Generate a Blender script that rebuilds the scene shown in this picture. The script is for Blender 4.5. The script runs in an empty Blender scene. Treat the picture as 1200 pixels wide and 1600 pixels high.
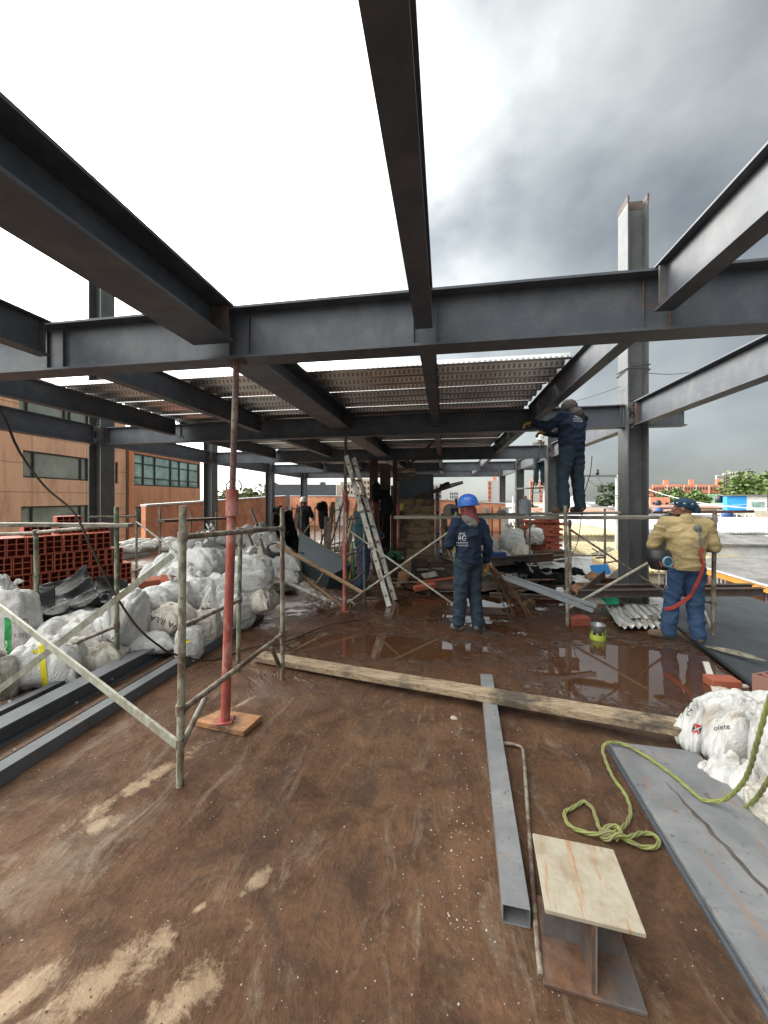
import bpy, bmesh, math, random
import numpy as np
from mathutils import Vector, Matrix, noise, Euler
from mathutils.bvhtree import BVHTree
random.seed(7)
R = math.radians
scene = bpy.context.scene
col = scene.collection
# ------------------------------------------------------------------ camera
F = 582.0; CH = 1.68; YAW = R(9.27)
cam_d = bpy.data.cameras.new('camera'); cam = bpy.data.objects.new('camera', cam_d); col.objects.link(cam)
cam.location = (0, 0, CH); cam.rotation_euler = (R(90), 0, YAW)
cam_d.sensor_fit = 'VERTICAL'; cam_d.sensor_height = 36; cam_d.lens = F/1600*36
cam_d.shift_y = -22/1600; cam_d.clip_start = .05; cam_d.clip_end = 3000
scene.camera = cam
CR = Vector((math.cos(YAW), math.sin(YAW), 0)); CF = Vector((-math.sin(YAW), math.cos(YAW), 0))
def W(px, py, D):                      # photo point at a measured distance along the view -> world
    return CF*D + CR*((px-600)/F*D) + Vector((0, 0, CH+(778-py)/F*D))
def G(px, py, z=0.0):                  # photo point on a level plane -> world
    return W(px, py, F*(CH-z)/(py-778))
def WD(px, D, z):                      # column of the photo at a distance and height
    p = W(px, 778, D); p.z = z; return p
# ------------------------------------------------------------------ world
SUN = (CF*1.0 + CR*(-1.0) + Vector((0, 0, .8))).normalized()
world = bpy.data.worlds.new('World'); scene.world = world; world.use_nodes = True
nt = world.node_tree; nt.nodes.clear()
def wn(t, **k):
    n = nt.nodes.new(t)
    for a, b in k.items(): setattr(n, a, b)
    return n
out = wn('ShaderNodeOutputWorld'); bg = wn('ShaderNodeBackground'); bg.inputs[1].default_value = 1.0
tc = wn('ShaderNodeTexCoord')
sky = wn('ShaderNodeTexSky', sky_type='NISHITA', sun_disc=False)
sky.sun_elevation = math.asin(SUN.z); sky.sun_rotation = math.atan2(SUN.x, SUN.y)
mp = wn('ShaderNodeMapping'); mp.inputs['Scale'].default_value = (1, 1, 1.5); mp.inputs['Location'].default_value = (.35, .2, 0)
n1 = wn('ShaderNodeTexNoise'); n1.inputs['Scale'].default_value = 3.1; n1.inputs['Detail'].default_value = 7; n1.inputs['Roughness'].default_value = .5; n1.inputs['Distortion'].default_value = .12
dot = wn('ShaderNodeVectorMath', operation='DOT_PRODUCT'); dot.inputs[1].default_value = SUN
nrm = wn('ShaderNodeVectorMath', operation='NORMALIZE')
L = nt.links.new
L(tc.outputs['Generated'], nrm.inputs[0]); L(nrm.outputs[0], dot.inputs[0]); L(nrm.outputs[0], mp.inputs['Vector']); L(mp.outputs[0], n1.inputs['Vector'])
def wmath(op, a, b, clamp=False):
    n = wn('ShaderNodeMath', operation=op); n.use_clamp = clamp
    for i, v in enumerate((a, b)):
        if isinstance(v, (int, float)): n.inputs[i].default_value = v
        else: L(v, n.inputs[i])
    return n.outputs[0]
nz = wmath('SUBTRACT', n1.outputs['Fac'], .5)
dback = wn('ShaderNodeVectorMath', operation='DOT_PRODUCT'); dback.inputs[1].default_value = (-CF+Vector((0, 0, .35))).normalized(); L(nrm.outputs[0], dback.inputs[0])  # unseen sky brightened behind the camera, added to fill beam faces and backs
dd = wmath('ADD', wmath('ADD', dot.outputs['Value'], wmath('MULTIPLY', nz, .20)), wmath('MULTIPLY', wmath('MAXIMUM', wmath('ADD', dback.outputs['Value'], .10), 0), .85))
rmp = wn('ShaderNodeValToRGB'); cr = rmp.color_ramp
stops = [(0.0, (.095,.101,.100)), (.5, (.110,.117,.116)), (.68, (.142,.151,.149)), (.79, (.20,.212,.21)), (.845, (.31,.322,.316)), (.88, (.56,.575,.56)), (.92, (1.2,1.22,1.17)), (1.0, (2.3,2.3,2.2))]
while len(cr.elements) < len(stops): cr.elements.new(.5)
for e, (p, c) in zip(cr.elements, stops): e.position = p; e.color = (*c, 1)
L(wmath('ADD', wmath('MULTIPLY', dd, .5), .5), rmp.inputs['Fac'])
mulc = wn('ShaderNodeMix', data_type='RGBA', blend_type='MULTIPLY'); mulc.inputs['Factor'].default_value = 1
cr2 = wn('ShaderNodeValToRGB'); cr2.color_ramp.elements[0].position = .3; cr2.color_ramp.elements[0].color = (.62,.64,.68,1); cr2.color_ramp.elements[1].position = .72; cr2.color_ramp.elements[1].color = (1.5,1.5,1.47,1)
L(n1.outputs['Fac'], cr2.inputs['Fac']); L(rmp.outputs[0], mulc.inputs['A']); L(cr2.outputs[0], mulc.inputs['B'])
mx = wn('ShaderNodeMix', data_type='RGBA'); mx.inputs['Factor'].default_value = .9
skm = wn('ShaderNodeMix', data_type='RGBA', blend_type='MULTIPLY'); skm.inputs['Factor'].default_value = 1; skm.inputs['B'].default_value = (.1,.1,.1,1)
L(sky.outputs[0], skm.inputs['A']); L(skm.outputs['Result'], mx.inputs['A']); L(mulc.outputs['Result'], mx.inputs['B'])
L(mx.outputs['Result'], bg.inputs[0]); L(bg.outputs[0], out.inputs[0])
# ------------------------------------------------------------------ sun and exposure
sd = bpy.data.lights.new('sun', 'SUN'); sd.energy = 1.5; sd.angle = R(22); sd.color = (1, .96, .9)
so = bpy.data.objects.new('sun', sd); col.objects.link(so); so.rotation_euler = SUN.to_track_quat('Z', 'Y').to_euler()
scene.view_settings.view_transform = 'Standard'; scene.view_settings.look = 'None'; scene.view_settings.gamma = 1
scene.view_settings.exposure = 1.5
# ------------------------------------------------------------------ scene-tree helpers
def tag(o, label=None, cat=None, group=None, kind=None):
    if label: o['label'] = label
    if cat: o['category'] = cat
    if group: o['group'] = group
    if kind: o['kind'] = kind
    return o
def thing(name, label, cat, loc=(0, 0, 0), rz=0, group=None):
    o = bpy.data.objects.new(name, None); col.objects.link(o); o.empty_display_size = .1
    o.location = loc; o.rotation_euler = (0, 0, rz); return tag(o, label, cat, group)
def link(name, me, mat=None, parent=None, smooth=False):
    if mat is not None and not me.materials: me.materials.append(mat)
    if smooth: me.polygons.foreach_set('use_smooth', [True]*len(me.polygons))
    o = bpy.data.objects.new(name, me); col.objects.link(o)
    if parent is not None: o.parent = parent
    return o
def copy_tree(o, parent=None):
    c = o.copy(); col.objects.link(c); c.parent = parent
    for ch in [x for x in col.objects if x.parent == o]: copy_tree(ch, c)
    return c
def frame(d, up=Vector((0, 0, 1))):
    d = Vector(d).normalized()
    if abs(d.dot(up)) > .999: up = Vector((0, 1, 0))
    s = d.cross(up).normalized(); u = s.cross(d).normalized()
    return s, d, u                       # right, along, up
class MB:
    def __init__(s): s.v = []; s.f = []; s.sm = []
    def add(s, vs, fs, smooth=False):
        b = len(s.v); s.v += [tuple(v) for v in vs]; s.f += [tuple(i+b for i in f) for f in fs]; s.sm += [smooth]*len(fs); return s
    def box(s, c, size, rot=None):
        c = Vector(c); hx, hy, hz = size[0]/2, size[1]/2, size[2]/2
        m = rot.to_matrix() if isinstance(rot, Euler) else (Matrix.Rotation(rot, 3, 'Z') if rot else Matrix.Identity(3))
        vs = [c + m @ Vector((x*hx, y*hy, z*hz)) for x in (-1, 1) for y in (-1, 1) for z in (-1, 1)]
        return s.add(vs, [(0,1,3,2), (4,6,7,5), (0,4,5,1), (2,3,7,6), (0,2,6,4), (1,5,7,3)])
    def bar(s, p0, p1, w, h, up=Vector((0, 0, 1))):       # box section from p0 to p1
        p0, p1 = Vector(p0), Vector(p1); a, d, u = frame(p1-p0, up)
        vs = [p + a*x*w/2 + u*z*h/2 for p in (p0, p1) for x in (-1, 1) for z in (-1, 1)]
        return s.add(vs, [(0,1,3,2), (4,6,7,5), (0,4,5,1), (2,3,7,6), (0,2,6,4), (1,5,7,3)])
    def poly(s, pts, h, down=True):                       # prism: top outline pts, thickness h downwards
        pts = [Vector(p) for p in pts]; n = len(pts); q = [p-Vector((0, 0, h)) for p in pts]
        return s.add(pts+q, [tuple(range(n)), tuple(range(2*n-1, n-1, -1))]+[(i, i+n, (i+1) % n+n, (i+1) % n) for i in range(n)])
    def extr(s, prof, p0, p1, up=Vector((0, 0, 1))):      # closed profile (x,z) swept p0->p1
        p0, p1 = Vector(p0), Vector(p1); a, d, u = frame(p1-p0, up); n = len(prof)
        vs = [p + a*x + u*z for p in (p0, p1) for x, z in prof]
        return s.add(vs, [tuple(range(n-1, -1, -1)), tuple(range(n, 2*n))]+[(i, (i+1) % n, (i+1) % n+n, i+n) for i in range(n)])
    def ib(s, p0, p1, h, bf, tw=.012, tf=.016, up=Vector((0, 0, 1))):  # I section, p = bottom centre
        b, t = bf/2, tw/2
        pr = [(-b, 0), (b, 0), (b, tf), (t, tf), (t, h-tf), (b, h-tf), (b, h), (-b, h), (-b, h-tf), (-t, h-tf), (-t, tf), (-b, tf)]
        return s.extr(pr, p0, p1, up)
    def tube(s, pts, r, n=8, r2=None, caps=True, wob=0):
        pts = [Vector(p) for p in pts]; m = len(pts); vs = []; pa = None
        for i, p in enumerate(pts):
            d = (pts[min(i+1, m-1)]-pts[max(i-1, 0)]).normalized()
            if pa is None: a, _, u = frame(d)
            else:
                a = (pa - d*pa.dot(d)).normalized(); u = a.cross(d)
            pa = a
            rr = r if r2 is None else r+(r2-r)*i/max(1, m-1)
            if wob: p = p+Vector((random.uniform(-wob, wob), random.uniform(-wob, wob), 0))
            vs += [p + a*math.cos(t)*rr + u*math.sin(t)*rr for t in [2*math.pi*k/n for k in range(n)]]
        fs = [(i*n+k, i*n+(k+1) % n, (i+1)*n+(k+1) % n, (i+1)*n+k) for i in range(m-1) for k in range(n)]
        s.add(vs, fs, True)
        if caps: s.add(vs[:n], [tuple(range(n-1, -1, -1))]); s.add(vs[-n:], [tuple(range(n))])
        return s
    def lathe(s, c, prof, n=16, axis=None):               # (r,z) profile about c
        c = Vector(c); m = len(prof); M3 = axis or Matrix.Identity(3)
        vs = [c + M3 @ Vector((r*math.cos(2*math.pi*k/n), r*math.sin(2*math.pi*k/n), z)) for r, z in prof for k in range(n)]
        return s.add(vs, [(i*n+k, i*n+(k+1) % n, (i+1)*n+(k+1) % n, (i+1)*n+k) for i in range(m-1) for k in range(n)], True)
    def mesh(s, name='m'):
        me = bpy.data.meshes.new(name); me.from_pydata(s.v, [], s.f); me.polygons.foreach_set('use_smooth', s.sm)
        bm = bmesh.new(); bm.from_mesh(me); bmesh.ops.recalc_face_normals(bm, faces=bm.faces); bm.to_mesh(me); bm.free(); return me
    def build(s, name, mat, parent=None): 
        me = s.mesh(name); me.materials.append(mat); return link(name, me, None, parent)
def bevel(o, w=.004, seg=1):
    m = o.modifiers.new('b', 'BEVEL'); m.width = w; m.segments = seg; m.limit_method = 'ANGLE'; return o
# ------------------------------------------------------------------ materials
MAT = {}
class N:
    def __init__(s, name):
        s.m = bpy.data.materials.new(name); s.m.use_nodes = True; s.t = s.m.node_tree; s.p = s.t.nodes['Principled BSDF']; MAT[name] = s.m
    def n(s, t, **k):
        x = s.t.nodes.new(t)
        for a, b in k.items(): setattr(x, a, b)
        return x
    def L(s, a, b): s.t.links.new(a, b)
    def put(s, v, sock):
        if isinstance(v, (int, float)): sock.default_value = v
        elif isinstance(v, (tuple, list)): sock.default_value = (*v, 1) if len(v) == 3 and sock.type == 'RGBA' else v
        else: s.L(v, sock)
    def coord(s, kind='Object', scale=(1, 1, 1), rnd=False):
        t = s.n('ShaderNodeTexCoord'); m = s.n('ShaderNodeMapping'); m.inputs['Scale'].default_value = scale; v = t.outputs[kind]
        if kind == 'World': pass
        if rnd:
            oi = s.n('ShaderNodeObjectInfo'); a = s.n('ShaderNodeVectorMath', operation='SCALE'); cx = s.n('ShaderNodeCombineXYZ')
            for i in range(3): s.L(oi.outputs['Random'], cx.inputs[i])
            s.L(cx.outputs[0], a.inputs[0]); a.inputs['Scale'].default_value = 37.0
            b = s.n('ShaderNodeVectorMath', operation='ADD'); s.L(v, b.inputs[0]); s.L(a.outputs[0], b.inputs[1]); v = b.outputs[0]
        s.L(v, m.inputs['Vector']); return m.outputs[0]
    def noise(s, vec, scale=5, detail=5, rough=.6, dist=0):
        x = s.n('ShaderNodeTexNoise'); s.L(vec, x.inputs['Vector']); x.inputs['Scale'].default_value = scale; x.inputs['Detail'].default_value = detail
        x.inputs['Roughness'].default_value = rough; x.inputs['Distortion'].default_value = dist; return x.outputs['Fac']
    def ramp(s, fac, stops):
        x = s.n('ShaderNodeValToRGB'); c = x.color_ramp
        while len(c.elements) < len(stops): c.elements.new(.5)
        for e, (p, v) in zip(c.elements, stops):
            e.position = p; e.color = (*v, 1) if isinstance(v, (tuple, list)) else (v, v, v, 1)
        s.L(fac, x.inputs['Fac']); return x.outputs['Color']
    def math(s, op, a, b=0, clamp=False):
        x = s.n('ShaderNodeMath', operation=op); x.use_clamp = clamp; s.put(a, x.inputs[0]); s.put(b, x.inputs[1]); return x.outputs[0]
    def mix(s, f, a, b, mode='MIX'):
        x = s.n('ShaderNodeMix', data_type='RGBA', blend_type=mode); s.put(f, x.inputs['Factor']); s.put(a, x.inputs['A']); s.put(b, x.inputs['B']); return x.outputs['Result']
    def bump(s, h, st=.3, d=.01, prev=None):
        x = s.n('ShaderNodeBump'); x.inputs['Strength'].default_value = st; x.inputs['Distance'].default_value = d; s.L(h, x.inputs['Height'])
        if prev: s.L(prev, x.inputs['Normal'])
        return x.outputs[0]
    def out(s, color=None, rough=None, metal=None, normal=None):
        for v, k in ((color, 'Base Color'), (rough, 'Roughness'), (metal, 'Metallic'), (normal, 'Normal')):
            if v is not None: s.put(v, s.p.inputs[k])
        return s.m
def simple(name, stops, rough=.7, metal=0, scale=4, bump=.3, bscale=None, bd=.006, stretch=(1, 1, 1), rnd=True, rr=.12, spec=None, dist=0):
    """noise-coloured material: stops = list of colours from low to high"""
    s = N(name); v = s.coord('Object', stretch, rnd); f = s.noise(v, scale, 6, .62, dist)
    k = len(stops); lo, hi = .32, .68
    c = s.ramp(f, [(lo+(hi-lo)*i/max(1, k-1), x) for i, x in enumerate(stops)])
    g = s.noise(v, bscale or scale*6, 5, .6)
    c = s.mix(.35, c, s.ramp(g, [(.3, (.55,)*3), (.7, (1.25,)*3)]), 'MULTIPLY')
    ro = s.math('ADD', s.math('MULTIPLY', s.math('SUBTRACT', g, .5), rr*2), rough, True)
    if spec is not None: s.p.inputs['Specular IOR Level'].default_value = spec
    return s.out(c, ro, metal, s.bump(g, bump, bd))
# steel with primer paint, rust at random patches
def steel(name, base, rustamt=.64, rough=.5, spec=.4):
    s = N(name); v = s.coord('Object', (1, 1, 1), True); f = s.noise(v, 2.2, 7, .65, .6); g = s.noise(v, 26, 4, .6); h = s.noise(s.coord('Object', (1, 1, .25)), 7, 5, .6)
    c = s.mix(.6, base, s.mix(h, tuple(x*.62 for x in base), tuple(min(1, x*1.75) for x in base)))
    c = s.mix(s.ramp(f, [(rustamt, 0), (rustamt+.09, .85)]), c, s.ramp(g, [(.3, (.075,.03,.015)), (.7, (.18,.085,.042))]))
    dust = s.ramp(s.noise(v, 3.7, 8, .7), [(.45, 0), (.72, .5)]); c = s.mix(dust, c, (.17,.165,.16))
    s.p.inputs['Specular IOR Level'].default_value = spec
    return s.out(c, s.math('ADD', s.math('MULTIPLY', f, .3), rough-.15), 0, s.bump(g, .12, .004))
steel('steel_dark', (.060,.066,.078), .63); steel('steel_joint', (.055,.055,.058), .50, .65); steel('steel_col', (.075,.078,.078), .66); steel('steel_grey', (.17,.18,.19), .66, .4)
steel('steel_plate', (.25,.27,.30), .69, .45); steel('steel_matte', (.12,.125,.13), .60, .8, .1); steel('steel_rusty', (.06,.045,.038), .47, .75)
s = N('galv'); v = s.coord('Object', (1, 1, 1)); f = s.noise(v, 1.3, 5, .6); g = s.noise(v, 40, 3, .6)
sep = s.n('ShaderNodeSeparateXYZ'); s.L(v, sep.inputs[0])
wv = s.math('SINE', s.math('MULTIPLY', sep.outputs[0], 105.0)); em = s.math('MULTIPLY', s.math('GREATER_THAN', wv, .2), s.math('MULTIPLY', s.math('GREATER_THAN', sep.outputs[2], .012), s.math('LESS_THAN', sep.outputs[2], .05)))
s.out(s.mix(s.math('MULTIPLY', em, .75), s.mix(s.ramp(f, [(.35, 0), (.65, 1)]), (.47,.46,.445), (.74,.73,.71)), (.13,.125,.12)), s.math('ADD', s.math('MULTIPLY', g, .2), .22), .75, s.bump(em, 1.0, .012))
s = N('plate_worn'); v = s.coord('Object', (1, 1, 1), True); a = s.noise(v, 2.4, 8, .7, .8); b_ = s.noise(v, 22, 6, .7); d_ = s.noise(s.coord('Object', (5, .8, 1), True), 3, 7, .7, .6); e = s.noise(v, 75, 3, .6)
c = s.ramp(a, [(.32, (.115,.118,.125)), (.5, (.17,.172,.176)), (.68, (.235,.232,.225))]); c = s.mix(s.ramp(b_, [(.60, 0), (.68, .75)]), c, (.065,.045,.035)); c = s.mix(s.ramp(d_, [(.57, 0), (.66, .6)]), c, (.24,.13,.07)); c = s.mix(s.ramp(e, [(.66, 0), (.72, .7)]), c, (.03,.025,.02))
s.out(c, s.math('ADD', .35, s.math('MULTIPLY', a, .4)), 0, s.bump(b_, .25, .004))
s = N('plate_tan'); v = s.coord('Object', (1, 1, 1), True); a = s.noise(v, 9, 8, .7, .1); b_ = s.noise(s.coord('Object', (9, 1.0, 1), True), 3, 6, .7, .1)
c = s.ramp(a, [(.3, (.22,.16,.10)), (.5, (.32,.28,.21)), (.7, (.38,.35,.28))]); c = s.mix(s.ramp(b_, [(.54, 0), (.64, .85)]), c, (.30,.14,.06)); c = s.mix(s.ramp(a, [(.60, 0), (.72, .6)]), c, (.33,.16,.07)); s.out(c, .6, 0, s.bump(a, .2, .004))
# timber
def wood(name, cols, stretch, scale=3, rough=.75, bump=.6):
    s = N(name); v = s.coord('Object', stretch, True); f = s.noise(v, scale, 8, .7, 1.2); g = s.noise(v, scale*9, 4, .7, .5)
    k = len(cols); c = s.ramp(f, [(.28+.44*i/(k-1), x) for i, x in enumerate(cols)])
    c = s.mix(.55, c, s.ramp(g, [(.35, (.45,.42,.4)), (.6, (1.15,)*3)]), 'MULTIPLY')
    d = s.noise(s.coord('Object', (1, 1, 1), True), 2.1, 6, .7); c = s.mix(s.ramp(d, [(.50, 0), (.62, .85)]), c, (.035,.028,.023))
    return s.out(c, rough, 0, s.bump(g, bump, .006))
wood('wood_old', [(.05,.032,.02), (.24,.165,.10), (.42,.32,.21), (.15,.10,.065)], (1.6, 14, 14), 3.4)
wood('wood_grey', [(.13,.11,.085), (.28,.25,.20), (.40,.37,.30)], (1.5, 16, 16))
wood('wood_warm', [(.17,.07,.03), (.40,.19,.08), (.50,.28,.13)], (2, 12, 12))
wood('wood_dark', [(.03,.016,.010), (.10,.05,.028), (.17,.09,.048)], (1.5, 12, 12))
wood('wood_plank', [(.14,.08,.04), (.35,.23,.125), (.46,.33,.20)], (2, 12, 12))
# painted scaffold pipe: pale paint, green, rust
def pipe(name, a, b, c_, r=.6):
    s = N(name); v = s.coord('Object', (1, 1, .5), True); f = s.noise(v, 16, 7, .75, .5); g = s.noise(v, 5, 6, .7)
    c = s.mix(s.ramp(f, [(.46, 0), (.53, 1)]), a, b); c = s.mix(s.ramp(g, [(.52, 0), (.6, .9)]), c, c_)
    return s.out(c, r, 0, s.bump(f, .5, .004))
pipe('pipe_pale', (.34,.33,.25), (.16,.13,.09), (.11,.055,.035)); pipe('pipe_green', (.07,.13,.07), (.26,.26,.19), (.12,.07,.045))
pipe('pipe_brown', (.13,.09,.06), (.25,.22,.17), (.08,.04,.03)); pipe('pipe_red', (.34,.075,.05), (.26,.055,.04), (.42,.20,.16), .55)
pipe('pipe_rust', (.15,.065,.045), (.095,.05,.04), (.21,.16,.13)); pipe('ladder', (.42,.40,.34), (.58,.56,.50), (.16,.12,.09), .6)
pipe('brace', (.36,.36,.29), (.27,.26,.20), (.20,.17,.12), .6)
simple('white_pipe', [(.50,.44,.38), (.66,.62,.58)], .5, 0, 9, .1)
# clay blocks
def clay(name, a, b, c_):
    s = N(name); v = s.coord('Object', (1, 1, 1), True); f = s.noise(v, 9, 5, .6); g = s.noise(v, 60, 3, .6); oi = s.n('ShaderNodeObjectInfo')
    c = s.mix(s.ramp(f, [(.35, 0), (.65, 1)]), a, b); c = s.mix(s.math('MULTIPLY', oi.outputs['Random'], .7), c, c_)
    return s.out(c, .85, 0, s.bump(g, .4, .003))
clay('clay', (.46,.125,.065), (.36,.085,.048), (.30,.07,.045)); clay('clay_pink', (.30,.14,.10), (.22,.10,.07), (.30,.16,.12)); clay('brick_red', (.30,.065,.035), (.20,.045,.028), (.34,.10,.055))
simple('concrete', [(.22,.20,.17), (.42,.40,.36), (.55,.53,.49)], .85, 0, 3, .3)
simple('mortar', [(.30,.24,.18), (.48,.42,.34)], .9, 0, 8, .5)
def brickwall(name, c1, c2, mort, sc, bw=.33, rh=.2, ax='XZ'):
    s = N(name); t = s.n('ShaderNodeTexCoord'); sp = s.n('ShaderNodeSeparateXYZ'); s.L(t.outputs['Object'], sp.inputs[0]); cb = s.n('ShaderNodeCombineXYZ')
    s.L(s.math('ADD', sp.outputs[0], sp.outputs[1]), cb.inputs[0]); s.L(sp.outputs[2], cb.inputs[1])
    b = s.n('ShaderNodeTexBrick'); s.L(cb.outputs[0], b.inputs['Vector']); b.inputs['Scale'].default_value = 1; b.inputs['Brick Width'].default_value = bw; b.inputs['Row Height'].default_value = rh
    b.inputs['Mortar Size'].default_value = .012*sc; b.inputs['Color1'].default_value = (*c1, 1); b.inputs['Color2'].default_value = (*c2, 1); b.inputs['Mortar'].default_value = (*mort, 1)
    f = s.noise(t.outputs['Object'], 1.7, 7, .7); g = s.noise(t.outputs['Object'], 24, 4, .6)
    c = s.mix(.8, b.outputs['Color'], s.ramp(f, [(.33, (.50,.46,.42)), (.6, (1.12,1.1,1.06))]), 'MULTIPLY')
    return s.out(c, .85, 0, s.bump(s.math('ADD', b.outputs['Fac'], g), .3, .01))
brickwall('blockwall', (.85,.36,.20), (.78,.30,.16), (.60,.42,.30), 1.2)
brickwall('brickface', (.44,.17,.10), (.34,.12,.07), (.35,.28,.22), .8, .25, .08)
def panelwall(name, a, b, pw, ph):
    s = N(name); t = s.n('ShaderNodeTexCoord'); sp = s.n('ShaderNodeSeparateXYZ'); s.L(t.outputs['Object'], sp.inputs[0]); cb = s.n('ShaderNodeCombineXYZ')
    s.L(s.math('ADD', sp.outputs[0], sp.outputs[1]), cb.inputs[0]); s.L(sp.outputs[2], cb.inputs[1])
    k = s.n('ShaderNodeTexBrick'); k.offset = 0; s.L(cb.outputs[0], k.inputs['Vector']); k.inputs['Scale'].default_value = 1; k.inputs['Brick Width'].default_value = pw; k.inputs['Row Height'].default_value = ph
    k.inputs['Mortar Size'].default_value = .02; k.inputs['Color1'].default_value = (*a, 1); k.inputs['Color2'].default_value = (*b, 1); k.inputs['Mortar'].default_value = (.42,.22,.12, 1)
    f = s.noise(s.coord('Object', (1, 1, .22)), 1.5, 7, .7); g = s.noise(t.outputs['Object'], 9, 4, .6)
    c = s.mix(.8, k.outputs['Color'], s.ramp(f, [(.33, (.70,.66,.63)), (.52, (1.06,)*3)]), 'MULTIPLY')
    return s.out(c, .8, 0, s.bump(g, .15, .01))
panelwall('panel_orange', (.86,.53,.34), (.83,.49,.31), 3.1, 1.55); panelwall('panel_brick', (.74,.34,.18), (.70,.31,.165), 1.45, 3.4)
# woven sack
def sack(name, a, b, dirt, th=.56):
    s = N(name); v = s.coord('Object', (1, 1, 1), True); f = s.noise(v, 5.5, 6, .65); g = s.noise(v, 3.2, 6, .65, .9); w = s.noise(s.coord('Object', (1, 2.6, 1), True), 13, 5, .62, .8)
    c = s.mix(f, a, b); c = s.mix(s.ramp(g, [(th, 0), (th+.15, .75)]), c, dirt)
    s.p.inputs['Specular IOR Level'].default_value = .12
    ri = s.math('ABSOLUTE', s.math('SUBTRACT', w, .5)); rg = s.ramp(ri, [(0.0, 0), (.10, 1)])
    n = s.bump(rg, .5, .02); g2 = s.noise(v, 42, 4, .6)
    return s.out(c, .78, 0, s.bump(g2, .25, .004, n))
sack('sack_white', (.58,.57,.545), (.70,.69,.665), (.30,.24,.175), .54); sack('sack_dirty', (.50,.47,.41), (.66,.62,.55), (.26,.19,.13), .48)
sack('sack_grey', (.34,.33,.31), (.46,.45,.42), (.26,.22,.17)); sack('plastic_black', (.0018,.0018,.002), (.003,.003,.0035), (.005,.005,.005)); MAT['plastic_black'].node_tree.nodes['Principled BSDF'].inputs['Roughness'].default_value = .42; MAT['plastic_black'].node_tree.nodes['Principled BSDF'].inputs['Specular IOR Level'].default_value = .06
sack('tarp_white', (.55,.56,.55), (.70,.70,.68), (.42,.38,.30)); sack('tarp_green', (.03,.30,.17), (.05,.36,.22), (.04,.18,.12)); sack('tarp_blue', (.05,.25,.60), (.07,.30,.66), (.05,.2,.45), .7)
# cloth
def cloth(name, a, b, dirt, th=.6, sc=5):
    s = N(name); v = s.coord('Object', (1, 1, 1), True); f = s.noise(v, sc, 6, .65); g = s.noise(v, 2.8, 6, .7, .4); h = s.noise(s.coord('Object', (1, 1, 2.2), True), 14, 5, .6, .7)
    c = s.mix(f, a, b); c = s.mix(s.ramp(g, [(th, 0), (th+.14, .6)]), c, dirt); s.p.inputs['Specular IOR Level'].default_value = .2
    return s.out(c, .85, 0, s.bump(h, .5, .02))
cloth('navy', (.012,.020,.040), (.022,.034,.060), (.05,.05,.055), .62); cloth('navy_trouser', (.022,.036,.052), (.034,.052,.070), (.07,.07,.06), .6)
cloth('denim', (.022,.045,.095), (.05,.09,.16), (.05,.045,.04), .6, 9); cloth('leather_yellow', (.35,.26,.12), (.45,.345,.185), (.16,.11,.06), .50); cloth('hood_dark', (.045,.038,.036), (.08,.065,.06), (.12,.10,.09))
cloth('cap_blue', (.015,.04,.075), (.03,.06,.10), (.3,.3,.3), .68, 25); cloth('teal', (.03,.075,.09), (.05,.11,.12), (.05,.05,.05)); cloth('black_cloth', (.008,.008,.010), (.016,.016,.018), (.03,.03,.03))
cloth('maroon', (.16,.035,.045), (.22,.06,.065), (.10,.04,.04)); cloth('grey_cloth', (.14,.13,.12), (.20,.19,.17), (.10,.09,.08)); cloth('orange_cloth', (.45,.22,.04), (.55,.28,.06), (.3,.15,.05), .7)
cloth('glove', (.42,.24,.05), (.55,.34,.09), (.12,.07,.03), .52, 12); cloth('glove_grey', (.10,.085,.075), (.15,.12,.10), (.05,.04,.04), .6, 12); cloth('boot', (.10,.065,.045), (.16,.11,.08), (.20,.16,.12), .55, 9)
cloth('boot_grey', (.10,.09,.08), (.20,.18,.16), (.12,.10,.08), .55, 9)
cloth('strap_red', (.38,.05,.045), (.45,.08,.06), (.25,.05,.05), .7)
simple('skin', [(.20,.085,.05), (.27,.12,.075)], .5, 0, 6, .05); simple('skin_dark', [(.14,.06,.036), (.20,.085,.05)], .5, 0, 6, .05)
def flat(name, c, rough=.5, metal=0, em=None, var=.15):
    return simple(name, [tuple(x*(1-var) for x in c), tuple(min(1, x*(1+var)) for x in c)], rough, metal, 3, .08)
flat('helmet_blue', (.03,.13,.50), .3); flat('helmet_white', (.72,.71,.68), .35); flat('black_plastic', (.015,.015,.017), .4); flat('visor', (.05,.12,.18), .12); flat('visor_rim', (.14,.25,.32), .4)
flat('print_white', (.62,.63,.66), .7); flat('print_black', (.03,.03,.035), .7); flat('print_red', (.50,.02,.03), .6); flat('print_green', (.02,.30,.07), .6); flat('print_yellow', (.72,.60,.02), .6)
flat('jug', (.22,.24,.26), .25); flat('cap_orange', (.45,.20,.12), .5); flat('can_metal', (.30,.31,.31), .35, .7); flat('can_paint', (.33,.40,.05), .45); flat('barrow', (.045,.058,.068), .45, 0); flat('rubber', (.02,.02,.022), .8)
flat('barrow_in', (.15,.14,.10), .7); flat('tank_black', (.012,.013,.016), .35); flat('blue_paint', (.03,.32,.78), .6); flat('white_paint', (.72,.72,.70), .7); flat('green_roof', (.22,.40,.24), .7); flat('orange_gutter', (.75,.33,.05), .6)
flat('wire', (.02,.02,.022), .6); flat('pole_concrete', (.50,.50,.48), .8); flat('cable_brown', (.035,.02,.015), .6); flat('dark_roof_seal', (.02,.022,.025), .5); flat('green_tool', (.02,.16,.05), .5); flat('blue_box', (.015,.06,.20), .4)
flat('yellow_metal', (.50,.42,.06), .5); flat('rail_white', (.62,.64,.62), .6)
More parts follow.
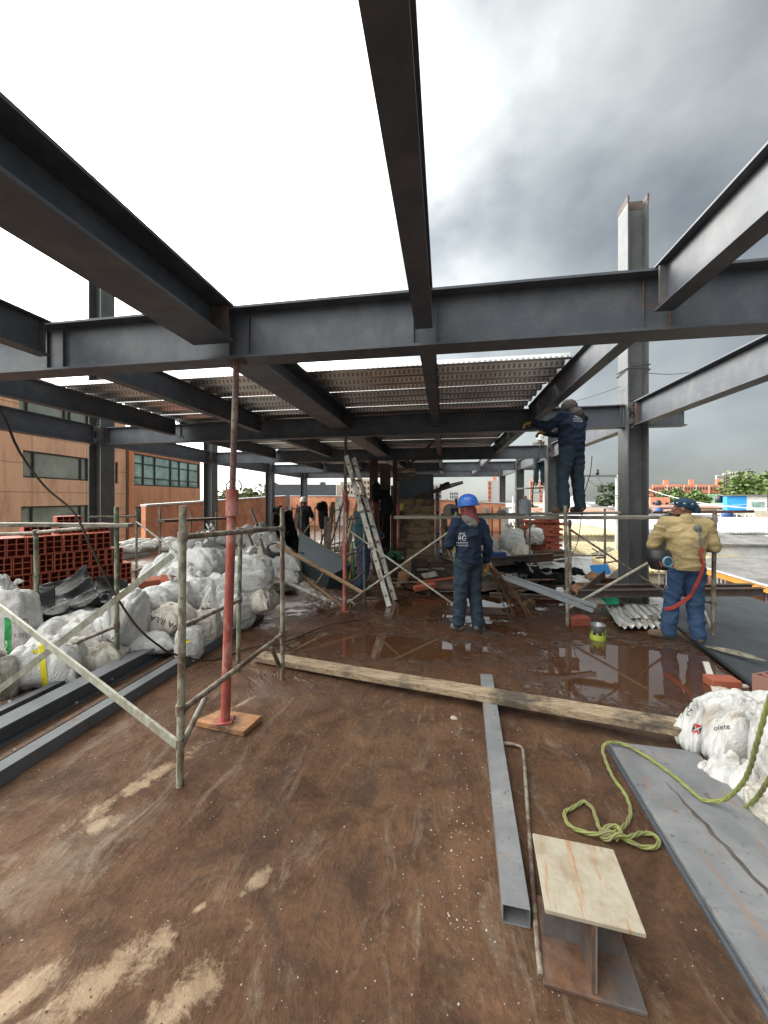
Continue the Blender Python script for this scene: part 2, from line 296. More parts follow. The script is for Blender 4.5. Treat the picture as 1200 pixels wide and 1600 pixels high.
s = N('glass_reflect'); v = s.coord('Object'); s.p.inputs['Specular IOR Level'].default_value = .8; s.out(s.ramp(s.noise(v, .7, 3), [(.35, (.20,.30,.27)), (.65, (.50,.66,.60))]), .08, .4)  # pale green reflection put into the pane colour as noise
s = N('glass_grey'); v = s.coord('Object'); s.p.inputs['Specular IOR Level'].default_value = .8; s.out(s.ramp(s.noise(v, .6, 3), [(.35, (.20,.23,.18)), (.65, (.34,.38,.31))]), .2, .1)
s = N('glass_dark'); s.p.inputs['Specular IOR Level'].default_value = .8; s.out((.035,.045,.05), .12, .3); flat('win_frame', (.03,.035,.035), .5)
# corrugated sheets and roofs seen from above
def corr(name, cols, axis, freq, rough=.6, metal=0):
    s = N(name); t = s.n('ShaderNodeTexCoord'); sp = s.n('ShaderNodeSeparateXYZ'); s.L(t.outputs['Object'], sp.inputs[0]); f = s.noise(s.coord('Object', (1, 1, 1), True), 1.1, 8, .72); g = s.noise(s.coord('Object', (1, 1, 1), True), 7, 5, .6)
    k = len(cols); c = s.ramp(f, [(.34+.32*i/(k-1), x) for i, x in enumerate(cols)]); c = s.mix(.5, c, s.ramp(g, [(.35, (.6,)*3), (.6, (1.15,)*3)]), 'MULTIPLY')
    return s.out(c, rough, metal, s.bump(s.math('SINE', s.math('MULTIPLY', sp.outputs[axis], freq)), .9, .03))
corr('roof_grey', [(.11,.11,.10), (.21,.20,.19), (.30,.29,.27)], 1, 35); corr('roof_zinc', [(.50,.50,.48), (.68,.69,.68), (.42,.40,.38)], 0, 30, .4, .2); corr('roof_white', [(.55,.55,.54), (.75,.75,.74)], 1, 30)
corr('roof_rust', [(.30,.12,.08), (.42,.20,.13), (.40,.30,.24)], 0, 30); corr('sheet_zinc', [(.48,.47,.42), (.62,.61,.57), (.35,.31,.26)], 0, 60, .4, .4); corr('roof_tan', [(.45,.35,.18), (.58,.48,.28)], 0, 30)
s = N('felt'); v = s.coord('Object', (1, 1, 1)); f = s.noise(v, 1.2, 8, .7); g = s.noise(s.coord('Object', (1, 5, 1)), 2.2, 7, .7, 1.5)
s.out(s.ramp(f, [(.35, (.028,.032,.037)), (.65, (.060,.066,.074))]), .5, 0, s.bump(g, .8, .05))
# dirt / ground sheets
simple('mud', [(.05,.030,.020), (.11,.075,.05), (.20,.15,.105)], .85, 0, 3, .6, 22, .012); simple('rubble', [(.16,.12,.09), (.40,.36,.31), (.52,.48,.42)], .9, 0, 8, .6)
simple('asphalt', [(.05,.05,.05), (.09,.09,.085)], .9, 0, .3, .3); simple('gravel', [(.09,.075,.055), (.26,.23,.17)], .95, 0, 14, .8)
# foliage
def leaf(name, a, b, c_):
    s = N(name); oi = s.n('ShaderNodeNewGeometry'); v = s.coord('Object'); f = s.noise(v, .9, 3, .6); h = s.noise(v, 9, 2, .6)
    c = s.mix(s.ramp(f, [(.35, 0), (.65, 1)]), a, b); c = s.mix(s.ramp(h, [(.5, 0), (.7, .7)]), c, c_)
    s.p.inputs['Transmission Weight'].default_value = 0; return s.out(c, .6)
leaf('leaf_green', (.065,.115,.025), (.12,.17,.045), (.19,.23,.07)); leaf('leaf_olive', (.11,.13,.05), (.19,.21,.09), (.27,.28,.14)); leaf('leaf_dark', (.04,.065,.03), (.065,.095,.04), (.10,.13,.06))
simple('bark', [(.05,.035,.025), (.12,.09,.065)], .9, 0, 8, .6)
# far facades (walls only; windows are modelled)
flat('apt_red', (.52,.20,.12), .8); flat('apt_pale', (.55,.42,.34), .8); flat('apt_grey', (.42,.41,.39), .8); flat('apt_beige', (.50,.43,.33), .8); flat('slate_wall', (.10,.11,.125), .7); flat('wall_white', (.62,.61,.58), .85); flat('wall_beige', (.50,.42,.30), .85); flat('wall_brown', (.24,.17,.12), .8)
# rope
s = N('rope'); v = s.coord('Object'); f = s.noise(v, 30, 5, .6); g = s.noise(v, 8, 4, .6); s.out(s.mix(s.ramp(g, [(.45, 0), (.6, .7)]), s.mix(f, (.13,.145,.035), (.30,.32,.10)), (.16,.14,.07)), .75, 0, s.bump(f, .6, .004))
# ------------------------------------------------------------------ site floor: muddy concrete slab with puddles
s = N('site_floor'); g_ = s.n('ShaderNodeNewGeometry'); P = g_.outputs['Position']
def vn(scale, det=7, ro=.65, di=0, st=(1, 1, 1)):
    m = s.n('ShaderNodeMapping'); m.inputs['Scale'].default_value = st; s.L(P, m.inputs['Vector']); return s.noise(m.outputs[0], scale, det, ro, di)
sp = s.n('ShaderNodeSeparateXYZ'); s.L(P, sp.inputs[0]); X, Y = sp.outputs[0], sp.outputs[1]
big = vn(.8, 6, .6, .5); med = vn(4.5, 9, .7, .6); fine = vn(38, 6, .7); streak = vn(2.6, 8, .75, 1.0, (2.6, .8, 1))
c = s.ramp(big, [(.3, (.070,.034,.018)), (.5, (.106,.056,.031)), (.72, (.150,.086,.050))])
c = s.mix(.75, c, s.ramp(med, [(.3, (.38,.35,.33)), (.48, (.90,.90,.90)), (.74, (1.65,1.6,1.5))]), 'MULTIPLY')
c = s.mix(s.ramp(streak, [(.54, 0), (.66, .55)]), c, (.21,.16,.12))
c = s.mix(.6, c, s.ramp(fine, [(.34, (.62,.60,.58)), (.62, (1.18,1.17,1.15))]), 'MULTIPLY')
def patch(px, py, rx, ry, ang, soft=.25, na=4.4):
    """dry sandy patch on the slab: mask from distance to its centre, edge broken by noise"""
    q = G(px, py); dx = s.math('SUBTRACT', X, q.x); dy = s.math('SUBTRACT', Y, q.y); ca, sa = math.cos(ang), math.sin(ang)
    u = s.math('DIVIDE', s.math('ADD', s.math('MULTIPLY', dx, ca), s.math('MULTIPLY', dy, sa)), rx); w = s.math('DIVIDE', s.math('SUBTRACT', s.math('MULTIPLY', dy, ca), s.math('MULTIPLY', dx, sa)), ry)
    d = s.math('SQRT', s.math('ADD', s.math('MULTIPLY', u, u), s.math('MULTIPLY', w, w)))
    d = s.math('ADD', d, s.math('MULTIPLY', s.math('SUBTRACT', vn(7.5, 9, .78, .3), .5), na))
    return s.ramp(d, [(max(0, 1-soft-.35), 1), (1.0, 0)])
sand = None
for a in [(20, 1560, .16, .07, 1.0), (150, 1540, .27, .08, .9), (290, 1560, .22, .07, 1.1), (235, 1215, .36, .06, 1.2), (402, 1375, .09, .035, 1.1), (150, 1290, .09, .05, .6), (310, 1420, .03, .02, .9), (385, 1095, .13, .03, 1.2)]:
    m_ = patch(*a); sand = m_ if sand is None else s.math('MAXIMUM', sand, m_)
c = s.mix(s.math('MULTIPLY', sand, .85), c, s.ramp(med, [(.35, (.27,.185,.115)), (.65, (.46,.34,.225))]))
foot = s.math('MULTIPLY', s.ramp(vn(1.9, 8, .74, .9), [(.50, 0), (.62, 1)]), .6); c = s.mix(foot, c, (.042,.026,.019))
bl = s.math('MULTIPLY', s.ramp(vn(2.9, 9, .78, .2), [(.58, 0), (.70, 1)]), .45); c = s.mix(bl, c, (.23,.17,.125))
chalk = patch(60, 1360, .55, .22, .9, .6); c = s.mix(s.math('MULTIPLY', s.math('MULTIPLY', chalk, streak), .65), c, (.30,.245,.19))
# wetness grows away from the camera, puddles where the slab dips
wetY = s.ramp(s.math('MULTIPLY', s.math('ADD', Y, s.math('MULTIPLY', s.math('SUBTRACT', big, .5), 3.0)), .1), [(.27, 0), (.42, 1)])
right = s.ramp(s.math('ADD', s.math('MULTIPLY', X, .1), .5), [(.15, 0), (.32, 1)])
pud = s.math('MULTIPLY', s.ramp(vn(1.15, 6, .6, .35), [(.50, 0), (.57, 1)]), s.math('MULTIPLY', wetY, right))
pool = patch(985, 1045, 1.2, .75, .45, -.2, 2.2); pool2 = patch(705, 948, 1.6, .85, .1, -.2, 1.8); pool3 = patch(600, 1010, 1.5, .40, .0, -.2, 2.4); pool4 = patch(830, 930, .9, .7, .1, -.2, 1.8); pool = s.math('MAXIMUM', pool, pool4)
pud = s.math('MAXIMUM', pud, s.math('MAXIMUM', pool, s.math('MAXIMUM', pool2, pool3)))
wet = s.math('MAXIMUM', s.math('MULTIPLY', wetY, .8), pud)
c = s.mix(s.math('MULTIPLY', wet, .8), c, s.mix(big, (.042,.016,.007), (.078,.032,.014)))
ro = s.math('SUBTRACT', s.math('ADD', .80, s.math('MULTIPLY', s.math('SUBTRACT', med, .5), -.5)), s.math('MULTIPLY', wetY, .50)); ro = s.math('MULTIPLY', ro, s.math('SUBTRACT', 1.0, s.math('MULTIPLY', pud, .93)), True)
dry = s.math('SUBTRACT', 1.0, pud)
hgt = s.math('MULTIPLY', s.math('ADD', s.math('MULTIPLY', med, 1.0), s.math('ADD', s.math('MULTIPLY', fine, .35), s.math('MULTIPLY', streak, .8))), dry)
s.put(s.math('ADD', .2, s.math('MULTIPLY', pud, 1.0)), s.p.inputs['Specular IOR Level'])
s.out(c, ro, 0, s.bump(hgt, .75, .03))
# ================================================================== SETTING
def struct(name, mb, mat): 
    o = mb.build(name, MAT[mat]); return tag(o, kind='structure')
fl = MB(); fl.poly([(-8.7, -3, 0), (2.25, -3, 0), (2.62, 3.5, 0), (2.9, 5.6, 0), (3.35, 6.2, 0), (3.35, 22.0, 0), (-8.7, 22.0, 0)], .35); struct('floor', fl, 'site_floor')
gr = MB(); gr.box((0, 0, -7.5), (3000, 3000, .4)); struct('ground', gr, 'asphalt')
# building below the slab
b = MB(); b.box((-2.9, 9.5, -3.9), (11.2, 24.6, 7.1)); o = b.build('lower_storeys', MAT['wall_brown']); tag(o, 'brown lower storeys of the building under the muddy work floor', 'building')
# mud strip beside the sacks (loose dirt)
def heap(name, pts_fn, x0, x1, y0, y1, nx, ny, mat, label, cat, kind='stuff', solid=.02):
    vs = []; fs = []
    for j in range(ny+1):
        for i in range(nx+1):
            x = x0+(x1-x0)*i/nx; y = y0+(y1-y0)*j/ny; vs.append((x, y, pts_fn(x, y)))
    for j in range(ny):
        for i in range(nx): a = j*(nx+1)+i; fs.append((a, a+1, a+nx+2, a+nx+1))
    mb = MB(); mb.add(vs, fs, True); o = mb.build(name, MAT[mat]); tag(o, label, cat, kind=kind); return o
def fbm(x, y, s, o=4): return noise.fractal(Vector((x*s, y*s, 3.1)), .6, 2.1, o)
heap('dirt', lambda x, y: max(-.03, .05*min(1, (-3.3-x)*2)+.05*fbm(x, y, 2.5)-.01), -7.5, -3.15, 1.2, 8.0, 90, 130, 'mud', 'loose brown dirt and rubble lying between the sacks and the steel tubes', 'dirt')
# ================================================================== STEEL FRAME
def column(x, y, ztop, label, zb=0.0, rot=0, group='steel columns of the frame'):
    t = thing('steel_column', label, 'column', (x, y, 0), rot, group)
    m = MB(); h = .165; f = .15; tf = .02       # flanges face +-x, web runs across the view
    z1 = ztop
    for sx in (-1, 1): m.box((sx*(f-tf/2), 0, (zb+z1)/2), (tf, 2*h, z1-zb))
    m.box((0, 0, (zb+z1)/2), (2*f-2*tf-.002, .016, z1-zb-.004)); m.build('shaft', MAT['steel_col'], t)
    if ztop > 4: 
        m = MB()
        for sx in (-1, 1): m.box((sx*(f-tf/2), 0, z1+.001), (tf+.006, 2*h+.006, .10), None)
        m.box((0, 0, z1-.005), (2*f-2*tf-.004, .024, .13)); m.build('torch_cut_edge', MAT['steel_rusty'], t)
    for z in (2.88, 3.12):
        pl = MB()
        for sy in (-1, 1):
            pl.box((.06*sy*0, sy*(h+.008), z), (.30, .012, .10))
        pl.build('connection_plate', MAT['steel_joint'], t)
    bo = MB()
    for z in (2.78, 2.86, 2.95, 3.04, 3.13, 3.22):
        for sx in (-1, 1): bo.lathe((sx*.09, -h-.016, z), [(.0, -.012), (.016, -.012), (.016, .004), (0, .004)], 6, Matrix.Rotation(R(90), 3, 'X'))
    bo.build('bolts', MAT['steel_rusty'], t)
    bp = MB(); bp.box((0, 0, .012), (.42, .46, .024)); bp.build('base_plate', MAT['steel_rusty'], t); return t
ROWS = [6.49, 11.1, 15.7, 20.3]; CX = 2.97
column(CX, 6.52, 6.35, 'tall grey H column on the right beside the worker in the yellow jacket, topped with a rusty torch cut')
column(CX, 11.1, 5.2, 'grey H column directly behind the legs of the worker standing on the scaffold')
column(CX, 15.7, 3.6, 'dark grey H column behind the plastic water jug')
column(CX, 20.3, 3.3, 'farthest dark H column at right, between the jug and the blue hard hat')
LC = [(-7.2, 6.85), (-7.55, 11.1), (-7.75, 15.7), (-7.95, 20.3)]
for (x, y), l, zt in zip(LC, ['dark H column at left in front of the orange building, rising above the beams', 'dark H column just right of the glazed end of the orange building', 'grey H column in front of the leafy tree at left', 'slim grey H column in front of the dark slate building'], (6.6, 4.9, 3.5, 3.2)): column(x, y, zt, l)
Z0, Z1 = 2.80, 3.215
def beam(p0, p1, h, bf, label, ends=True, group='steel beams of the roof frame', stiff=(), tw=.012, tf=.018):
    c = (Vector(p0)+Vector(p1))/2
    t = thing('steel_beam', label, 'beam', tuple(p0), 0, group); q = Vector(p0)
    m = MB(); m.ib((0, 0, 0), Vector(p1)-q, h, bf, tw, tf); m.build('beam_section', MAT['steel_dark'], t)
    d = (Vector(p1)-q).normalized(); L_ = (Vector(p1)-q).length
    if ends:
        a, _, u = frame(d); m = MB()
        for e in (.05, L_-.05):
            for sx in (-1, 1): m.bar(d*(e-.006)+a*sx*(bf*.25)+Vector((0, 0, h/2)), d*(e+.006)+a*sx*(bf*.25)+Vector((0, 0, h/2)), bf*.40, h-.05)
        m.build('end_plates', MAT['steel_joint'], t)
    return t
# cross beams (run left-right)
g1 = 'cross beams running left to right'
beam((-7.3, 2.84, Z0), (4.2, 2.84, Z0), Z1-Z0, .20, 'nearest dark cross beam spanning the whole picture over the red prop', False, g1)
rows = [((-7.05, 6.84), (CX-.16, 6.5)), ((-7.4, 11.1), (CX-.16, 11.1)), ((-7.6, 15.7), (CX-.16, 15.7)), ((-7.8, 20.3), (CX-.16, 20.3))]
for (a, c_), l in zip(rows, ['cross beam in line with the tall right column, where the scaffold worker has his gloved hands', 'second cross beam beyond the worker on the scaffold', 'third cross beam beyond the worker on the scaffold, with sky showing above it', 'farthest cross beam, closing the back of the steel frame']):
    beam((a[0], a[1], Z0), (c_[0], c_[1], Z0), .36, .16, l, True, g1)
for y, l in ((6.5, 'short beam stub jutting out to the right of the tall column'), (11.1, 'short beam stub jutting out beside the hip of the scaffold worker'), (15.7, 'short beam stub jutting out right of the column behind the jug')):
    beam((CX+.16, y, Z0), (CX+.72, y, Z0), .30, .16, l, False, 'beam stubs right of the columns')
for x in (-5.9, -3.44, -1.66, -.15, 1.43, 2.97):
    for sx in (-1, 1):
        m = MB(); m.bar((x+sx*.085, 2.845, Z0+.035), (x+sx*.085, 2.845, Z1-.035), .006, .07, Vector((0, 1, 0))); o = m.build('stiffener_plate', MAT['steel_joint']); 
        o.parent = [q for q in col.objects if q.name == 'steel_beam'][0]; o.matrix_parent_inverse = Matrix.Translation((7.3, -2.84, -Z0))
# joists (run away from the camera)
def joist(x, segs, bf, h, labels, z=2.915):
    for (y0, y1), l in zip(segs, labels): beam((x, y0, z), (x, y1, z), h, bf, l, True, 'joists running away from the camera', tf=.02 if bf > .3 else .012)
SEG = [(-2.6, 2.73), (2.95, 6.55), (6.75, 11.0), (11.2, 15.6), (15.8, 20.2)]
joist(-1.83, SEG, .35, .30, ['wide flanged beam running overhead from the left edge to the top of the red prop', 'wide flanged beam going on behind the red prop under the decking', 'wide flanged beam in the second decked bay above the ladder', 'wide flanged beam in the third bay above the plank shed', 'wide flanged beam in the last bay at the back'])
joist(-.15, SEG, .125, .30, ['narrow beam passing straight overhead from the top of the picture', 'narrow joist dividing the decking in the first bay, in line with the overhead beam', 'narrow joist in the middle of the second bay', 'narrow joist in the middle of the third bay', 'narrow joist in the middle of the last bay'])
joist(1.43, SEG, .12, .30, ['narrow beam slanting in from the right edge above the cross beam', 'joist at the right end of the decking, beside the scaffold worker', 'joist behind the scaffold worker in the second bay', 'joist right of the middle in the third bay, lit by the gap in the decking', 'joist right of the middle in the last bay'])
joist(-3.44, SEG, .13, .30, ['joist end reaching in from the left edge left of the wide beam', 'joist left of the wide beam under the first decking', 'joist left of the wide beam in the second bay', 'joist left of the wide beam in the third bay', 'joist left of the wide beam in the last bay'])
joist(-5.27, [(2.95, 6.6)]+SEG[2:], .13, .30, ['joist at the left end of the decking, crossing in front of the orange building', 'left end joist in the second bay', 'left end joist in the third bay', 'left end joist in the last bay'])
ge = 'edge beams between the columns'
def ebeam(a, c_, l): beam((a[0], a[1], Z0), (c_[0], c_[1], Z0), .38, .17, l, True, ge)
ebeam((-7.0, -2.5), (-7.2, 6.65), 'left edge beam running toward the camera from the left column')
for i, l in enumerate(['left edge beam between the first two left columns, above the glazed windows', 'left edge beam between the second and third left columns', 'left edge beam between the last two left columns']): ebeam((LC[i][0], LC[i][1]+.18), (LC[i+1][0], LC[i+1][1]-.18), l)
ebeam((CX+.02, -2.5), (CX, 6.33), 'right edge beam rising to the right edge of the picture from the tall column')
for i, l in enumerate(['right edge beam behind the waist of the scaffold worker', 'right edge beam behind the jug column', 'right edge beam at the far end']): ebeam((CX, ROWS[i]+.2), (CX, ROWS[i+1]-.18), l)
# ------------------------------------------------------------------ steel deck
def deck(x0, x1, y0, nr, label, seed, dz=0):
    pit = .305; z = 3.222+dz; pr = []
    for k in range(nr):
        y = k*pit; pr += [(y, 0), (y+.075, 0), (y+.098, .082), (y+.245, .082), (y+pit, 0)] if k == nr-1 else [(y, 0), (y+.075, 0), (y+.098, .082), (y+.245, .082)]
    pr[-1] = (pr[-1][0]-.02, pr[-1][1])
    n = len(pr); t = .0012; vs = []
    for x in (x0, x1):
        vs += [(x-x0, p, q) for p, q in pr]+[(x-x0, p, q+t) for p, q in pr]
    fs = []
    for i in range(n-1):
        fs += [(i, i+1, 2*n+i+1, 2*n+i), (n+i, 3*n+i, 3*n+i+1, n+i+1)]
    fs += [(0, n, 3*n, 2*n), (n-1, 3*n-1, 4*n-1, 2*n-1)]+[(i, i+1, n+i+1, n+i) for i in range(n-1)]+[(2*n+i, 3*n+i, 3*n+i+1, 2*n+i+1) for i in range(n-1)]
    m = MB(); m.add(vs, fs); o = m.build('deck_sheet', MAT['galv']); o.location = (x0, y0, z); o.rotation_euler.z = R(random.uniform(-.15, .15))
    return tag(o, label, 'deck sheet', 'galvanised deck sheets')
y = 4.34; k = 0
ordn = ['nearest', 'second', 'third', 'fourth', 'fifth', 'sixth', 'seventh', 'eighth', 'ninth', 'tenth', 'eleventh', 'twelfth', 'thirteenth', 'fourteenth', 'fifteenth', 'sixteenth', 'seventeenth']
while y < 19.6:
    x1 = 1.40+random.uniform(-.05, .05) if y < 11 else -.2
    deck(-5.38+random.uniform(-.06, .06), x1, y, 3, f'{"long" if y < 11 else "shorter"} galvanised ribbed deck sheet on the joists, {ordn[k]} from the camera', k, (k % 2)*.003)
    y += .902+.03*((k % 3) == 0)+.014*(k % 2); k += 1
# ================================================================== PROPS
def prop(p0, p1, zmid, label, board=None, rin=.026, rout=.031):
    p0, p1 = Vector(p0), Vector(p1); t = thing('steel_prop', label, 'prop', tuple(p0)); d = (p1-p0); Lp = d.length; d = d/Lp
    f = (zmid-p0.z)/(p1.z-p0.z); mid = d*Lp*f
    m = MB(); m.tube([d*.006, mid*.35, mid*.7, mid], rout, 14); m.build('outer_tube', MAT['pipe_red'], t)
    m = MB(); m.tube([mid*1.001, mid+(d*Lp-mid)*.5, d*(Lp-.008)], rin, 12)
    m.build('inner_tube', MAT['pipe_rust'], t)
    m = MB(); m.tube([mid-d*.16, mid+d*.05], rout+.014, 14); m.build('collar', MAT['pipe_red'], t)
    m = MB(); a = CR; h = mid+d*.04
    m.tube([h+a*-.045, h+a*-.05+Vector((0, 0, .05)), h+a*-.01+Vector((0, 0, .09)), h+a*.05+Vector((0, 0, .085)), h+a*.075+Vector((0, 0, .04)), h+a*.06], .006, 6); m.build('pin_handle', MAT['steel_rusty'], t)
    if board:
        for i in range(12):
            q = mid+(d*Lp-mid)*(i+.5)/12; m = MB(); m.tube([q-CF*(rin+.002), q-CF*(rin-.004)], .0065, 8); m.build('pin_hole', MAT['black_plastic'], t)
    m = MB(); m.box((0, 0, .004), (.11, .11, .008), R(20)); m.build('foot_plate', MAT['pipe_red'], t)
    m = MB(); m.box(d*Lp-Vector((0, 0, .005)), (.13, .13, .008), R(10)); m.build('head_plate', MAT['steel_rusty'], t)
    return t
bq = G(352, 1126, .045)
pb = MB(); pb.poly([G(303, 1126, .042), G(345, 1108, .042), G(409, 1118, .042), G(381, 1143, .042)], .038); o = pb.build('prop_board', MAT['wood_warm']); tag(bevel(o, .003), 'square orange wooden board under the foot of the red prop', 'board')
prop(bq, (W(358, 560, 2.93).x, 2.80, 2.798), W(358, 775, 2.8).z, 'tall red telescopic steel prop standing on a wooden board, holding the nearest cross beam', board=True, rin=.025, rout=.034)
b2 = G(538, 955); prop(b2, (W(538, 700, 6.55).x, 6.45, 2.798), 1.75, 'dull red prop with white base standing left of the ladder')
prop(G(585, 890), W(583, 752, 8.9), 1.55, 'red prop left of the dark doorway of the plank shed'); prop(G(622, 893), W(622, 752, 8.9), 1.5, 'red prop right of the dark doorway of the plank shed')
# ================================================================== LADDER
def ladder():
    p0, p1 = W(608, 946, 5.75), W(541, 712, 6.25); p0.z = .01
    t = thing('ladder', 'worn whitish ladder with round holes leaning on the cross beam, seen almost from its side', 'ladder', tuple(p0)); d = (p1-p0)
    side = (CF*1.0+CR*.28).normalized()
    n = side.cross(d.normalized()).normalized()
    for k in (0, 1):
        m = MB(); o_ = side*(.36*k)
        m.bar(o_, o_+d, .075, .028, side) ; m.build('side_rail', MAT['ladder'], t)
    for i in range(9):
        q = d*((i+.6)/9.2); m = MB(); m.tube([q-side*.02, q+side*.38], .017, 8); r_ = m.build('rung', MAT['pipe_brown'], t)
        m = MB(); m.tube([q-side*.022, q-side*.016], .015, 10); m.build('hole', MAT['black_plastic'], r_)
    for f in (.38, .62): 
        q = d*f; m = MB(); m.tube([q-side*.03+n*.05, q-side*.03-n*.05], .035, 8); m.build('clamp', MAT['ladder'], t)
    return t
ladder()
# ================================================================== SCAFFOLDING
def post(m, a, b, r=.021): m.tube([a, (Vector(a)+Vector(b))/2, b], r, 8, wob=.004)
def scaf(label, mat, posts, rails, group='scaffolding frames', r=.021):
    base = Vector(posts[0][0]); t = thing('scaffolding', label, 'scaffold', tuple(base), 0, group)
    for a, b_ in posts:
        m = MB(); m.tube([Vector(a)-base, (Vector(a)+Vector(b_))/2-base+Vector((random.uniform(-.006, .006), 0, 0)), Vector(b_)-base], r, 9); m.build('post', MAT[mat[0]], t)
    for a, b_ in rails:
        m = MB(); m.tube([Vector(a)-base, (Vector(a)+Vector(b_))/2-base, Vector(b_)-base], r*.88, 8); m.build('rail', MAT[mat[1]], t)
        for e, f in ((a, b_), (b_, a)):
            e = Vector(e); dv = (Vector(f)-e).normalized(); k_ = min(posts, key=lambda pq: (Vector(pq[0])-e).xy.length); k0, k1 = Vector(k_[0]), Vector(k_[1]); pd = (k1-k0).normalized(); c0 = k0+pd*((e-k0).dot(pd))
            if (c0-e).length < .12: m = MB(); m.tube([c0-pd*.028-base, c0+pd*.028-base], r*1.3, 9); m.build('coupler', MAT[mat[1]], t)
    return t
def brace(p0, p1, label, r=.015, mat='brace', flatb=False, group='scaffold cross braces'):
    m = MB(); q = Vector(p0); d = Vector(p1)-q
    if flatb: m.bar((0, 0, 0), d, .016, .05)
    else: m.tube([(0, 0, 0), d*.5, d], r, 8)
    o = m.build('cross_brace', MAT[mat]); o.location = q; return tag(o, label, 'brace', group)
def plank(p0, p1, w, th, label, mat='wood_grey', cat='plank', name='plank', up=Vector((0, 0, 1)), group=None):
    m = MB(); q = Vector(p0); d = Vector(p1)-q; n = 10
    a, dd_, u = frame(d, up); vs = []
    for i in range(n+1):
        p = d*i/n; jx = [random.uniform(-.003, .003) for _ in range(4)]
        vs += [p-a*(w/2+jx[0]), p+a*(w/2+jx[1]), p+a*(w/2+jx[2])-u*th, p-a*(w/2+jx[3])-u*th]
    fs = [(4*i+k, 4*i+(k+1) % 4, 4*i+4+(k+1) % 4, 4*i+4+k) for i in range(n) for k in range(4)]+[(3, 2, 1, 0), (4*n, 4*n+1, 4*n+2, 4*n+3)]
    m.add(vs, fs); o = m.build(name, MAT[mat]); o.location = q; bevel(o, .004); return tag(o, label, cat, group)
P1a, P1b = G(281, 1228), W(286, 790, 2.16); P2a, P2b = G(441, 1061), W(441, 793, 3.43)
P3a, P3b = G(372, 1048), W(376, 825, 3.6); P4a, P4b = W(183, 1048, 3.62), W(182, 792, 3.62); P4a.z = .06; P5a, P5b = W(58, 1030, 3.9), W(56, 830, 3.9); P5a.z = .05
scaf('pale paint worn pipe frame standing nearest the camera left of the red prop', ('pipe_pale', 'pipe_brown'), [(P1a, P1b), (P2a, P2b)],
     [(W(286, 839, 2.16), W(441, 825, 3.43)), (W(284, 1110, 2.16), W(441, 991, 3.43)), (W(321, 1090, 2.4), W(286, 1160, 2.17)), (W(424, 1011, 3.2), W(437, 1042, 3.42))])
scaf('green scaffold frame just behind the red prop, its lower rail sloping down to the left', ('pipe_green', 'pipe_brown'), [(P3a, P3b)], [(W(376, 937, 3.6), W(288, 978, 2.75))])
scaf('green and rust scaffold frame standing among the white sacks at the left edge', ('pipe_green', 'pipe_brown'), [(P4a, P4b), (P5a, P5b)], [(W(182, 978, 3.62), W(-60, 1078, 3.0)), (W(57, 928, 3.9), W(-60, 950, 3.6)), (W(57, 832, 3.9), W(182, 821, 3.62)), (W(57, 833, 3.9), W(-80, 838, 3.9))])
brace(W(277, 1163, 2.15), W(-40, 918, 3.3), 'pale flat brace slanting down to the right to the foot of the nearest post', flatb=True)
brace(W(-30, 1100, 3.0), W(270, 868, 3.2), 'pale flat brace slanting up to the right across the sacks', flatb=True)
plank(W(-90, 816, 3.3), W(205, 818, 3.6), .12, .035, 'long weathered plank lying across the scaffold in front of the clay blocks', up=Vector((0, 0, 1)))
plank(W(250, 812, 5.6), W(350, 808, 6.6), .22, .04, 'short dark plank on the scaffold left of the red prop', 'wood_dark')
# second row of poles among the sacks
scaf('thin rusty scaffold frame standing behind the clay blocks', ('pipe_brown', 'pipe_brown'), [(WD(213, 6.2, .1), W(213, 795, 6.2)), (WD(250, 5.9, .1), W(250, 792, 5.9))], [(W(140, 808, 5.6), W(213, 807, 6.2)), (W(205, 893, 6.2), W(250, 880, 5.9))], r=.018)
brace(W(213, 815, 6.15), W(275, 862, 5.7), 'thin pale brace behind the clay blocks', .013)
scaf('rusty scaffold frame behind the sacks left of the leafy tree', ('pipe_brown', 'pipe_brown'), [(WD(299, 7.4, .1), W(299, 800, 7.4)), (WD(338, 6.6, .1), W(338, 800, 6.6))], [(W(299, 812, 7.4), W(338, 812, 6.6)), (W(299, 848, 7.4), W(338, 820, 6.6)), (W(299, 900, 7.4), W(338, 893, 6.6))], r=.017)
# centre-left scaffold (behind wheelbarrow)
def bay(px0, px1, D0, D1, ytop, ybot, labels, mat='pipe_brown', r=.016, rails=(.05, .5), z0=0.02, xb=True):
    a0, a1 = W(px0, ytop, D0), W(px1, ytop, D1)
    for (a, pxx, D), l in zip(((a0, px0, D0), (a1, px1, D1)), labels[:2]):
        off = CF*1.1; b_ = a.copy(); b_.z = z0; a2 = a+off; b2 = b_+off
        scaf(l, (mat, mat), [(b_, a), (b2, a2)], [(a.lerp(b_, f), a2.lerp(b2, f)) for f in rails], r=r)
    if xb:
        c0 = a0.lerp(Vector((a0.x, a0.y, z0)), .2); c1 = a1.lerp(Vector((a1.x, a1.y, z0)), .85); d0 = a0.lerp(Vector((a0.x, a0.y, z0)), .85); d1 = a1.lerp(Vector((a1.x, a1.y, z0)), .2)
        brace(c0, c1, labels[2], r*.7, mat); brace(d0, d1, labels[3], r*.7, mat)
bay(456, 492, 9.8, 10.6, 791, 0, ['rusty scaffold frame left of the dark clad worker with the white cap', 'rusty scaffold frame right of the dark clad worker with the white cap', 'thin brace falling to the right in front of the dark clad worker', 'thin brace rising to the right in front of the dark clad worker'])
bay(507, 523, 11.5, 9.5, 791, 0, ['rusty scaffold frame under the hanging dark jacket', 'rusty scaffold frame left of the dull red prop', 'brace falling to the right under the hanging dark jacket', 'brace rising to the right under the hanging dark jacket'], rails=(.08, .3, .75))
